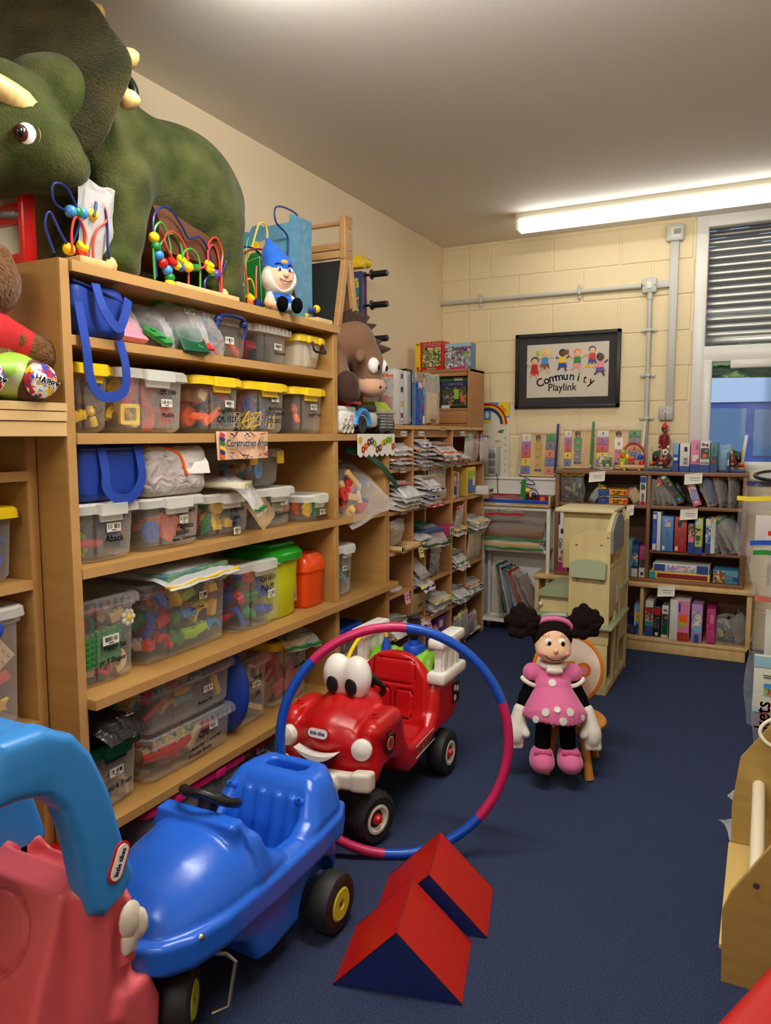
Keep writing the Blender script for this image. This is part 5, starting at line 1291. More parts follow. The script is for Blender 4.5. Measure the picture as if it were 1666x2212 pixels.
# ---------------------------------------------------------------- on top of the tall shelf
def maze(label, loc, base, wires, beads, rz=PI/2, s=1.0, basemat=None, r=.0042):
    t = thing('bead_maze', label, 'bead maze', loc, rz)
    for bx in base:
        q = MB().m(basemat or PINE); q.box((bx[0], bx[1], bx[2]), (bx[3], bx[4], bx[5]), .004, 2); q.build('base', t)
    for mt, pts in wires:
        q = MB().m(mt); q.tube(curve_pts([(p[0]*s, p[2]*s, p[1]*s) for p in pts], 6), r, 7); q.build('wire', t)
    for mt, kind, x, z, y in beads:
        q = MB().m(mt)
        if kind == 'b': q.sph((x*s, y*s, z*s), .0195, 12, 8)
        elif kind == 'd': q.lathe([(.005, -.009), (.019, -.008), (.021, 0), (.019, .008), (.005, .009)], 14, (x*s, y*s, z*s), RX(.9))
        elif kind == 'c': q.box((x*s, y*s, z*s), (.024, .024, .024), .003, 2, R=RZ(.4))
        q.build('bead', t)
    return t
WB, WR, WG, WY = mat('wire_blue', (24, 44, 110), .3), mat('wire_red', (210, 60, 50), .3), mat('wire_green', (70, 160, 60), .3), mat('wire_yellow', (226, 190, 60), .3)
WD = mat('wire_dark_red', (130, 30, 40), .35); WJ = mat('wire_jade', (60, 160, 110), .35)
# units below: hundredths of a metre along the shelf, height, depth
maze('small bead maze with red and blue wires beside the clear pocket', (-1.945, 1.70, 2.03), [(.055, .0, .012, .13, .09, .024)],
     [(WB, [(-7, 2, 0), (-9, 10, 1), (-7, 14, 1), (-4, 8, 0), (-1, 3, -1)]), (WB, [(-1, 3, 2), (2, 9, 1), (3, 15, 0), (-2, 22, -1), (-7, 22, -1), (-6, 17, 0), (0, 16, 1), (6, 17, 0), (9, 21, -1), (7, 16, -2)]),
      (WR, [(-2, 3, -2), (-1, 10, -1), (2, 15, 0), (5, 11, 0), (5, 5, 1)]), (WR, [(8, 2, 0), (8, 8, 0), (10, 13, 0), (14, 17, 0), (12, 22, 0), (7, 20, 0), (4, 14, 1)]), (WB, [(16, 2, 1), (14, 8, 0), (14, 17, 0), (11, 23, 0), (8, 20, 0)])],
     [(YEL, 'b', 8, 17, 0), (SKY, 'b', 4.5, 16.6, .4), (GRN, 'b', 2.5, 16.4, .6), (SKY, 'b', .5, 16.2, .8), (YEL, 'd', 4.6, 6.6, 1), (RED, 'd', 4.2, 4.2, 1), (YEL, 'b', -1.5, 4.4, 0), (RED, 'd', 15.8, 2.6, 1)], s=.01)
maze('large bead maze with green, red and blue wire loops before the dinosaur', (-1.945, 2.03, 2.03), [(.28, .03, .012, .36, .12, .024)],
     [(WB, [(3, 3, 0), (2, 20, 0), (5, 28, 1), (12, 31, 1), (19, 26, 1), (23, 22, 1), (29, 24, 1), (34, 21, 1), (38, 13, 1)]), (WG, [(2, 2, 0), (2, 18, 0), (6, 24, 0), (11, 20, 1), (12, 12, 1), (7, 9, 2), (7, 15, 2), (14, 22, 2), (19, 19, 2), (20, 11, 2), (15, 9, 2)]),
      (WR, [(22, 2, 1), (22, 14, 1), (19, 20, 1), (12, 22, 0), (8, 18, 0), (12, 12, 0), (18, 9, 0), (28, 11, 0), (34, 14, 1)]), (WG, [(29, 2, 1), (29, 14, 1), (25, 18, 1), (20, 16, 1), (18, 10, 1)]),
      (WR, [(43, 2, 1), (43, 14, 1), (44, 21, 1), (40, 26, 1), (35, 22, 1), (35, 12, 1)]), (WR, [(36, 12, 2), (36, 20, 2), (40, 23, 2), (43, 17, 2), (43, 3, 2)]), (WB, [(33, 2, 2), (34, 8, 2), (42, 11, 1), (46, 17, 1), (50, 26, 0), (48, 28, 0), (46, 24, 0), (48, 19, 0), (52, 18, 0)])],
     [(YEL, 'b', 2.3, 17.5, 0), (GRN, 'b', 3.2, 14.3, 0), (SKY, 'b', 4.4, 11.4, 0), (RED, 'b', 6.6, 9, 0), (SKY, 'b', 9, 6.6, 0), (GRN, 'b', 10.2, 4, 0), (YEL, 'b', 10, 1.6, 0), (RED, 'd', 12, 10.4, 0), (YEL, 'd', 14, 9.7, 0), (BLU, 'd', 16, 9.4, 0), (YEL, 'd', 19.5, 13, 2), (GRN, 'd', 19, 10.8, 2), (YEL, 'b', 21, 10.2, 0), (GRN, 'c', 25.5, 10.8, 0), (YEL, 'd', 35.2, 14, 1), (YEL, 'd', 35.4, 12.4, 1), (GRN, 'c', 36.8, 10.6, 1), (PURP, 'b', 39.2, 10.8, 1)], s=.0092)
maze('big bead maze with yellow, blue and dark red wires behind the gnome', (-2.0, 2.58, 2.03), [(.16, .04, .013, .30, .13, .026), (.50, .02, .013, .15, .09, .026), (.60, -.02, .018, .14, .09, .032)],
     [(WY, [(2, 3, 6), (1, 26, 6), (5, 34, 6), (10, 30, 6), (14, 24, 6), (20, 32, 6), (26, 44, 6), (32, 44, 6), (33, 34, 6), (36, 24, 6), (44, 26, 6), (50, 22, 6), (48, 12, 6)]), (WG, [(10, 2, 2), (9.5, 14, 2), (10, 28, 2), (12, 34, 2)]),
      (WB, [(-4, 24, 2), (4, 28, 2), (16, 30, 2), (24, 26, 2), (28, 18, 2)]), (WB, [(40, 14, 3), (44, 28, 3), (46, 42, 3), (36, 47, 3), (36, 54, 3), (46, 56, 3), (56, 54, 3), (57, 42, 3), (54, 24, 3), (48, 14, 3), (42, 12, 3)]),
      (WD, [(3, 2, 0), (2, 14, 0), (4, 24, 0), (18, 30, 0), (34, 28, 0), (44, 20, 0), (50, 8, 0), (60, 6, 0), (65, 5, 0), (66, 2, 0)]), (WR, [(4, 2, 0), (4, 16, 0), (5, 22, 0), (8, 12, 0), (8, 2, 0)]), (WJ, [(44, 2, 1), (44, 12, 1), (50, 18, 1), (56, 15, 1), (54, 9, 1), (46, 3, 1)]), (WR, [(16, 2, 1), (16, 16, 1), (16.5, 22, 1)]), (WY, [(6, 2, 3), (7, 10, 3), (14, 16, 3), (18, 10, 3), (17, 2, 3)])],
     [(YEL, 'd', 10, 6.5, 0), (ORG, 'c', 10, 4.4, 0), (RED, 'd', 10, 2.4, 0), (NAVY, 'd', 16, 5, 0), (NAVY, 'd', 16, 3.2, 0), (YEL, 'd', 22, 2, 0), (YEL, 'b', 64.5, 9, -2), (NAVY, 'c', 61.5, 8, -2), (NAVY, 'c', 58.8, 7.6, -2), (YEL, 'd', 56.5, 5.5, 0), (YEL, 'd', 56.5, 3.6, 0)], s=.0092)
t = zip_bag('clear punched pocket with grey papers leaning against the dinosaur leg', at_left(-1.955, 1.80, 2.165, -1.42, 0.0, .1), .155, .255, .008, 31, 0, None, LGREY, film('pocket_film', (235, 232, 230), .28, .12, .5, bump=(8, .8)), fd=.86, fw=.72)
q = MB().m(mat('punch_strip', (222, 218, 212), .3)); q.box((.062, 0, .012), (.026, .25, .002)); q.m(INK)
for k in range(6): q.lathe([(.0005, .0145), (.0035, .0145), (.0035, .013)], 8, (.062, -.11+.022*k+.02*(k % 2), 0))
q.build('punched_edge', t)
# red garage toy at the far left
t = thing('toy_garage', 'red plastic toy garage with grey ramps at the left edge, before the dinosaur', 'toy', (-2.215, 1.655, 2.03))
q = MB().m(RED)
for x in (-.18, .125): q.box((x, 0, .165), (.024, .05, .33), .004, 2)
for z in (.03, .155, .185, .30): q.box((-.03, .01, z), (.30, .03, .03), .003, 2)
q.build('frame', t)
for z in (.17, .315):
    q = MB().m(mat('ramp_grey', (112, 128, 138), .4)); q.box((-.03, -.01, z), (.30, .07, .014), .003, 2, R=RY(.12)); q.m(BLACKP); q.box((.06, -.046, z-.006), (.004, .002, .018)); q.build('ramp', t)
# worn blue card box with a football game pictured on it
t = thing('game_box', 'worn blue cardboard game box standing behind the bead maze', 'box', (-2.2, 3.02, 2.03))
BLUCARD = mat('worn_blue_card', (84, 138, 166), .6, var=(30, (112, 160, 184), .45, .8))
o = [(-.18, .0), (.21, .0), (.21, .485), (.175, .50), (.17, .46), (.02, .455), (.0, .47), (-.04, .465), (-.06, .44), (-.14, .462), (-.17, .45)]
q = MB().m(BLUCARD); q.prism(o, 0, .13); q.build('carton', t)
q = MB().m(PINE); q.add([(-.145, -.002, .03), (.06, -.002, .03), (.055, -.002, .40), (-.08, -.002, .37), (-.14, -.002, .34)], [(0, 1, 2, 3, 4)]); q.m(GRN); q.add([(-.11, -.003, .04), (.03, -.003, .04), (.03, -.003, .27), (-.01, -.003, .345), (-.07, -.003, .335), (-.11, -.003, .26)], [(0, 1, 2, 3, 4, 5)])
q.m(WHITEP)
for a, c in (((-.09, .30), (-.0, .32)), ((-.09, .10), (.02, .10)), ((-.09, .10), (-.09, .30)), ((.01, .1), (.0, .32))): q.tube([(a[0], -.004, a[1]), (c[0], -.004, c[1])], .0012, 5)
q.m(YEL); q.box((-.02, -.005, .375), (.03, .003, .035)); q.m(BLACKP)
for x, z in ((.05, .385), (-.13, .33), (.03, .30), (-.11, .28)): q.box((x, -.004, z), (.008, .002, .02))
q.build('printed_picture', t)
# easel in the bay behind, foosball table on end
t = thing('chalkboard_easel', 'wooden A-frame easel with chalkboard behind the top shelf end', 'easel', (-2.16, 3.50, 1.51))
EW = mat('easel_wood', (190, 146, 92), .5, var=((6, 6, 30), (174, 128, 76), .3, .7))
for x in (-.2, .16):
    q = MB().m(EW); q.box((x, -.125, .44), (.032, .04, .96), .004, 2, R=RX(-.235)); q.build('front_leg', t)
    q = MB().m(EW); q.box((x+.002, .115, .44), (.030, .04, .96), .004, 2, R=RX(.20)); q.build('rear_leg', t)
    q = MB().m(EW); q.box((x, .0, 1.01), (.036, .085, .22), .006, 2); q.m(METAL); q.sph((x+.02, .0, .95), .006, 8, 6); q.sph((x+.02, .0, 1.06), .006, 8, 6); q.build('top_bracket', t)
q = MB().m(EW); q.cyl((-.2, 0, 1.09), (.16, 0, 1.09), .011); q.build('dowel', t)
for z, y in ((.97, -.02), (.925, -.03)):
    q = MB().m(EW); q.box((-.02, y, z), (.35, .022, .035), .003, 2); q.build('cross_rail', t)
q = MB().m(mat('chalkboard', (24, 28, 26), .75)); q.box((-.02, -.115, .48), (.33, .008, .86), .002, 2, R=RX(-.235)); q.build('chalkboard', t)
q = MB().m(mat('easel_back', (150, 110, 70), .6)); q.box((-.02, .105, .48), (.33, .008, .84), .002, 2, R=RX(.20)); q.build('rear_board', t)
for z, y in ((.50, .105), ):
    q = MB().m(EW); q.box((-.02, y+.02, z), (.35, .02, .05), .003, 2); q.build('rear_rail', t)
t = thing('football_table', 'blue and yellow table football standing on end, black handles out', 'table game', (-2.26, 4.08, 1.562))
q = MB().m(mat('table_blue', (52, 66, 120), .5)); q.box((-.0, 0, .46), (.10, .055, .92), .004, 2); q.m(WD); q.box((.052, .02, .46), (.008, .014, .92)); q.build('side_panel', t)
q = MB().m(YEL); q.box((.0, -.012, .965), (.12, .06, .055), .012); q.cyl((.03, -.04, .985), (.03, .09, .985), .03); q.build('goal_cap', t)
q = MB().m(printed('table_print', [(230, 200, 80), (60, 130, 180), (200, 60, 50), (80, 150, 80)], 45)); q.box((.0, -.0285, .75), (.06, .002, .26)); q.build('print', t)
for z in (.52, .72, .90, ):
    q = MB().m(BLACKP); q.cyl((.04, .01, z), (.12, .01, z), .008); q.lathe([(.028, .095), (.03, .10), (.026, .106), (.019, .108), (.019, .20), (.017, .205), (.002, .206)], 16, (0, .01, z), RY(PI/2)); q.build('handle', t)
# ---------------------------------------------------------------- small top shelf: bags beside the boxes
def softbag(label, loc, rz, f, lo, hi, h, mt, extra=None, cat='bag', nm='cool_bag'):
    t = thing(nm, label, cat, loc, rz); sdf_obj('pouch', f, lo, hi, h, [mt], t)
    if extra: extra(t)
    return t
BAGBLUE = mat('blue_nylon', (14, 56, 150), .55, bump=(40, .25)); WEB = mat('blue_webbing', (18, 60, 158), .7, bump=(300, .4))
def strap(t, pts, w_=.035, name='strap'):
    P = curve_pts(pts, 5); q = MB().m(WEB); rings = []
    for i, p in enumerate(P):
        a = P[min(i+1, len(P)-1)]-P[max(i-1, 0)]; n_ = Vector((0, -1, 0)); sd = a.cross(n_); sd.normalize(); c = Vector(p)
        rings.append([c+sd*w_/2, c-sd*w_/2, c-sd*w_/2+n_*.003, c+sd*w_/2+n_*.003])
    q.loft(rings, smooth=False); q.build(name, t)
def ex1(t):
    strap(t, [(-.09, -.155, .10), (-.085, -.175, -.03), (-.07, -.175, -.14), (-.02, -.175, -.185), (.06, -.175, -.165), (.075, -.175, -.09), (.06, -.165, .0)], .033)
    strap(t, [(-.03, -.165, .165), (-.02, -.185, .09), (.03, -.19, .035), (.065, -.185, .07), (.095, -.175, .135)], .033)
    q = MB().m(NAVY); q.tube([(-.105, -.15, .165), (.0, -.152, .15), (.10, -.15, .125)], .005, 6); q.build('zip', t)
softbag('blue cool bag slumped by the post with straps hanging over boxes', (-2.06, 1.765, 1.81), PI/2, lambda P: s_box(P, (0, 0, .085), (.115, .15, .085), .035)+.004*np.sin(40*P[..., 0]+12*P[..., 2]), (-.15, -.19, -.01), (.15, .19, .19), .009, BAGBLUE, ex1)
zip_bag('clear bag with blue zip top, red and lime discs in it', at_left(-2.0, 1.93, 1.905, .92, 0, .1), .17, .22, .028, 41, .06, BLU, LPINK, BAG, 'zip bags on the small top shelf', 1, True, fy=-.05, fd=.45)
t = zip_bag('clear bag with pale blue zip holding green toy gears', at_left(-1.98, 2.065, 1.895, .80, 0, -.1), .16, .20, .030, 42, .06, SKY, None, BAG, 'zip bags on the small top shelf', 1)
for k in range(2):
    o = link('green_gear', piece_mesh('gear', 'green')); o.matrix_world = at_left(-1.95+.01*k, 2.03+.04*k, 1.865-.02*k, -.9) @ Matrix.Scale(1.15, 4); tag(o, ('upper' if k == 0 else 'lower')+' round green toy gear in the bag with pale blue zip', 'toy')
zip_bag('tall clear bag with dark green zip top and thin coloured sticks', at_left(-1.95, 2.20, 1.90, 1.0, 0, -.2), .19, .22, .026, 43, .06, mat('zip_green', (22, 110, 36), .4), DGRN, BAG, 'zip bags on the small top shelf', 1, True, fy=-.06, fd=.5, fw=.6)
rk = random.Random(3)
for k in range(7):
    o = link('thin_stick', piece_mesh('stick', rk.choice(('red', 'green', 'orange', 'red')))); o.matrix_world = at_left(-1.925, 2.21+.012*k, 1.845, .75) @ TR(0, 0, .012) @ RX(PI/2) @ RZ(.1) @ Matrix.Scale(.9, 4)
    tag(o, 'thin coloured stick in the bag with dark green zip top', 'toy', 'sticks in the green topped bag')
zip_bag('bulging clear bag of blue wheels and red pieces, next to swing-handle box', at_left(-1.955, 2.325, 1.90, .95, 0, .0), .14, .21, .040, 44, .05, BLU, None, BAG, 'zip bags on the small top shelf', 1)
for k in range(11):
    c = ('blue', 'blue', 'red', 'yellow', 'green', 'sky', 'green', 'blue', 'red', 'yellow', 'sky')[k]; kd = 'disc' if k % 3 != 2 else 'plank'
    o = link('toy_disc' if kd == 'disc' else 'toy_plank', piece_mesh(kd, c)); o.matrix_world = at_left(-1.955-.012*(k//3), 2.30+.034*(k % 3), 1.84+.034*(k//3), -.3, .4*k) @ Matrix.Scale(.62, 4)
    tag(o, '%s toy piece, %s row, %s in the bulging bag beside the swing-handle box' % (c, ('bottom', 'second', 'third', 'top')[k//3], ('left', 'middle', 'right')[k % 3]), 'toy', 'toys in the bulging bag')
# signs on the shelf edges
t = thing('shelf_sign', 'paper sign reading Construction Area on the shelf edge', 'sign', (-1.888, 2.455, 1.463), PI/2)
q = MB().m(mat('sign_paper', (232, 186, 150), .7)); nn = 12
q.loft([[(-.17+.34*k/nn, -.003-.004*math.sin(k*.9), .055), (-.17+.34*k/nn, -.004-.008*math.sin(k*.9+.6), -.055), (-.17+.34*k/nn, -.0034-.008*math.sin(k*.9+.6), -.055), (-.17+.34*k/nn, -.0024-.004*math.sin(k*.9), .055)] for k in range(nn+1)], smooth=False); q.build('sheet', t)
q = MB(); letter(q, 'Construction Area', .040, fr(0.01, -.0165, .008), GREY, .1, .88, .0022); letter(q, 'Construction Area', .040, fr(0.01, -.0172, .008), SMILE, .1, .88, .0010); q.build('lettering', t)
q = MB()
for k, c in enumerate((PNK, NAVY, GRN, YEL, NAVY, ORG)): q.m(c); q.box((-.148, -.0155, .042-.017*k), (.03, .001, .014), R=RY(.3))
rk = random.Random(9)
for k in range(26):
    x, z = rk.uniform(-.11, .155), rk.choice((rk.uniform(.035, .05), rk.uniform(-.048, -.028))); q.m(rk.choice((WD, NAVY, YEL, PURP, SKY, BLACKP, RED))); q.box((x, -.0155, z), (rk.uniform(.012, .04), .001, .004), R=RY(rk.uniform(-.8, .8)))
tag(q.build('printed_border', t), kind='stuff')
t = thing('flower_border', 'scalloped card border printed with bright flowers on the shelf edge', 'border', (-1.888, 3.615, 1.455), PI/2)
q = MB().m(SMILE); pts = [(-.215+.43*k/28, -.052-.016*abs(math.sin(k*PI/4))) for k in range(29)]
q.prism([(p[0], p[1]) for p in pts]+[(.215, .055), (-.215, .055)], -.006, -.003); q.build('card', t)
rk = random.Random(2)
for k in range(13):
    x, z = -.19+.032*k, rk.uniform(-.03, .025); q = MB().m(rk.choice((RED, ORG, BLU, PURP, LIME, WD, YEL)))
    for j in range(5): q.lathe([(.0004, -.0068), (.0125, -.0068), (.0125, -.006)], 8, (x+.015*math.cos(j*1.257), 0, z+.015*math.sin(j*1.257)), RX(PI/2)) if False else q.box((x+.012*math.cos(j*1.257), -.0068, z+.012*math.sin(j*1.257)), (.017, .001, .017), R=RY(j*1.257))
    q.m(YEL); q.box((x, -.0078, z), (.011, .001, .011), R=RY(.7)); q.build('printed_flower', t)
# third row extras: cool bag, white zip bag, clear bag
def ex2(t):
    strap(t, [(-.055, -.155, .175), (-.05, -.165, .09), (-.055, -.17, .05), (-.02, -.172, .012), (.05, -.172, .008), (.10, -.17, .06), (.105, -.165, .12), (.10, -.155, .178)], .034)
    q = MB().m(NAVY); q.tube([(-.14, -.148, .168), (0, -.152, .170), (.14, -.148, .172)], .006, 6); q.build('zip', t)
    q = MB().m(PAPER); q.box((-.07, -.02, .187), (.14, .16, .004), .001, 2, R=RX(.03)); q.m(YEL); q.box((.06, -.02, .190), (.07, .1, .002)); q.build('paper_label', t)
softbag('square blue cool bag with loop strap on the box marked Aback', (-2.08, 1.815, 1.288), PI/2, lambda P: s_box(P, (0, 0, .092), (.145, .15, .092), .03)+.003*np.sin(30*P[..., 0]+9*P[..., 2]), (-.18, -.19, -.01), (.18, .19, .2), .009, BAGBLUE, ex2)
WVIN = film('white_vinyl_film', (226, 220, 214), .50, .2, .45, bump=(16, 1.0))
def ex3(t):
    q = MB().m(ORG); q.tube(curve_pts([(-.15, -.10, .17), (-.05, -.135, .172), (.0, -.15, .15), (.02, -.158, .09), (.03, -.16, .075)], 5), .006, 6); q.build('zip', t)
    q = MB().m(mat('vinyl_flap', (232, 228, 220), .35, bump=(20, .5))); q.loft([[(.0, -.0, .185), (.145, -.0, .182)], [(.01, -.11, .180), (.15, -.11, .176)], [(.025, -.152, .12), (.155, -.152, .118)], [(.03, -.158, .078), (.158, -.158, .076)]], False, False, False, True); q.build('flap', t)
    q = MB().m(mat('bag_insert', (176, 110, 104), .7)); q.box((-.03, .0, .08), (.22, .22, .10), .03); q.build('contents', t)
softbag('cloudy white zip bag with orange zip on the Magnetic Blocks box', (-2.07, 2.12, 1.283), PI/2, lambda P: s_box(P, (0, 0, .09), (.165, .15, .09), .04)+.006*np.sin(26*P[..., 0]+17*P[..., 1])*np.sin(21*P[..., 2]), (-.2, -.2, -.01), (.2, .2, .2), .01, WVIN, ex3, 'bag', 'vinyl_bag')
zip_bag('flat clear bag with green zip lying over two box lids', at_left(-1.995, 2.46, 1.305, .05, .0, .5), .27, .34, .026, 45, .12, mat('zip_green', None), mat('insert_buff', (206, 196, 150), .6), BAG, None, -1, False, fd=.6, fw=.7)
zip_bag('clear mesh bag with yellow zip on the large brick box', at_left(-2.03, 2.17, .995, .03, .0, .12), .46, .34, .028, 46, .03, YEL, mat('insert_mixed', (70, 110, 120), .6, var=(16, (110, 150, 90), .4, .6)), film('mesh_film', (226, 226, 232), .35, .2, .5, bump=(5, .5)), None, -1, False, fd=.8, fw=.85, strip_w=.02)
zip_bag('crumpled black and silver plastic bag on the dark green lid', at_left(-2.0, 1.775, .52, .06, .10, .2), .22, .26, .045, 47, .03, None, BLACKP, film('dark_bag_film', (60, 56, 56), .55, .12, .4, bump=(18, 1.2)), None, -1, True, fd=.6)
zip_bag('small clear bag with green zip on the yellow play waffle lid', at_left(-2.0, 2.93, .565, .08, .05, -.2), .22, .22, .026, 48, .06, GRN, mat('insert_olive', (96, 92, 60), .7), BAG, None, -1, fd=.6)
softbag('royal blue bag squeezed behind the clear box pair', (-2.07, 2.47, .225), PI/2, lambda P: s_ell(P, (0, -.02, .2), (.055, .15, .2)), (-.08, -.2, -.01), (.08, .16, .42), .012, BAGBLUE, None, 'bag', 'cloth_bag')
# ---------------------------------------------------------------- second bay: toy rescue truck, tubes, big bag of wheels
t = thing('toy_rescue_truck', 'white and blue toy rescue truck under the plush horse', 'toy truck', (-2.0, 3.54, 1.51))
TW = mat('truck_white', (224, 222, 218), .3); TG = mat('truck_grey', (96, 100, 104), .4)
q = MB().m(TW); q.box((0, -.09, .075), (.22, .40, .085), .02); q.box((0, -.10, .125), (.20, .38, .03), .012); q.build('body', t)
q = MB().m(RED); q.prism([(-.08, .13), (.08, .13), (.06, .17), (-.06, .17)], -.17, .0); q.build('roof_panel', t)
q = MB().m(BLACKP); q.box((0, -.02, .135), (.224, .22, .035), .01); q.build('window_band', t)
q = MB().m(TG); q.box((.0, .20, .065), (.235, .19, .11), .022); q.m(LGREY); q.box((.0, .20, .118), (.24, .195, .02), .006)
for y in (.145, .235):
    for k in range(5): q.box((.119, y, .035+.016*k), (.006, .062, .006), .002, 2)
q.build('cab_bumper', t)
q = MB().m(mat('lime_screen', (190, 220, 40), .15, alpha=.8)); q.loft([[(-.1, .10, .125), (.1, .10, .125), (.1, .30, .125), (-.1, .30, .125)], [(-.08, .12, .175), (.08, .12, .175), (.08, .25, .175), (-.08, .25, .175)]], smooth=False); q.build('windscreen', t)
q = MB().m(SKY); q.tube([(.112, -.08+.075*math.cos(a), .045+.075*math.sin(a)) for a in [PI*k/12 for k in range(13)]], .016, 8); q.build('wheel_arch', t)
for y in (-.08, .14, .25):
    q = MB().m(BLACKP); q.lathe([(.002, -.02), (.045, -.02), (.048, 0), (.045, .02), (.02, .022), (.002, .015)], 18, (.095, y, .048), RY(PI/2)); q.build('wheel', t)
q = MB().m(RED); q.lathe([(.001, .001), (.016, .001), (.016, 0)], 5, (.111, -.19, .08), RY(PI/2)); q.m(WHITEP); q.lathe([(.001, .0016), (.008, .0016), (.008, 0)], 8, (.111, -.19, .08), RY(PI/2)); q.build('badge', t)
for k in range(5):
    y, z = 3.265+.042*(k % 3)+(.02 if k > 2 else 0), 1.532+.038*(k//3)
    q = MB().m(CREAMP); q.lathe([(.014, -.17), (.0195, -.17), (.0195, .0), (.015, .0), (.015, -.17)], 16, (0, 0, 0), RY(PI/2)); o = q.build('cream_tube'); o.location = (-1.885, y, z); tag(o, 'short cream cardboard tube, %s of the tubes beside the toy rescue truck' % ('lower left', 'lower middle', 'lower right', 'upper left', 'upper right')[k], 'tube', 'cream tubes beside the rescue truck')
zip_bag('big clear bag with dark green zip holding red-wheeled wooden toys', at_left(-2.02, 3.53, 1.20, .62, -.35, .0), .40, .42, .09, 51, .0, None, None, film('big_bag_film', (226, 222, 214), .12, .1, .55, bump=(9, 1.0)), None, 1, True)
q = MB().m(DGRN); P_ = curve_pts([(-1.955, 3.40, 1.43), (-1.905, 3.55, 1.395), (-1.88, 3.72, 1.305), (-1.868, 3.86, 1.19)], 6); q.loft([[p+Vector((.003, 0, .018)), p+Vector((.004, 0, -.018)), p+Vector((-.003, 0, -.018)), p+Vector((-.004, 0, .018))] for p in P_], smooth=False)
bw = [o for o in COL.objects if o.get('label', '').startswith('big clear bag with dark')][0]; o = q.build('zip_strip', bw); o.matrix_parent_inverse = bw.matrix_basis.inverted()
for k, (y, z, kd, c) in enumerate(((3.36, 1.20, 'disc', 'red'), (3.44, 1.235, 'disc', 'red'), (3.40, 1.15, 'disc', 'red'), (3.53, 1.125, 'disc', 'red'), (3.60, 1.125, 'cube', 'red'), (3.36, 1.245, 'cube', WOODT), (3.46, 1.175, 'plank', WOODT), (3.48, 1.265, 'plank', WOODT), (3.42, 1.11, 'plank', WOODT), (3.52, 1.185, 'tube', WOODT), (3.45, 1.11, 'cube', 'yellow'), (3.56, 1.23, 'plank', 'blue'), (3.57, 1.16, 'tube', 'blue'))):
    nm = {'disc': 'toy_disc', 'cube': 'toy_cube', 'plank': 'toy_plank', 'tube': 'toy_tube'}[kd]; o = link(nm, piece_mesh(kd, c))
    o.matrix_world = at_left(-1.945-.012*(k % 3), y, z, -.2, .55*k) @ Matrix.Scale(1.05 if kd != 'plank' else 1.5, 4)
    cn = c if isinstance(c, str) else 'plain wooden'
    tag(o, '%s %s, piece %s in the big bag with dark green zip' % (cn, nm[4:].replace('toy ', ''), ('at far left', 'above the middle', 'low at left', 'low at right', 'at far right', 'at upper left', 'across the middle', 'at the top', 'along the bottom left', 'right of the middle', 'on the floor of it', 'at upper right', 'at right')[k]), 'toy', 'toys in the big wheel bag')
mk('grey box with raspberry lid behind the big bag of wheels', 'grey raspberry lidded box', XB-.16, 3.245, 3.40, 1.087, .29, None, None, 52, d=.25, lid='pink', tub=HAZY)
# ---------------------------------------------------------------- pigeonholes: every bag, box and card an object of its own
def carton(label, M, w_, d_, h, faces, cat='box', nm='puzzle_box', group=None, front=None, top=None, lid=None):
    """card box in its own frame: base centre at origin, front looks to local -Y. front/top: list of (text or colour patch)"""
    t = thing(nm, label, cat, group=group); t.matrix_world = M
    q = MB().m(faces); q.box((0, 0, h/2), (w_, d_, h), .0025, 2); q.build('carton', t)
    if lid:
        q = MB().m(lid); q.box((0, 0, h*.72), (w_+.004, d_+.004, h*.56), .0025, 2); q.build('lid', t)
    for items, name in ((front, 'printed_front'), ):
        if not items: continue
        q = MB(); y = -d_/2-.0032
        for it in items:
            y -= .0004
            if isinstance(it[0], str):   # text, x, z, size, material, rotation
                letter(q, it[0], it[3], fr(it[1]*w_, y-.0014, it[2]*h, it[5] if len(it) > 5 else 0), it[4], 0, .86, .0006)
            else:                        # material, x, z, width, height
                q.m(it[0]); q.box((it[1]*w_, y, it[2]*h), (it[3]*w_, .0012, it[4]*h))
        q.build(name, t)
    return t
ART1 = printed('art_meadow', [(90, 130, 60), (150, 170, 90), (200, 190, 150), (60, 90, 60), (170, 90, 70)], 60)
ART2 = printed('art_jungle', [(52, 96, 44), (100, 150, 60), (190, 150, 60), (40, 60, 40), (220, 210, 190)], 70)
ART3 = printed('art_party', [(200, 120, 170), (150, 130, 200), (230, 200, 120), (120, 170, 200), (230, 220, 230)], 70)
ART4 = printed('art_sea', [(60, 120, 170), (120, 170, 200), (220, 220, 210), (40, 80, 120), (200, 160, 100)], 70)
ART5 = printed('art_dark', [(30, 34, 40), (70, 80, 50), (110, 80, 50), (40, 60, 90), (150, 140, 110)], 60)
ART6 = printed('art_brick', [(150, 60, 50), (210, 190, 150), (80, 90, 60), (190, 140, 60), (60, 60, 60)], 60)
WHT = mat('white_card', (214, 212, 204), .5)
CB = [(3.79, 4.10), (4.121, 4.354), (4.376, 4.734), (4.756, 5.009), (5.031, 5.364)]
ROWN = ['bottom', 'second lowest', 'third lowest', 'third highest', 'second highest', 'top']
COLN = ['nearest', 'second', 'third', 'fourth', 'farthest']
rp = random.Random(21)
INS = [mat('insert_white', (176, 168, 154), .6), mat('insert_grey', (134, 126, 116), .6), mat('insert_buff2', (164, 132, 96), .6), mat('insert_rose', (176, 110, 100), .6), mat('insert_blue', (80, 100, 150), .6)]
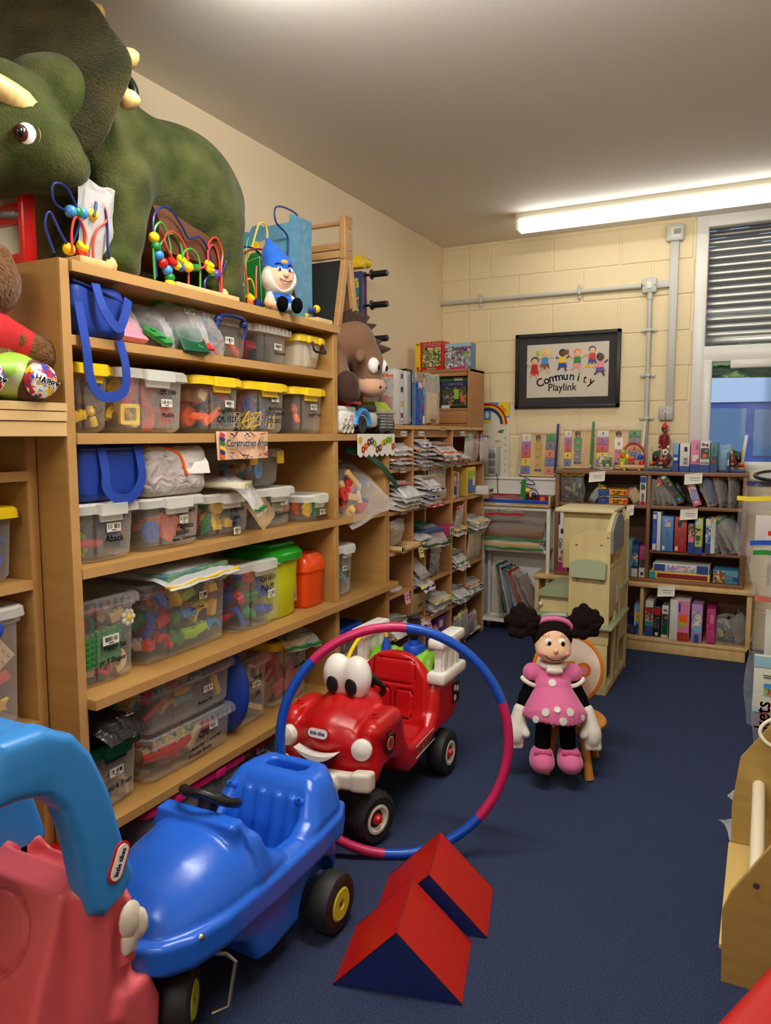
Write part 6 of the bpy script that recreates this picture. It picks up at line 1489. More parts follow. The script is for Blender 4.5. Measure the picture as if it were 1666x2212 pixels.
def pile(ci, ri, n, depth_out=0.03, strips=(), ins=None, th=.024, wf=.92, sag=.04, group=None):
    y0, y1 = CB[ci]; z = CZ[ri]+.004; w_ = (y1-y0)*wf-.01
    for k in range(n):
        st = strips[k] if k < len(strips) else None; t_ = th*rp.uniform(.8, 1.2)
        d_ = rp.uniform(.26, .32); out = depth_out+rp.uniform(-.02, .02)
        nm = {0: 'lowest', n-1: 'topmost'}.get(k, ('second', 'third', 'fourth', 'fifth', 'sixth', 'seventh', 'eighth')[k-1]+' from below')
        stn = ' with %s zip' % st[0] if st else ''
        zip_bag('flat clear bag%s, %s in the %s column %s pigeonhole' % (stn, nm, COLN[ci], ROWN[ri]), at_left(XF+out-d_/2, (y0+y1)/2+rp.uniform(-.008, .008), z+t_*.45, rp.uniform(-.03, .03), rp.uniform(-.02, .02), rp.uniform(-.05, .05)),
                w_*rp.uniform(.9, 1.0), d_, t_*.5, 100+rp.randrange(6), sag if k > n-3 else .015, PALM[st[1]] if st else None, ins[k % len(ins)] if ins else rp.choice(INS[:3]), BAGH, 'zip bags in the pigeonholes', -1, rp.random() < .25)
        z += t_
def upright(label, ci, ri, yy, w_, h, strip, ins, out=.0, lean=.0, mt=None, fw=.8, fd=.7, seed=3, code=False, puff=.018, sag=0.0):
    y0, y1 = CB[ci]
    return zip_bag(label, TR(XF-.02+out, y0+yy*(y1-y0), CZ[ri]+.004+h/2) @ RZ(PI/2) @ RX(PI/2+lean) @ RZ(0), w_, h, puff, seed, sag, strip, ins, mt or BAG, 'zip bags in the pigeonholes', 1, code, fy=-h*.08, fd=fd, fw=fw)
R_, G_, Y_, B_, O_ = ('red', 'red'), ('green', 'green'), ('yellow', 'yellow'), ('blue', 'navy'), ('orange', 'orange')
pile(0, 5, 6, .02, (None, None, O_, None, None, None), [INS[0], INS[1], INS[0]])
pile(1, 5, 7, .05, (None, None, None, None, None, O_, B_))
pile(2, 5, 5, .09, (None, R_, None, G_, O_), [INS[0], INS[3], INS[4]], th=.03, sag=.07)
pile(3, 5, 3, .03, (R_, G_, None), th=.028)
upright('clear bag with bright green strip hanging out of the top far pigeonhole', 3, 5, .95, .17, .19, GRN, INS[0], .045, .05, seed=4)
upright('clear bag with dark red strip in the farthest top pigeonhole', 4, 5, .35, .16, .18, WD, INS[3], .03, .08, seed=5, code=True)
upright('clear bag with blue zip at the corner of the farthest top pigeonhole', 4, 5, .8, .17, .19, NAVY, INS[0], .05, -.05, seed=3)
pile(0, 4, 6, .08, (Y_, None, None, None), [INS[2], INS[1], INS[3]], th=.03, sag=.08)
pile(1, 4, 7, .11, (R_, None, B_, None, B_, None, None), [INS[0], INS[0], INS[1], INS[3]], th=.028, sag=.05)
upright('upright bag with red zip and buff board reading Elephant Puzzle', 2, 4, .45, .30, .235, RED, BUFF, .0, .0, fw=.86, fd=.74, seed=7)
q = MB(); M = TR(XF-.0, CB[2][0]+.45*.358, CZ[4]+.13) @ RZ(PI/2) @ FRONT
letter(q, 'Elephant', .026, M, INK, .15, .9, .0006); letter(q, 'Puzzle', .026, M @ TR(.0, -.032, 0), INK, .15, .9, .0006); letter(q, '3 pieces', .018, M @ TR(.01, -.062, 0), INK, .15, .9, .0004)
o = q.build('lettering', bpy.data.objects[[o_.name for o_ in COL.objects if o_.get('label', '').endswith('reading Elephant Puzzle')][0]]); o.matrix_parent_inverse = mw(o.parent).inverted() if False else Matrix.Identity(4)
o.matrix_world = Matrix.Identity(4); o.matrix_parent_inverse = o.parent.matrix_world.inverted() if o.parent.matrix_world != Matrix.Identity(4) else Matrix.Identity(4)
carton('narrow yellow and blue game box in the fourth column', TR(XF-.10, 4.80, CZ[4]+.003) @ RZ(PI/2), .045, .20, .19, YEL, front=[(NAVY, 0, .3, .8, .3), (ART3, 0, .65, .8, .3), (RED, 0, .9, .8, .1)])
carton('thin violet game box beside the narrow yellow one', TR(XF-.10, 4.855, CZ[4]+.003) @ RZ(PI/2), .04, .20, .185, mat('violet_card', (160, 140, 180), .5), front=[(ART3, 0, .5, .9, .9)])
carton('yellow framed picture box in the farthest column', TR(XF-.09, 5.13, CZ[4]+.003) @ RZ(PI/2), .17, .18, .205, mat('yellow_card', (224, 190, 70), .5), front=[(BLU, 0, .35, .84, .5), (LIME, 0, .72, .84, .3), (WHT, .2, .5, .3, .3)])
carton('white barcoded box jutting from the farthest pigeonhole', TR(XF-.04, 5.29, CZ[4]+.003) @ RZ(PI/2), .12, .26, .06, WHT, front=[(INK, -.25, .5, .12, .4), (INK, .05, .5, .2, .3), (INK, .3, .5, .2, .3)])
upright('bag with green zip pushed behind the yellow picture box', 4, 4, .2, .18, .225, GRN, INS[1], -.19, .0, seed=8)
upright('crumpled clear bag standing behind the wooden tray', 0, 3, .42, .25, .19, None, INS[2], -.03, .35, BAG, seed=9, puff=.05)
t = thing('wooden_tray', 'shallow wooden puzzle tray jutting from the nearest column', 'tray', (XF-.08, 3.97, CZ[3]+.002), PI/2)
q = MB().m(PINE); q.box((0, 0, .006), (.25, .30, .010), .002, 2)
for a, b_, c, d in ((0, -.142, .25, .016), (0, .142, .25, .016)): q.box((a, b_, .017), (c, d, .03), .003, 2)
for a in (-.117, .117): q.box((a, 0, .017), (.016, .30, .03), .003, 2)
q.build('tray', t); q = MB().m(DGRN); q.box((-.04, -.02, .014), (.12, .10, .004)); q.m(WD); q.box((.05, .06, .014), (.08, .07, .004)); q.build('puzzle_piece', t)
pile(1, 3, 3, .02, (None, G_, None), [INS[4], INS[0]], th=.022)
carton('flat dark green card in the second column', TR(XF-.08, 4.24, CZ[3]+.125) @ RZ(PI/2) @ RX(.1), .19, .22, .012, DGRN, 'card', 'card_sheet')
zip_bag('clear bag with blue and green zip spilling over the third column shelf', at_left(XF-.10, 4.38, CZ[3]+.085, .18, 0, -.25), .36, .34, .028, 61, .10, DGRN, INS[4], BAG, 'zip bags in the pigeonholes', -1)
carton('magenta box with white panel at the edge of the third column', TR(XF-.05, 4.64, CZ[3]+.003) @ RZ(PI/2), .15, .16, .065, PNK, front=[(WHT, .2, .5, .5, .8), (INK, .1, .5, .12, .5), (INK, .32, .5, .1, .4)])
upright('small hanging bag with red zip in the fourth column', 3, 3, .38, .12, .18, RED, INS[0], .03, .1, seed=11, fd=.35)
pile(3, 3, 2, .03, (None, Y_), [INS[0]], th=.03)
pile(4, 3, 4, .05, (None, None, None, Y_), [INS[0], INS[1]], th=.02)
pile(0, 2, 2, .0, (), [INS[1]], th=.02)
zip_bag('limp clear bag with yellow end hanging out of the second column', at_left(XF-.02, 4.215, CZ[2]+.11, .75, .0, .1), .17, .28, .02, 62, .06, YEL, INS[1], BAG, 'zip bags in the pigeonholes', -1)
pile(1, 2, 3, .05, (None, B_, None), [INS[1], INS[3]], th=.022, sag=.08)
upright('tall bag with yellow zip and dark pieces in the third column', 2, 2, .22, .16, .225, YEL, ART5, .02, .12, seed=12, code=True, fw=.7)
pile(3, 2, 4, .05, (B_, None, O_, G_), [INS[0], INS[1]], th=.03, sag=.09)
t = upright('wooden board in a green zip bag leaning out of the farthest column', 4, 2, .5, .30, .24, GRN, BUFF, .02, .1, seed=13, fw=.84, fd=.86)
zip_bag('clear bag with long green zip trailing down the farthest column', TR(XF+.03, 5.31, CZ[2]-.02) @ RZ(PI/2+.3) @ RX(PI/2) @ RY(.1), .10, .40, .008, 63, .0, GRN, None, BAG, 'zip bags in the pigeonholes', 1)
pile(0, 1, 4, .03, (None, None, Y_), [INS[0], INS[1]], th=.022, sag=.08)
pile(1, 1, 2, .0, (None, R_), [INS[2]], th=.025)
pile(2, 1, 4, .02, (R_, None, None, Y_), [INS[1], INS[0]], th=.03, sag=.03)
pile(3, 1, 4, .03, (B_, None, G_, None), [INS[1]], th=.03, sag=.06)
pile(4, 1, 4, .04, (None, G_, None, O_), [INS[1], INS[0]], th=.026)
carton('blue and white carton on the floor of the nearest column', TR(XF-.10, 3.95, CZ[0]+.003) @ RZ(PI/2), .22, .2, .13, BLU, front=[(WHT, -.1, .5, .5, .5), (SKY, .3, .5, .25, .6), (RED, -.1, .5, .2, .2)])
pile(0, 0, 0)
carton('buff carton marked Puppet in the second column', TR(XF-.12, 4.235, CZ[1]+.065) @ RZ(PI/2) @ RX(.1), .17, .2, .13, BUFF, front=[('PUPPET', .1, .4, .026, INK)])
carton('purple toy box with cream panel at the bottom of the third column', TR(XF-.13, 4.64, CZ[0]+.003) @ RZ(PI/2), .15, .22, .23, PURP, front=[(INS[2], .2, .35, .5, .4), (WHT, -.2, .8, .4, .2)])
upright('clear bag with red zip before the purple toy box', 2, 0, .28, .17, .20, RED, INS[1], .0, .06, seed=14, puff=.03)
upright('clear bag with yellow zip and black barcode in the bottom fourth column', 3, 0, .35, .16, .19, YEL, INS[1], .02, .1, seed=15, code=True, puff=.03)
upright('clear bag with wide yellow zip, second in the bottom fourth column', 3, 0, .75, .17, .20, YEL, INS[1], .03, -.05, seed=16, puff=.03)
upright('clear bag with rose zip at the bottom of the farthest column', 4, 0, .25, .13, .16, LPINK, INS[1], .03, .1, seed=17, puff=.03)
pile(4, 0, 3, .0, (), [mat('insert_dark', (70, 64, 58), .7)], th=.028)
pile(1, 0, 3, .02, (None, R_), [INS[1], INS[3]], th=.03)
# shelf edge labels and paper notes
for k, (y, z) in enumerate(((3.97, 1.512), (4.22, 1.512), (4.56, 1.548), (4.92, 1.515), (3.96, 1.298), (4.27, 1.298), (4.6, 1.298), (3.97, 1.053), (3.98, .818), (4.66, .818), (5.17, .818), (4.85, 1.298))):
    t = thing('shelf_label', 'white paper label with black marks on the pigeonhole edge, %s column %s' % (COLN[[i for i, c in enumerate(CB) if c[0] <= y <= c[1]+.03][0]], ('upper edge' if z > 1.5 else 'second edge' if z > 1.2 else 'third edge' if z > 1 else 'fourth edge')+(' right' if k in (2, 11) else '')), 'label', (XF+.010, y, z), PI/2, 'labels on the pigeonhole edges')
    q = MB().m(PAPER); q.box((0, 0, 0), (.085, .0012, .026)); q.build('paper', t)
    q = MB().m(INK); q.box((-.03, -.0012, 0), (.008, .0008, .018)); q.box((.03, -.0012, 0), (.008, .0008, .018))
    for j in range(4): q.box((-.012+.008*j, -.0012, 0), (.005, .0008, .006))
    q.build('printed_mark', t)
for lb, y, z, c, a in (('yellow sticky note hanging from the second column edge', 4.20, .785, mat('note_yellow', (226, 218, 140), .7), .05), ('pink sticky note on the third column edge', 4.38, .545, mat('note_pink', (226, 160, 180), .7), -.2), ('pink sticky note low on the nearest column edge', 4.0, .535, mat('note_pink', None), .1), ('pink sticky note on the second column bottom edge', 4.33, .298, mat('note_pink', None), .0)):
    t = thing('sticky_note', lb, 'note', (XF+.012, y, z), PI/2)
    q = MB().m(c); q.loft([[(x*.034, -.002-.012*v*v, .035-.07*v) for x in (-1, 1)] for v in (0, .25, .5, .75, 1)], False, False, False, True); q.build('paper', t)
    q = MB().m(INK)
    for j in range(2): q.box((0, -.006-.004*j, .012-.018*j), (.04, .0006, .004), R=RX(.2))
    q.build('ink_mark', t)
# ---------------------------------------------------------------- standing on the pigeonhole unit
ZT = 1.563
def stand(label, y, w_, h, mt, front=None, x=XF-.03, d_=.26, nm='puzzle_box', cat='box', lean=0.0, lid=None):
    return carton(label, TR(x-d_/2, y, ZT+.001) @ RZ(PI/2) @ RY(lean), w_, d_, h, mt, cat, nm, None, front, None, lid)
zip_bag('clear bag with orange and green zip leaning beside the toy rescue truck', TR(XF-.06, 3.87, ZT+.155) @ RZ(PI/2) @ RX(PI/2+.1), .14, .27, .03, 71, 0, ORG, INS[3], BAG, None, 1, fy=-.05, fd=.45)
t = stand('tall white carton with printed text and a strip of round portraits', 3.985, .10, .32, WHT, [(mat('print_strip', (206, 206, 208), .5), .3, .5, .36, .96), (WD, .3, .88, .3, .09), (NAVY, .3, .64, .3, .1), (GOLD, .3, .38, .3, .1), (WD, .3, .17, .3, .09), (SKY, .3, .06, .4, .02)], d_=.22)
q = MB().m(WHT); q.box((-.0, -.04, .16), (.006, .3, .30)); q.m(INK)
t = thing('plastic_case', 'grey ring-bound case standing beside the white carton', 'case', (XF-.15, 4.10, ZT), PI/2)
q = MB().m(LGREY); q.box((0, 0, .165), (.075, .26, .325), .012); q.build('shell', t)
q = MB().m(BLACKP); q.box((0, .0, .325), (.08, .27, .012), .004, 2); q.box((.042, -.0, .165), (.006, .262, .32), .002, 2); q.build('edging', t)
q = MB().m(GREY); q.cyl((.0, -.132, .02), (.0, -.132, .06), .014, .010); q.cyl((0, -.132, .06), (0, -.132, .3), .010); q.build('spine_rod', t)
stand('pale blue jigsaw box with white lettering, tallest by the grey case', 4.185, .075, .325, mat('cornflower_card', (82, 130, 190), .5), [('FLOOR PUZZLE', 0, .62, .03, WHT, PI/2), ('JUNGLE', 0, .25, .026, WHT, PI/2), (ART4, 0, .88, .9, .2)])
stand('royal blue jigsaw box reading Shaped Floor Puzzle', 4.27, .07, .27, BLU, [('SHAPED', -.2, .7, .022, YEL, PI/2), ('FLOOR PUZZLE', .15, .6, .024, WHT, PI/2), ('Giant', 0, .2, .03, WHT, PI/2), (ART3, 0, .9, .85, .15)])
stand('blue jigsaw box with red figure next to the royal blue one', 4.33, .045, .235, mat('azure_card', (40, 100, 180), .5), [(RED, 0, .45, .5, .12), (WHT, 0, .15, .6, .2), (SKY, 0, .85, .8, .2)])
zip_bag('tall clear bag with green zip and a wooden puzzle, marked Puzzle', TR(XF-.05, 4.50, ZT+.165) @ RZ(PI/2) @ RX(PI/2), .26, .32, .035, 72, 0, GRN, BUFF, BAG, None, 1, fy=-.05, fd=.6, fw=.55)
q = MB(); letter(q, 'PUZZLE', .026, TR(XF-.008, 4.44, ZT+.03) @ RZ(PI/2) @ FRONT, INK, 0, .9, .001); tag(q.build('ink_lettering'), 'black ink lettering low on the tall green zip bag', 'lettering')
t = thing('corner_cabinet', 'small open beech cabinet in the corner carrying two jigsaw boxes', 'cabinet', (-2.085, 5.23, ZT))
for nm, c, s_ in (('side_panel', (-.175, 0, .205), (.02, .30, .41)), ('side_panel', (.175, 0, .205), (.02, .30, .41)), ('top_board', (0, 0, .4), (.37, .31, .02)), ('shelf', (0, .01, .125), (.33, .28, .018)), ('base_board', (0, .01, .012), (.33, .28, .02)), ('front_lip', (0, -.135, .07), (.33, .012, .09)), ('back_panel', (0, .142, .2), (.33, .012, .37)), ('rail', (.02, -.14, .375), (.28, .02, .028))):
    q = MB().m(CUB); q.box(c, s_, .003, 2); q.build(nm, t)
t = carton('black and green carry case reading Alien Puzzle in the corner cabinet', TR(-2.05, 5.19, ZT+.135), .22, .06, .225, mat('case_black', (22, 30, 24), .4), 'case', 'puzzle_case', None, [(mat('case_green', (70, 120, 50), .5), 0, .93, .95, .12), (NAVY, 0, .77, .9, .15), (ART5, 0, .38, .86, .6), (LIME, .08, .45, .16, .3), (ORG, .3, .3, .14, .2), (WHT, -.3, .05, .3, .1), ('6X ALIEN PUZZLE', -.02, .77, .021, WHT), (PAPER, .15, .93, .3, .09)])
q = MB().m(BLACKP); q.tube([(-.03, 0, .225), (-.025, 0, .25), (.025, 0, .25), (.03, 0, .225)], .005, 8); q.build('carry_handle', t)
t = carton('red and yellow box reading 3D Puzzle on the corner cabinet', TR(-2.225, 5.16, ZT+.411) @ RZ(-.12), .23, .10, .205, RED, front=[(YEL, -.40, .5, .18, .98), (ART2, .10, .46, .66, .66), ('3D PUZZLE', .12, .89, .034, WHT), ('Beastly Bugs', .10, .06, .018, WHT), ('GALT', -.38, .92, .016, INK), (RED, -.4, .08, .08, .1)])
q = MB().m(YEL); q.box((-.1165, 0, .1025), (.002, .10, .2)); q.m(BLACKP); q.box((-.1182, 0, .10), (.001, .03, .10)); q.build('yellow_side', t)
carton('blue market scene box reading Shopping on the corner cabinet', TR(-2.01, 5.17, ZT+.411) @ RZ(-.03), .205, .09, .185, mat('box_blue_grey', (96, 130, 150), .5), front=[(printed('art_market', [(90, 140, 170), (220, 220, 220), (80, 60, 110), (120, 160, 80), (190, 120, 130)], 75), 0, .45, .98, .86), (mat('market_check', (150, 190, 200), .5), 0, .93, .98, .14), ('Shopping', .05, .80, .036, INKBLUE), ('match', -.02, .64, .022, PNK), ('3D puzzle', .26, .63, .017, LIME), (PNK, .0, .06, .6, .08)])
# ---------------------------------------------------------------- back wall: picture, weather board, ledge, white trolley
t = thing('framed_picture', 'black framed Community Playlink print with playing children on the block wall', 'picture', (-1.376, YB, 1.988))
FW_, FH_ = .79, .565
q = MB().m(mat('frame_black', (20, 18, 18), .4))
for x, z, a, c in ((-FW_/2+.014, 0, .028, FH_), (FW_/2-.014, 0, .028, FH_), (0, FH_/2-.014, FW_, .028), (0, -FH_/2+.014, FW_, .028)): q.box((x, -.014, z), (a, .028, c), .003, 2)
q.build('frame', t)
q = MB().m(mat('mount_grey', (38, 34, 32), .7)); q.box((0, -.008, 0), (FW_-.05, .004, FH_-.05)); q.build('mount', t)
q = MB().m(mat('print_paper', (206, 198, 182), .7)); q.box((.003, -.0115, .0), (.615, .002, .40)); q.build('print_sheet', t)
q = MB().m(film('picture_glass', (255, 255, 255), .0, .03, .22)); q.box((0, -.020, 0), (FW_-.056, .002, FH_-.056)); q.build('glass', t)
cols_ = [RED, mat('crimson_ink', (170, 40, 90), .6), PURP, NAVY, BLU, TEAL, GRN, YEL, ORG]
for k, (c, ch) in enumerate(zip(cols_, 'Community')):
    u = (k-4)/4; x = -.005+u*.195; z = -.045-.045*u*u; q = MB(); letter(q, ch, .088, fr(x, -.0135, z, -.42*u), c, 0, .95, .0016); q.build('lettering', t)
q = MB(); letter(q, 'Playlink', .080, fr(-.03, -.0135, -.127), mat('bottle_green', (20, 84, 56), .6), 0, .9, .0008); q.build('lettering', t)
def child(x, z, s, skin, hair, top, low, pose):
    q = MB(); y = -.0140
    q.m(skin); q.tube([(x-.03*s, y, z+.0*s), (x-.05*s-.012*pose*s, y, z+.025*s*pose)], .006*s, 6); q.tube([(x+.03*s, y, z), (x+.055*s, y, z+.02*s)], .006*s, 6)
    q.tube([(x-.012*s, y, z-.06*s), (x-.03*s-.012*pose*s, y, z-.085*s)], .007*s, 6); q.tube([(x+.012*s, y, z-.06*s), (x+.03*s, y, z-.095*s)], .007*s, 6)
    q.m(top); q.add([(x-.022*s, y-.002, z+.012*s), (x+.022*s, y-.002, z+.012*s), (x+.028*s, y-.002, z-.035*s), (x-.028*s, y-.002, z-.035*s)], [(0, 3, 2, 1)])
    q.m(low); q.add([(x-.028*s, y-.002, z-.034*s), (x+.028*s, y-.002, z-.034*s), (x+.036*s, y-.002, z-.07*s), (x-.034*s, y-.002, z-.07*s)], [(0, 3, 2, 1)])
    q.m(hair); q.sph((x, y+.001, z+.042*s), (.029*s, .0016, .028*s), 12, 8); q.m(skin); q.sph((x, y-.001, z+.034*s), (.023*s, .0016, .023*s), 12, 8)
    q.build('printed_child', t)
PS, DS = mat('print_skin', (226, 178, 140), .6), mat('print_dark_skin', (96, 62, 44), .6)
child(-.245, .04, 1.0, PS, BLACKP, RED, RED, 1); child(-.165, .09, 1.05, PS, YEL, SKY, DKWOOD, 1); child(-.03, .09, 1.0, DS, BLACKP, YEL, BLU, .4)
child(.08, .085, 1.0, PS, ORG, GRN, LPINK, 1.3); child(.19, .105, .95, PS, NAVY, RED, BLU, .3); child(.25, .045, 1.0, DS, BLACKP, LPINK, PURP, 1)
q = MB().m(LIME); q.sph((-.22, -.0142, .132), (.018, .0016, .023), 12, 8); q.m(INK); q.tube([(-.22, -.014, .11), (-.21, -.014, .06)], .0012, 4); q.m(WHITEP); q.sph((-.10, -.0142, .095), (.015, .0016, .015), 12, 8); q.m(INK); q.sph((-.10, -.0156, .095), (.006, .001, .006), 6, 4); q.m(DKWOOD); q.sph((.005, -.0142, .135), (.014, .0016, .02), 8, 6); q.m(YEL); q.box((.17, -.0145, .025), (.07, .002, .018)); q.build('printed_balloon', t)
t = thing('weather_board', 'white weather chart board with rainbow and sun behind the pigeonholes', 'board', (-1.96, YB-.012, 1.46))
q = MB().m(mat('board_white', (214, 208, 190), .5)); q.box((0, 0, 0), (.30, .012, .60), .003, 2); q.build('board', t)
q = MB().m(SKY); q.box((0, -.0068, .24), (.298, .0012, .118)); q.m(YEL); q.box((.10, -.0076, .245), (.09, .0012, .106))
for k in range(5):
    a = PI+.3+k*.25; q.m(BLACKP); q.box((.13+.055*math.cos(a), -.0084, .285+.055*math.sin(a)), (.03, .0012, .004), R=RY(-a))
for c, r_ in ((RED, .155), (YEL, .138), (NAVY, .116)):
    q.m(c); q.tube([(-.03+r_*math.cos(a)*.98, -.0085, .13+r_*math.sin(a)) for a in [PI*k/20 for k in range(21)]], .009, 5)
q.m(mat('board_white', None)); q.lathe([(.001, .0085), (.104, .0085), (.104, .007)], 24, (-.03, 0, .13), RX(PI/2)); q.m(SKY); q.box((-.05, -.0100, .185), (.09, .002, .09)); q.m(YEL); q.box((-.05, -.0112, .15), (.09, .001, .022)); q.prism([(-.085, .15), (-.05, .15), (-.067, .185)], -.012, -.0115); q.m(WHITEP); q.sph((-.035, -.0115, .20), (.016, .001, .026), 8, 6); q.build('printed_picture', t)
q = MB(); letter(q, 'Weather', .052, fr(.02, -.0075, .075), mat('bottle_green', None), 0, .9, .0014); q.build('lettering', t)
for k in range(6):
    q = MB().m(PINE); q.box((.055, -.013, -.0-.05*k), (.045, .016, .010), .002, 2); q.build('peg', t)
    q = MB().m(BLACKP); q.sph((.115, -.0072, .02-.052*k), .004, 6, 4); q.build('rivet', t)
t = thing('boxed_ledge', 'white boxed-in pipe ledge low on the back wall behind the trolley', 'ledge', (-1.80, YB-.05, .6))
q = MB().m(UPVC); q.box((0, 0, .0), (.84, .095, 1.12), .004, 2); q.box((0, -.01, .57), (.86, .115, .02), .004, 2); q.build('panel', t)
q = MB().m(LGREY); q.box((-.3, -.05, .1), (.14, .004, .9), .002, 2); q.build('joint_strip', t)
t = thing('cassette_player', 'silver portable cassette player on the white ledge', 'radio', (-1.955, YB-.075, 1.181))
q = MB().m(LGREY); q.box((0, 0, .115), (.15, .10, .23), .012); q.build('body', t)
q = MB().m(mat('speaker_brown', (84, 74, 68), .6)); q.box((-.06, -.052, .115), (.075, .008, .22), .003, 2); q.m(GREY)
for k in range(3): q.box((.04, -.052, .045+.06*k), (.055, .006, .045), .003, 2)
for k in range(4): q.cyl((.02+.013*k, -.052, .20), (.02+.013*k, -.058, .20), .004, n=8)
q.build('front_panel', t)
q = MB().m(INK); q.tube(curve_pts([(.06, -.03, .03), (.085, -.055, .0), (.09, -.058, -.1), (.10, -.058, -.28)], 5), .003, 6); q.build('cable', t)
# number puzzles standing against the wall
def number_puzzle(label, x, y, z, w_, h, zc, figs, person, lean=-.10, second=True):
    t = thing('number_puzzle', label, 'puzzle', (x, y, z)); t.rotation_euler = (lean, 0, 0)
    q = MB().m(PINE); q.box((0, 0, h*.42), (w_*.92, .014, h*.84), .003, 2); q.build('board', t)
    fr_ = [(PINE, 0)]
    q = MB().m(PINE)
    for a, c, e, g in ((0, h*.83, w_*.92, .014), (0, .008, w_*.92, .014), (-w_*.45, h*.42, .012, h*.84), (w_*.45, h*.42, .012, h*.84)): q.box((a, -.010, c), (e, .012, g), .002, 2)
    q.build('frame', t)
    tiles = [mat('tile_white', (226, 222, 214), .5), mat('tile_mauve', (176, 96, 160), .5), mat('tile_red', (206, 74, 74), .5), mat('tile_yellow', (232, 196, 60), .5), mat('tile_blue', (92, 112, 180), .5)]
    tiles2 = [mat('tile_green', (70, 140, 84), .5), mat('tile_grey', (120, 124, 128), .5), mat('tile_orange', (226, 130, 84), .5), mat('tile_blue', None), mat('tile_orange', None)]
    for sd, ts in ((-1, tiles), (1, tiles2)):
        if sd == 1 and not second: continue
        for k, mt in enumerate(ts):
            q = MB().m(mt); q.box((sd*w_*.31, -.011, h*(.74-.155*k)), (w_*.23, .008, h*.145), .002, 2); o = q.build('number_tile', t)
            q = MB(); letter(q, figs[k % len(figs)], h*.10, fr(sd*w_*.31, -.0156, h*(.74-.155*k)), INK, .1, .9, .0006); q.build('lettering', o)
    q = MB().m(person[0]); q.prism([(-.022, h*.42), (.03, h*.42), (.034, h*.62), (.02, h*.68), (-.02, h*.68), (-.03, h*.60)], -.013, -.008); q.m(person[1]); q.prism([(-.02, h*.14), (.028, h*.14), (.03, h*.42), (-.022, h*.42)], -.013, -.008)
    q.m(DS); q.sph((0, -.010, h*.73), (.02, .005, .024), 10, 6); q.m(BLACKP); q.sph((-.002, -.009, h*.755), (.021, .005, .016), 10, 6); q.box((-.01, -.010, h*.12), (.022, .008, .012)); q.box((.02, -.010, h*.12), (.022, .008, .012)); q.build('printed_figure', t)
    for k in range(4):
        q = MB().m(BUFF); q.sph((.004, -.018, h*(.24+.15*k)), (.011, .009, .011), 10, 6); q.build('knob', t)
    q = MB().m(BAG); q.loft([[(sx*w_*.5+.012*math.sin(5*zz*9+sx), yy, zz*h) for sx, yy in ((-1, -.026), (-.4, -.032), (.3, -.028), (1, -.024), (1, .012), (-1, .012))] for zz in (0, .25, .5, .75, 1.0)], False, False); q.build('film', t)
    q = MB().m(zc); q.tube([(w_*.47, -.024, .01), (w_*.485, -.03, h*.5), (w_*.5, -.024, h*1.0)], .009, 6); q.m(METAL); q.box((w_*.47, -.03, .02), (.012, .01, .014)); q.build('zip_strip', t)
number_puzzle('bagged wooden number puzzle with yellow robed figure, low on the white ledge', -1.565, 5.665, 1.185, .30, .40, NAVY, 'IVVTO', (mat('robe_yellow', (196, 160, 70), .6), mat('robe_yellow', None)))
number_puzzle('bagged wooden number puzzle with green jumper figure, on the bookcase', -1.255, 5.62, 1.253, .225, .345, GRN, '12345', (mat('jumper_green', (80, 150, 80), .6), GREY), second=False)
number_puzzle('bagged wooden number puzzle with pink trousers figure, on the bookcase', -.965, 5.64, 1.253, .36, .345, PAPER, '92345', (SMILE, mat('trouser_pink', (216, 110, 160), .6)))
carton('small jigsaw card with brown animals leaning on the bookcase top', TR(-1.025, 5.50, 1.253) @ RX(-.08), .10, .014, .10, PAPER, front=[(ART2, 0, .58, .94, .76), (SKY, -.4, .1, .12, .14), (WD, .1, .1, .6, .05)])
maze('small bead maze with double red arch on the bookcase top', (-.84, 5.50, 1.253), [(0, 0, .028, .17, .08, .022)], [(WR, [(-7, 4, 0), (-6, 14, 0), (0, 19, 0), (7, 14, 0), (6, 4, 0)]), (WD, [(-6, 4, 1), (-5, 14, 1), (1, 18, 1), (7, 12, 1), (7, 4, 1)]), (mat('wire_pale', (130, 170, 190), .4), [(-4, 4, 1), (-2, 12, 1), (3, 12, 1), (5, 6, 1)])],
     [(LIME, 'b', -6.2, 12, 0), (ORG, 'b', -6.4, 9.6, 0), (YEL, 'b', -3.6, 9, 1), (LIME, 'd', -6.4, 7.4, 0), (LIME, 'd', -6.4, 6, 0), (YEL, 'b', -6.6, 4.6, 0), (RED, 'd', -1, 8, 1), (BLU, 'b', 4.8, 9, 1), (RED, 'b', 6, 4.8, 0)], 0, .0105)
for s in (-.05, .05):
    q = MB().m(PINE); q.box((s, 0, .008), (.02, .06, .016), .004, 2); q.build('foot', bpy.data.objects[[o.name for o in COL.objects if o.get('label', '').startswith('small bead maze with double red')][0]])
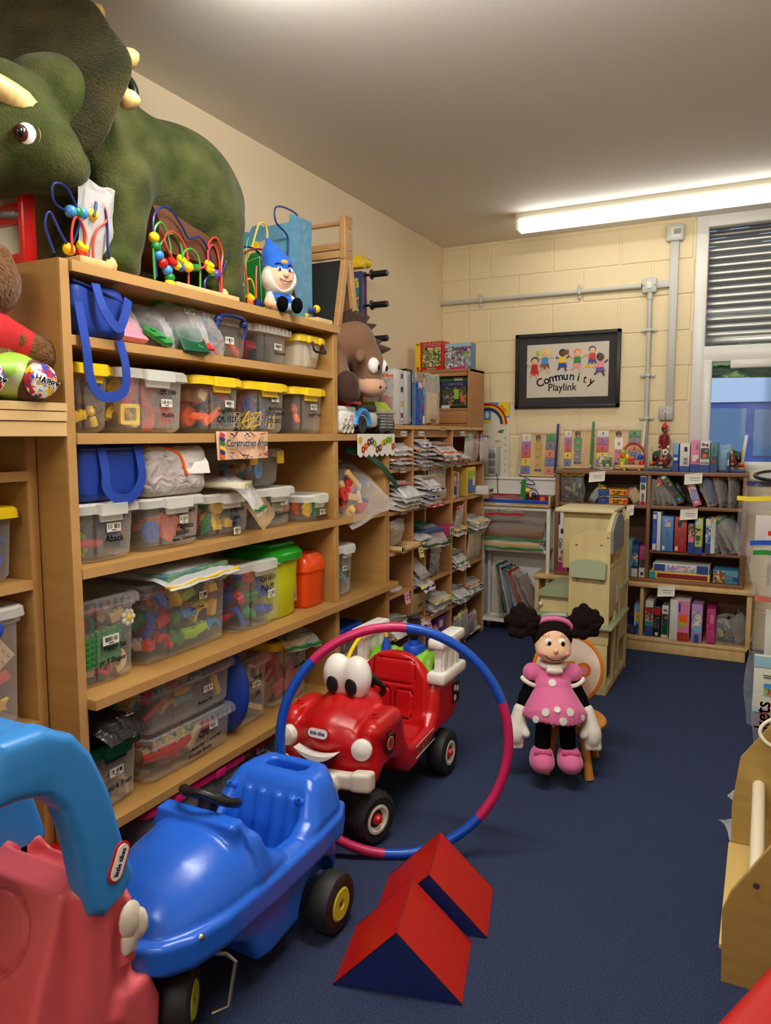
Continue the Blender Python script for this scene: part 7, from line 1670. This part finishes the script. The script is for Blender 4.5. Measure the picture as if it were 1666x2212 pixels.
# jumping-jack string puppet hanging from the wall socket
t = thing('string_puppet', 'small wooden jumping-jack puppet with red hat hanging under the socket', 'puppet', (-.655, YB-.06, 1.60))
def ball(nm, mt, c, r_): q = MB().m(mt); q.sph(c, r_, 10, 8); return q.build(nm, t)
q = MB().m(WD); q.tube([(0, 0, .06), (0, 0, .0)], .0018, 5); q.build('string', t)
q = MB().m(RED); q.lathe([(.026, -.05), (.024, -.044), (.004, -.01)], 14); q.build('hat', t)
ball('head', DKWOOD, (0, 0, -.068), (.018, .018, .02)); ball('hair', BLACKP, (-.005, .004, -.062), (.018, .018, .018)); ball('nose', DKWOOD, (.012, -.016, -.07), (.007, .009, .006))
q = MB().m(WD); q.lathe([(.012, -.09), (.026, -.1), (.028, -.16), (.022, -.2)], 14); q.build('torso', t)
for s in (-1, 1):
    q = MB().m(WD); q.cyl((s*.026, -.01, -.105), (s*.03, -.012, -.165), .009); q.build('upper_arm', t); ball('hand', SMILE if s > 0 else WD, (s*.028, -.016, -.185), .011)
    q = MB().m(DGRN); q.cyl((s*.012, -.008, -.2), (s*.014, -.016, -.245), .011); q.cyl((s*.014, -.016, -.25), (s*.014, -.012, -.295), .009); q.build('leg', t)
    q = MB().m(RED); q.box((s*.015, -.016, -.315), (.018, .02, .035), .006); q.m(BLACKP); q.box((s*.015, -.02, -.337), (.02, .03, .014), .005); q.build('boot', t)
q = MB().m(BUFF); q.tube([(.0, -.02, -.31), (-.004, -.02, -.40)], .0012, 4); q.m(WD); q.sph((-.004, -.02, -.405), .008, 8, 6); q.build('pull_cord', t)
# ladybird abacus book-ends and the row of jigsaw boxes between them
def ladybird(label, x, flip):
    t = thing('ladybird_bookend', label, 'bookend', (x, 5.52, 1.253))
    BL = mat('bookend_blue', (30, 66, 120), .45); q = MB().m(BL); q.box((0, 0, .008), (.16, .09, .016), .003, 2); q.build('base', t)
    q = MB().m(DGRN); n = 16; q.prism([(flip*(.068*math.cos(a)*(1+.08*math.cos(5*a))+.005), .085+.065*math.sin(a)*(1+.08*math.cos(5*a))) for a in [2*PI*k/n*flip for k in range(n)]], -.004, .004); q.build('leaf', t)
    q = MB().m(WD); q.sph((flip*.015, -.012, .072), (.048, .012, .042), 14, 8); b_ = q.build('ladybird', t); q = MB().m(BLACKP); q.sph((-flip*.035, -.014, .09), (.022, .012, .022), 12, 8); q.build('head', t)
    for k in range(5): q = MB().m(BLACKP); q.sph((flip*(.0+.02*(k % 3)), -.0225, .055+.022*(k//2)), (.007, .004, .007), 8, 6); q.build('spot', b_)
    q = MB().m(SMILE)
    for k in range(5): q.sph((flip*.028+.014*math.cos(k*1.257), -.008, .13+.014*math.sin(k*1.257)), (.010, .004, .010), 8, 6)
    q.m(WD); q.sph((flip*.028, -.012, .13), (.008, .004, .008), 8, 6); q.build('flower', t)
    for x2, cs in ((-.055, (BUFF, WD, ORG)), (.005, (BUFF, NAVY, BUFF, WD))):
        q = MB().m(BUFF); q.cyl((flip*x2, -.03, .016), (flip*x2, -.03, .165), .004, n=8); q.build('rod', t)
        for k, c in enumerate(cs): q = MB().m(c); q.lathe([(.005, -.007), (.015, -.006), (.017, 0), (.015, .006), (.005, .007)], 12, (flip*x2, -.03, .026+.0145*k)); q.build('bead', t)
ladybird('green and red ladybird bead book-end left of the jigsaw row', -.655, 1)
ladybird('green and red ladybird bead book-end right of the jigsaw row, by the window', -.20, -1)
def bx(label, x, z, w_, h, mt, front, y=5.42, d_=.22, lean=0.0, rx=0.0, nm='jigsaw_box'):
    return carton(label, TR(x, y+d_/2, z) @ RY(lean) @ RX(rx), w_, d_, h, mt, 'box', nm, None, front)
DB = mat('box_blue', (34, 68, 140), .45); LB = mat('box_light_blue', (120, 170, 200), .45); MG = mat('box_magenta', (176, 40, 110), .45); BR = mat('box_red', (180, 34, 30), .45); PKC = mat('box_pink', (214, 120, 160), .5)
zt = 1.2535
bx('blue jigsaw box with tiny pictures, leftmost on the bookcase top', -.548, zt, .038, .19, BLU, [(LB, 0, .78, .8, .34), (WHT, 0, .45, .7, .1), (DB, 0, .15, 1, .3)])
bx('white jigsaw box with grey pictures beside the blue one', -.492, zt, .062, .19, WHT, [(GREY, .1, .45, .4, .1), (GREY, .1, .32, .4, .1), (INK, .1, .8, .3, .16), (DB, 0, .10, 1, .2)])
bx('pink jigsaw box with white cat face on the bookcase top', -.428, zt, .056, .21, PKC, [(WHT, .05, .44, .7, .2), (MG, .3, .36, .2, .1), ('kitty', .2, .8, .022, WHT, PI/2), (DB, 0, .12, 1, .25)])
bx('white jigsaw box reading Bing with black rabbit picture', -.368, zt, .060, .208, WHT, [('Bing', 0, .88, .028, MG), (ART5, 0, .60, .86, .34), (ORG, 0, .52, .4, .12), ('4 in a box', 0, .30, .014, INK), (DB, 0, .12, 1, .24)])
bx('teal jigsaw box reading Woolly on the bookcase top', -.312, zt, .044, .195, mat('box_teal', (30, 110, 110), .45), [('Woolly', 0, .78, .02, WHT, PI/2), (ART5, 0, .44, .8, .2), (RED, 0, .35, .4, .08), (DB, 0, .12, 1, .24)])
zip_bag('clear bag of jigsaw pieces standing at the right of the jigsaw row', TR(-.258, 5.50, zt+.09) @ RX(PI/2), .085, .17, .03, 81, 0, None, LB, BAG, None, 1)
bx('slim dark blue jigsaw box against the right book-end', -.302+.078, zt, .016, .13, DB, [(WHT, 0, .5, .5, .3)], d_=.2)
# bookcase upper row
def fan(label, x, z, w_, h, lean, strip, ins=None, seed=4, y=5.50, mt=None, puff=.02):
    return zip_bag(label, TR(x, y, z+h/2) @ RY(lean) @ RX(PI/2) @ RZ(0) @ RY(1.15), w_, h, puff, seed, 0, strip, ins, mt or BAG, 'bags in the bookcase', 1, fw=.7, fd=.7)
zu = 1.0195
zip_bag('clear bag with yellow zip and dark picture cards at the left of the bookcase', TR(-1.245, 5.46, zu+.105) @ RX(PI/2), .17, .205, .02, 82, 0, YEL, ART5, BAG, None, 1)
zip_bag('clear tray bag with yellow tag leaning in the bookcase', TR(-1.075, 5.47, zu+.065) @ RY(.6) @ RX(PI/2), .06, .15, .012, 83, 0, YEL, mat('insert_pale_green', (150, 170, 160), .6), BAG, None, 1)
for k, lb in enumerate(('lower yellow and blue fire engine puzzle box in the bookcase', 'upper yellow and blue fire engine puzzle box in the bookcase')):
    bx(lb, -.955, zu+.06*k, .20, .042, mat('box_amber', (222, 150, 30), .5), [(DB, -.31, .5, .38, .98), ('fire engine', .16, .66, .017, WD), ('puzzle', .12, .3, .017, WD), (RED, .42, .5, .10, .5), ('play', -.32, .6, .014, WHT)], d_=.22)
zip_bag('black and clear bag between the two fire engine boxes', TR(-.95, 5.50, zu+.050) @ RZ(.1), .22, .2, .008, 84, 0, None, BLACKP, BAG, None, -1)
zip_bag('clear bag of beige pieces leaning on the white 24 puzzle box', TR(-.815, 5.47, zu+.06) @ RY(-.6) @ RX(PI/2), .09, .13, .02, 85, 0, None, BUFF, BAG, None, 1)
bx('white jigsaw box reading 24 Puzzle beside the bookcase divider', -.752, zu, .042, .202, WHT, [(DB, 0, .86, .9, .2), (ART5, 0, .62, .6, .2), ('24', 0, .34, .026, RED, PI/2), ('PUZZLE', 0, .2, .018, INK, PI/2), (RED, 0, .06, .8, .1)])
for k in range(5): fan('grey clear bag, %s of the bunch at the left of the right bay' % ('first', 'second', 'third', 'fourth', 'fifth')[k], -.675+.033*k, zu, .17, .19-.012*k, -.10-.09*k, [NAVY, None, YEL, None, None][k], INS[1], 3+k, 5.50)
zip_bag('small bag with red and yellow tag above the grey bag bunch', TR(-.645, 5.45, zu+.165) @ RY(.2) @ RX(PI/2), .05, .07, .02, 86, 0, RED, RED, BAG, None, 1)
bx('green jigsaw box leaning left in the upper right bay', -.50, zu-.005+.03, .045, .235, mat('box_green', (40, 92, 50), .5), [(ART5, 0, .5, .9, .5), (WHT, 0, .88, .6, .08), (SKY, 0, .12, .5, .08), (RED, 0, .04, .6, .05)], lean=-.62)
bx('pink jigsaw box leaning left beside the green one', -.40, zu-.005+.012, .05, .215, PKC, [(ART3, 0, .45, .95, .5), (WHT, 0, .12, .4, .08)], lean=-.32)
for k, (x, ln, st) in enumerate(((-.345, -.42, None), (-.315, -.35, NAVY), (-.255, -.22, RED), (-.185, -.05, YEL))):
    fan('clear leaning bag %s in the upper right bay' % ('beside the pink box', 'with dark blue zip', 'with red tag', 'with yellow tag at far right')[k], x, zu, .17, .215, ln, st, INS[1] if k != 1 else INS[4], 5+k, 5.50)
# middle row
zm = .7065
bx('white binder box reading At the Seaside with blue spine', -.655, zm, .055, .268, WHT, [(BLU, -.22, .5, .55, .98), ('At the Seaside', -.2, .5, .02, WHT, PI/2), (WHT, -.22, .88, .4, .12), (WHT, -.22, .1, .4, .16)])
bx('wide sky blue jigsaw box in the middle row', -.585, zm, .078, .24, mat('box_sky', (66, 130, 190), .45), [(ART3, .0, .82, .5, .22), ('JUNGLE PUZZLE', .0, .38, .021, WHT, PI/2), (WHT, -.28, .1, .2, .12)])
bx('wide red jigsaw box reading Glow Puzzle in the middle row', -.500, zm, .080, .24, BR, [(ART5, .02, .82, .5, .22), ('GLOW PUZZLE', -.14, .40, .021, WHT, PI/2), ("Mystery's Case", .14, .40, .018, WHT, PI/2), (WHT, -.28, .1, .2, .12)])
bx('short jigsaw box with animal picture beside the red one', -.432, zm, .040, .20, DB, [(ART6, 0, .75, .95, .4), (PKC, 0, .45, .9, .18), (DB, 0, .15, .95, .3)])
bx('lime and white jigsaw box in the middle row', -.385, zm, .048, .235, mat('box_lime', (190, 200, 70), .5), [(WHT, -.1, .9, .8, .2), (ART2, -.1, .55, .7, .35), (SKY, -.1, .3, .3, .08), (DB, 0, .09, 1, .2)])
bx('white and blue jigsaw box with sea animals in the middle row', -.312, zm, .062, .235, LB, [(WHT, -.25, .9, .5, .2), (ART4, -.25, .55, .5, .4), (DB, -.25, .15, .5, .3), (WHT, .25, .5, .4, .95)])
for k, (x, ln, st) in enumerate(((-.262, -.10, YEL), (-.235, -.3, None), (-.20, -.42, GRN), (-.16, -.5, None))): fan('dark clear bag %s in the middle row' % ('with yellow zip', 'behind the yellow zip', 'with green zip', 'sliding out at the right')[k], x, zm, .18, .25, ln, st, INS[1] if k != 1 else mat('insert_dark', None), 4+k, 5.48)
zb = .5115
bx('long flat yellow and red game box at the bottom of the bookcase', -.50, zb, .39, .052, mat('box_yellow', (224, 190, 60), .5), [(WD, .05, .5, .82, .6), (TEAL, -.44, .5, .1, .9)])
bx('long flat box with animal frieze on the yellow and red one', -.49, zb+.054, .36, .055, WHT, [(DB, -.38, .5, .2, .8), (ART3, .0, .5, .5, .7), (DB, .38, .5, .2, .98)])
bx('blue box reading Dinosaur Discovery at the bottom of the bookcase', -.21, zb, .155, .09, mat('box_dino', (70, 140, 170), .5), [(ART6, -.25, .5, .45, .9), ('Dinosaur', .12, .62, .016, WHT), ('Discovery', .12, .38, .016, WHT), (DB, .38, .4, .2, .3)], d_=.2)
bx('white and pale blue binder box in the left bay of the bookcase', -.845, zb, .06, .25, LB, [(WHT, .0, .5, .3, .98)])
bx('blue jigsaw box reading Disney in the left bay', -.792, zb, .046, .225, DB, [('Disney', 0, .9, .016, WHT), (ART4, 0, .55, .9, .4), (WHT, 0, .14, .9, .26)])
bx('magenta jigsaw box reading Disney beside the blue one', -.742, zb, .046, .22, MG, [('Disney', .1, .8, .02, WHT, PI/2), (ART5, 0, .45, .9, .25), (WHT, 0, .16, .9, .3), (INK, 0, .12, .4, .1)])
bx('tall white box reading Maxi Super Color behind the play kitchen', -1.300, .51, .072, .43, WHT, [('MAXI', .2, .88, .036, ORG, -PI/2), ('Super', .22, .5, .034, NAVY, -PI/2), ('Color', -.2, .48, .034, TEAL, -PI/2), (NAVY, -.36, .9, .16, .2), (INK, -.05, .69, .3, .08), (MG, .05, .33, .4, .06), (ART6, 0, .23, .6, .08), (MG, 0, .08, .98, .16)])
bx('maroon jigsaw box behind the tall white box', -1.225, .51, .06, .36, mat('box_maroon', (110, 40, 50), .5), [(ART5, 0, .5, .8, .4)])
# bottom row
zl = .1015
bx('dark blue box lying tilted at the left of the low shelf', -.86, zl+.035, .19, .05, DB, [(ART5, 0, .5, .9, .6)], lean=.42)
bx('light blue and yellow jigsaw box left of the low divider', -.765, zl, .042, .215, LB, [(YEL, .1, .6, .5, .3), ('Story', .1, .6, .012, INK, PI/2), (DB, -.1, .2, .7, .3), (WHT, -.3, .6, .2, .6)])
bx('white and blue jigsaw box with red picture right of the low divider', -.685, zl, .052, .25, WHT, [(ART6, 0, .62, .9, .4), (RED, 0, .72, .7, .16), (TEAL, 0, .34, .9, .14), (DB, 0, .14, 1, .28), ('Up', 0, .22, .018, WHT)])
bx('black and red jigsaw box on the low shelf', -.632, zl, .046, .215, BLACKP, [(BR, 0, .85, .95, .26), (ART5, 0, .45, .8, .4), (WHT, 0, .1, .4, .1)])
bx('white jigsaw box with green picture on the low shelf', -.580, zl, .044, .225, WHT, [(ART5, 0, .5, .9, .5), (DGRN, 0, .25, .9, .3), ('MB', 0, .86, .02, INK)])
bx('big box with white end and bright red and pink front on the low shelf', -.482, zl-.022+.022, .125, .285, WHT, [(PKC, .2, .5, .58, .98), (ORG, .2, .55, .4, .2), (LIME, .16, .42, .4, .1), (BR, .2, .12, .56, .2), ('Trolls', .2, .12, .024, YEL), (DB, .0, .82, .1, .22)], y=5.37)
bx('mauve jigsaw box with white picture on the low shelf', -.372, zl, .068, .265, mat('box_mauve', (170, 130, 180), .5), [(ART3, .0, .6, .9, .5), (DB, 0, .12, .4, .2), (LB, .1, .36, .7, .2)], y=5.37)
bx('bright pink glittery jigsaw box on the low shelf', -.285, zl, .055, .24, MG, [(PKC, .1, .72, .4, .25), (printed('art_glitter', [(190, 40, 110), (214, 90, 150), (170, 30, 90)], 120), 0, .3, .9, .5)], y=5.38)
zip_bag('crumpled dark clear bag at the right of the low shelf', TR(-.195, 5.44, zl+.10) @ RX(1.35), .15, .2, .05, 87, 0, BLACKP, ART5, BAG, None, 1)
zip_bag('clear bag with black zip against the end of the low shelf', TR(-.11, 5.45, zl+.11) @ RY(-.4) @ RX(PI/2) @ RY(1.0), .16, .22, .03, 88, 0, BLACKP, INS[1], BAG, None, 1)
for k, (x, y, z, lb) in enumerate(((-1.06, 5.395, 1.215, 'on the bookcase top left'), (-.43, 5.395, 1.215, 'on the bookcase top right'), (-.45, 5.405, .975, 'under the upper right bay'), (-.57, 5.352, .45, 'on the low shelf edge'), (-.83, 5.405, .985, 'by the divider above the kitchen'))):
    t = thing('paper_note', 'curling white paper note %s' % lb, 'note', (x, y, z))
    q = MB().m(PAPER); wn_ = .05 if k == 4 else .11; q.loft([[(sx*wn_/2, -.004-.02*v*v, .03-.07*v+.006*sx) for sx in (-1, 1)] for v in (0, .33, .66, 1)], False, False, False, True); q.build('paper', t)
    q = MB().m(GREY); q.box((.01, -.010, .0), (wn_*.6, .0006, .004)); q.box((.01, -.016, -.014), (wn_*.5, .0006, .003)); q.build('ink_mark', t)
# white trolley with bags
t = thing('white_trolley', 'white three-tier plastic rack holding bagged wooden boards', 'rack', (-1.665, 5.52, 0))
for sx in (-1, 1):
    for sy in (-1, 1):
        q = MB().m(WHITEP); q.box((sx*.255, sy*.085, .50), (.028, .024, 1.0), .005, 2); q.build('post', t)
for z in (.955, .64, .09):
    q = MB().m(WHITEP)
    for y in (-.085, .085): q.box((0, y, z), (.50, .018, .026), .004, 2)
    for x in (-.245, .245): q.box((x, 0, z), (.018, .17, .03), .004, 2)
    q.box((0, 0, z-.006), (.49, .16, .008)); q.build('tier', t)
t = thing('wooden_tray', 'wooden framed tray with blue rim on top of the white rack', 'tray', (-1.665, 5.50, .972))
q = MB().m(PINE); q.box((0, 0, .008), (.54, .20, .012), .002, 2)
for x in (-.265, .265): q.box((x, 0, .045), (.014, .20, .085), .004, 2)
q.build('tray', t); q = MB().m(BLU); q.box((0, -.10, .04), (.515, .012, .026), .003, 2); q.build('blue_rim', t); q = MB().m(WD); q.box((0, .09, .05), (.515, .012, .06), .003, 2); q.build('rear_rim', t)
t = maze('green frog shaped bead maze with blue wire on the white rack', (-1.58, 5.53, .984), [(.09, .0, .01, .05, .05, .02)], [(WB, [(-8, 15, 1), (-2, 12, 1), (4, 10, 0), (6, 6, 0), (3, 2, 0), (-2, 5, -1), (6, 0, -1), (9, -3, 0)]), (WB, [(-9, 21, 1), (0, 17, 1), (3, 14, 1), (-3, 14, 2), (-8, 15, 1)])],
         [(YEL, 'd', -2, 10, 0), (WD, 'b', -2.6, 7.6, 0), (YEL, 'c', .6, 6.4, 0), (NAVY, 'b', 2.6, 6.6, 0), (ORG, 'd', 9, 3.6, 0), (WHITEP, 'b', 9, 2, 0), (YEL, 'b', 9, .2, 0)], 0, .0105)
q = MB().m(GRN); q.prism([(-.065, 0), (-.035, 0), (-.03, .06), (-.035, .14), (-.03, .175), (-.045, .19), (-.06, .175), (-.068, .10)], -.02, .0); q.build('upright', t)
zip_bag('flat clear bag with red zip hanging over the front of the white rack', TR(-1.745, 5.405, .975) @ RX(PI/2+.05), .30, .15, .004, 91, 0, RED, mat('insert_clear', (206, 206, 206), .6), BAG, None, -1, True, fd=.3, fw=.4, fy=.03)
zip_bag('upper bagged brown board with wavy green zip on the white rack', TR(-1.675, 5.50, .79) @ RX(.5), .50, .22, .03, 92, .04, GRN, mat('board_brown', (132, 98, 66), .6), BAG, None, -1, fw=.9, fd=.8)
zip_bag('lower bagged buff board with green zip on the white rack', TR(-1.685, 5.49, .705) @ RX(.3), .50, .24, .035, 93, .02, GRN, BUFF, BAG, None, -1, fw=.86, fd=.85)
for k, (x, ln, c, ins) in enumerate(((-1.885, -.10, None, BUFF), (-1.855, -.16, DGRN, DGRN), (-1.825, -.22, None, INS[0]), (-1.795, -.28, NAVY, INS[4]), (-1.765, -.32, GRN, INS[1]), (-1.735, -.36, RED, BR), (-1.70, -.40, None, mat('board_brown', None)), (-1.655, -.46, None, mat('board_brown', None)))):
    zip_bag('%s leaning board bag on the lowest tier of the white rack' % ('buff', 'dark green', 'white', 'blue edged', 'green edged', 'red', 'brown', 'wide brown')[k], TR(x+.10, 5.50, .115+.215*math.cos(ln)) @ RY(ln) @ RX(PI/2) @ RY(1.45), .19, .43-.012*k, .010, 3+k % 4, 0, c, ins, BAG, 'board bags in the white rack', 1, fw=.9, fd=.85)
# wooden play kitchen behind the doll's chair
t = thing('play_kitchen', 'pale wooden play kitchen with sage green trim seen from its back', 'toy kitchen', (-.87, 4.33, 0))
def kp(nm, c, s_, mt=PALEBIRCH, b_=.003): q = MB().m(mt); q.box(c, s_, b_, 2); q.build(nm, t)
q = MB().m(PALEBIRCH); q.prism([(-.125, .30), (.105, .30), (.105, .955), (.0, .962), (-.03, .955), (-.11, .925), (-.125, .91)], -.009, .009); q.build('side_panel', t)
kp('side_panel', (-.01, 0.004, .15), (.22, .018, .30)); kp('side_panel', (-.01, .36, .53), (.23, .018, 1.0)); kp('side_panel', (-.01, .62, .51), (.23, .018, 1.02))
kp('back_board', (.098, .17, .60), (.008, .33, .30), PALEBIRCH); kp('back_board', (.098, .49, .60), (.008, .25, .75)); kp('back_board', (.07, .18, .16), (.008, .34, .30), DKWOOD)
kp('shelf', (0, .18, .745), (.21, .33, .016)); kp('divider', (.03, .18, .83), (.15, .014, .17)); kp('base', (0, .31, .03), (.21, .6, .05)); kp('corner_post', (.10, .19, .25), (.02, .05, .42)); kp('corner_post', (.10, .61, .4), (.02, .03, .8))
q = MB().m(SAGE); q.box((.0, .24, .405), (.27, .60, .022), .008); q.build('worktop', t)
q = MB().m(SAGE); q.box((.02, .49, .575), (.20, .26, .02), .006); q.build('green_shelf', t)
q = MB().m(mat('grey_arch', (122, 128, 128), .5)); q.at(RZ(PI/2)); n = 14; q.prism([(.0+.36*k/n, .915+.13*math.sin(PI*(.10+.72*k/n))) for k in range(n+1)]+[(.36, .83), (.0, .83)], -.118, -.104); q.build('arched_panel', t)
q = MB().m(PALEBIRCH); q.at(RZ(PI/2)); q.prism([(.0+.36*k/n, .92+.13*math.sin(PI*(.10+.72*k/n))) for k in range(n+1)]+[(.36, .83), (.0, .83)], -.1035, -.082); q.build('arch_edge', t)
for x, z in ((-.085, .875), (.055, .88), (-.075, .67), (.065, .67), (.092, .925)):
    q = MB().m(METAL); q.sph((x, -.010, z), (.007, .005, .007), 10, 6); q.build('bolt', t)
q = MB().m(mat('sage_pocket', (160, 172, 138), .4)); q.loft([[(x, -.01-d_, z) for x, z in ((-.108, .69), (.085, .685), (.09, .775+.0), (.045, .79), (-.01, .795), (-.07, .788), (-.11, .775))] for d_ in (0, .035)], smooth=False); q.build('green_pocket', t)
kp('cabinet_side', (-.14, .50, .85), (.22, .30, .36), PALEBIRCH); q = MB().m(mat('pale_top', (214, 202, 156), .45)); q.box((-.11, .47, 1.04), (.36, .36, .022), .004, 2); q.build('cabinet_top', t)
kp('cabinet_front', (.07, .62, .80), (.02, .05, .46), PALEBIRCH)
q = MB().m(PAPER); q.box((.1035, .26, .56), (.001, .07, .11)); q.build('paper_label', t)
t = thing('toy_cooker', 'sage green toy cooker part left of the play kitchen panel', 'toy cooker', (-1.115, 4.62, 0))
q = MB().m(PALEBIRCH); q.box((0, .02, .26), (.20, .26, .52), .004, 2); q.build('body', t)
q = MB().m(SAGE); q.at(RZ(0)); q.prism([(-.12, .52), (.11, .52), (.11, .60), (.03, .60), (-.04, .59), (-.10, .555)], -.14, .15); q.box((-.02, -.02, .41), (.24, .30, .02), .008); q.build('green_hood', t)
q = MB().m(WHITEP); q.sph((-.09, -.13, .47), .014, 10, 8); q.build('knob', t); q = MB().m(CREAMP); q.tube(curve_pts([(-.10, -.14, .36), (-.06, -.17, .40), (.0, -.18, .42), (.08, -.17, .42)], 5), .011, 8); q.build('tap', t)
# ---------------------------------------------------------------- right-hand side: hanging bags, wooden storage rack, red foam
t = thing('bag_rack', 'grey metal hanging rail rack at the right edge full of zip bags', 'rack', (.28, 4.1, 0))
for y in (-.75, .85):
    q = MB().m(GREY); q.box((0, y, .66), (.04, .04, 1.32), .004, 2); q.build('post', t)
    q = MB().m(GREY); q.box((0, y, .02), (.40, .04, .04), .004, 2); q.build('foot', t)
for z in (1.25, .72):
    q = MB().m(GREY); q.cyl((0, -.75, z), (0, .85, z), .012); q.build('rail', t)
def hang(label, px, y, ztop, w_, h, strip, ins=None, seed=1, yaw=.0, code=False, fd=.5, fw=.6, mt=None):
    return zip_bag(label, TR(px+w_/2, y, ztop-h/2) @ RZ(yaw) @ RX(PI/2), w_, h, .02, seed, 0, strip, ins, mt or BAG, 'bags hanging at the right edge', 1, code, fy=-.02, fd=fd, fw=fw, strip_w=.022)
hang('hanging clear bag with dark blue zip, topmost at the right edge', -.085, 4.30, 1.262, .40, .17, NAVY, INS[0], 21)
hang('hanging clear bag with bright yellow zip at the right edge', -.125, 4.18, 1.195, .45, .30, mat('zip_yellow', (232, 206, 20), .4), mat('insert_mist', (206, 198, 192), .6), 22)
hang('hanging clear bag with red zip tab behind the blue zipped one', .022, 4.06, 1.04, .30, .2, RED, INS[0], 23)
hang('hanging clear bag with royal blue zip at the right edge', -.055, 3.98, 1.00, .40, .26, BLU, INS[0], 24, .06)
hang('hanging clear bag with wide green zip below the blue one', -.04, 3.90, .965, .40, .25, GRN, mat('insert_mist', None), 25, .12)
hang('clear bag with orange red zip over the pale blue book', -.022, 4.0, .725, .34, .34, mat('zip_vermilion', (226, 60, 30), .4), WHT, 26, 0, False, .75, .7)
hang('crumpled clear bag low at the right edge beside the pale book', -.045, 3.86, .48, .18, .36, None, INS[1], 27)
hang('clear bag with red lettered box low at the right edge', -.01, 3.62, .36, .32, .32, None, WHT, 28, 0, False, .7, .6)
t = carton('pale blue and cream play set box with garden picture at the right edge', TR(.12, 3.84, .215), .26, .05, .26, mat('pale_cream_card', (206, 208, 190), .5), nm='play_set_box', front=[(mat('pale_blue_card', (140, 184, 198), .5), 0, .92, 1, .2), (SKY, -.12, .42, .42, .22), (ART1, -.12, .38, .42, .14), (INK, -.1, .68, .5, .012), (INK, -.14, .64, .4, .012), (WHT, -.1, .12, .4, .07), (mat('pale_blue_card', None), 0, .04, 1, .08)])
q = MB(); letter(q, 'Buckets', .085, TR(.035, 3.585, .22) @ FRONT @ RZ(PI/2), mat('brick_red_ink', (176, 60, 50), .6), 0, .9, .002); tag(q.build('printed_lettering'), 'red printed lettering reading Buckets upright in the low bag', 'lettering')
t = thing('round_mirror', 'round dark rimmed hand mirror lying above the hanging bags', 'mirror', (.12, 4.30, 1.28))
q = MB().m(BLACKP); q.tube([(.17*math.cos(a), .13*math.sin(a), .012+.02*math.sin(a)) for a in [2*PI*k/32 for k in range(32)]], .010, 8, True); q.build('rim', t)
q = MB().m(LGREY); q.loft([[(.165*math.cos(a), .125*math.sin(a), z+.02*math.sin(a)) for a in [2*PI*k/32 for k in range(32)]] for z in (.004, .010)], smooth=False); q.build('glass', t)
t = thing('storage_rack', 'wooden storage rack with sloping side panels at the right edge', 'rack', (.25, 2.45, 0))
RW = mat('rack_ply', (180, 150, 84), .5, var=((3, 3, 26), (164, 132, 68), .3, .7))
for y, k in ((-.30, 1.0), (.306, 1.06)):
    q = MB().m(RW); q.prism([(-.30*1.0, .0), (.35, .0), (.35, 1.15*k), (.12, .95*k), (-.285, .262 if k == 1 else .40), (-.305, .20 if k == 1 else .23)], y-.009, y+.009); q.build('side_panel', t)
for x, z in ((-.20, .09), (.05, .35)):
    q = MB().m(mat('rack_shelf', (204, 174, 104), .5)); q.box((x, 0, z), (.22, .588, .016), .003, 2); q.build('shelf', t)
q = MB().m(mat('cream_sleeve', (220, 208, 178), .7)); q.cyl((-.225, -.30, .315), (-.225, .30, .315), .020); q.build('padded_bar', t)
q = MB().m(PINE); q.cyl((-.225, .26, .315), (-.225, .315, .315), .015); q.build('peg', t)
for y in (-.311, ):
    q = MB().m(METAL); q.lathe([(.002, .003), (.008, .003), (.008, 0)], 12, (-.225, y+.001, .30), RX(PI/2)); q.build('bolt', t)
t = thing('white_cable', 'white cable looping over the top of the storage rack', 'cable', (0, 2.75, .52))
q = MB().m(WHITEP); q.tube(curve_pts([(.20, .0, .08), (.07, -.02, .05), (.02, -.03, .0), (.06, -.04, -.045), (.20, -.03, -.07)], 6), .006, 8); q.build('cord', t)
for k, (x, y, a) in enumerate(((-.045, 2.95, .5), (-.02, 3.2, -.4))):
    zip_bag('corner of a clear bag %s sticking out behind the storage rack' % ('nearest, low down', 'farther back')[k], TR(x+.03, y, .05+.03*k) @ RZ(a) @ RX(.25), .14, .12, .012, 30+k, 0, None, None, BAG, None, -1)
t = thing('red_foam_block', 'big red vinyl foam block at the bottom right corner', 'foam block', (.22, 1.22, 0))
def f_foam(P):
    d = math.atan2(.165, .40); c_, s_ = math.cos(-d), math.sin(-d); Q = P.copy(); Q[..., 0] = P[..., 0]*c_-P[..., 1]*s_*-1*-1; 
    Q[..., 0] = P[..., 0]*math.cos(d)-P[..., 1]*math.sin(d); Q[..., 1] = P[..., 0]*math.sin(d)+P[..., 1]*math.cos(d)
    b = s_box(Q, (.0, .05, .285), (.235, .62, .305), .035)
    return smin(b, s_cap(Q, (.10, -.5, .575), (.10, .30, .60), .06), .05)
sdf_obj('cushion', f_foam, (-.62, -.8, -.03), (.62, .9, .72), .016, [VINR], t)
def f_foam2(P): return s_box(P-np.array((.13, -.20, .655)), (0, 0, 0), (.16, .26, .045), .04)
t2 = thing('red_foam_cushion', 'smaller red vinyl cushion lying on the big red foam block', 'cushion', (.22, 1.22, 0)); sdf_obj('cushion', f_foam2, (-.06, -.5, .58), (.33, .1, .73), .012, [VINR], t2)
t = thing('teal_stool', 'small teal painted stool half hidden behind the play kitchen', 'stool', (-.905, 5.12, 0))
TE = mat('teal_paint', (44, 110, 128), .45); q = MB().m(TE); q.lathe([(.02, .225), (.11, .225), (.115, .235), (.11, .25), (.02, .25)], 24); q.build('seat', t)
for a in (-.5, 1.1, 2.6, 4.2):
    q = MB().m(TE); q.cyl((.075*math.cos(a), .075*math.sin(a), .23), (.11*math.cos(a), .11*math.sin(a), 0), .014, .017); q.build('leg', t)
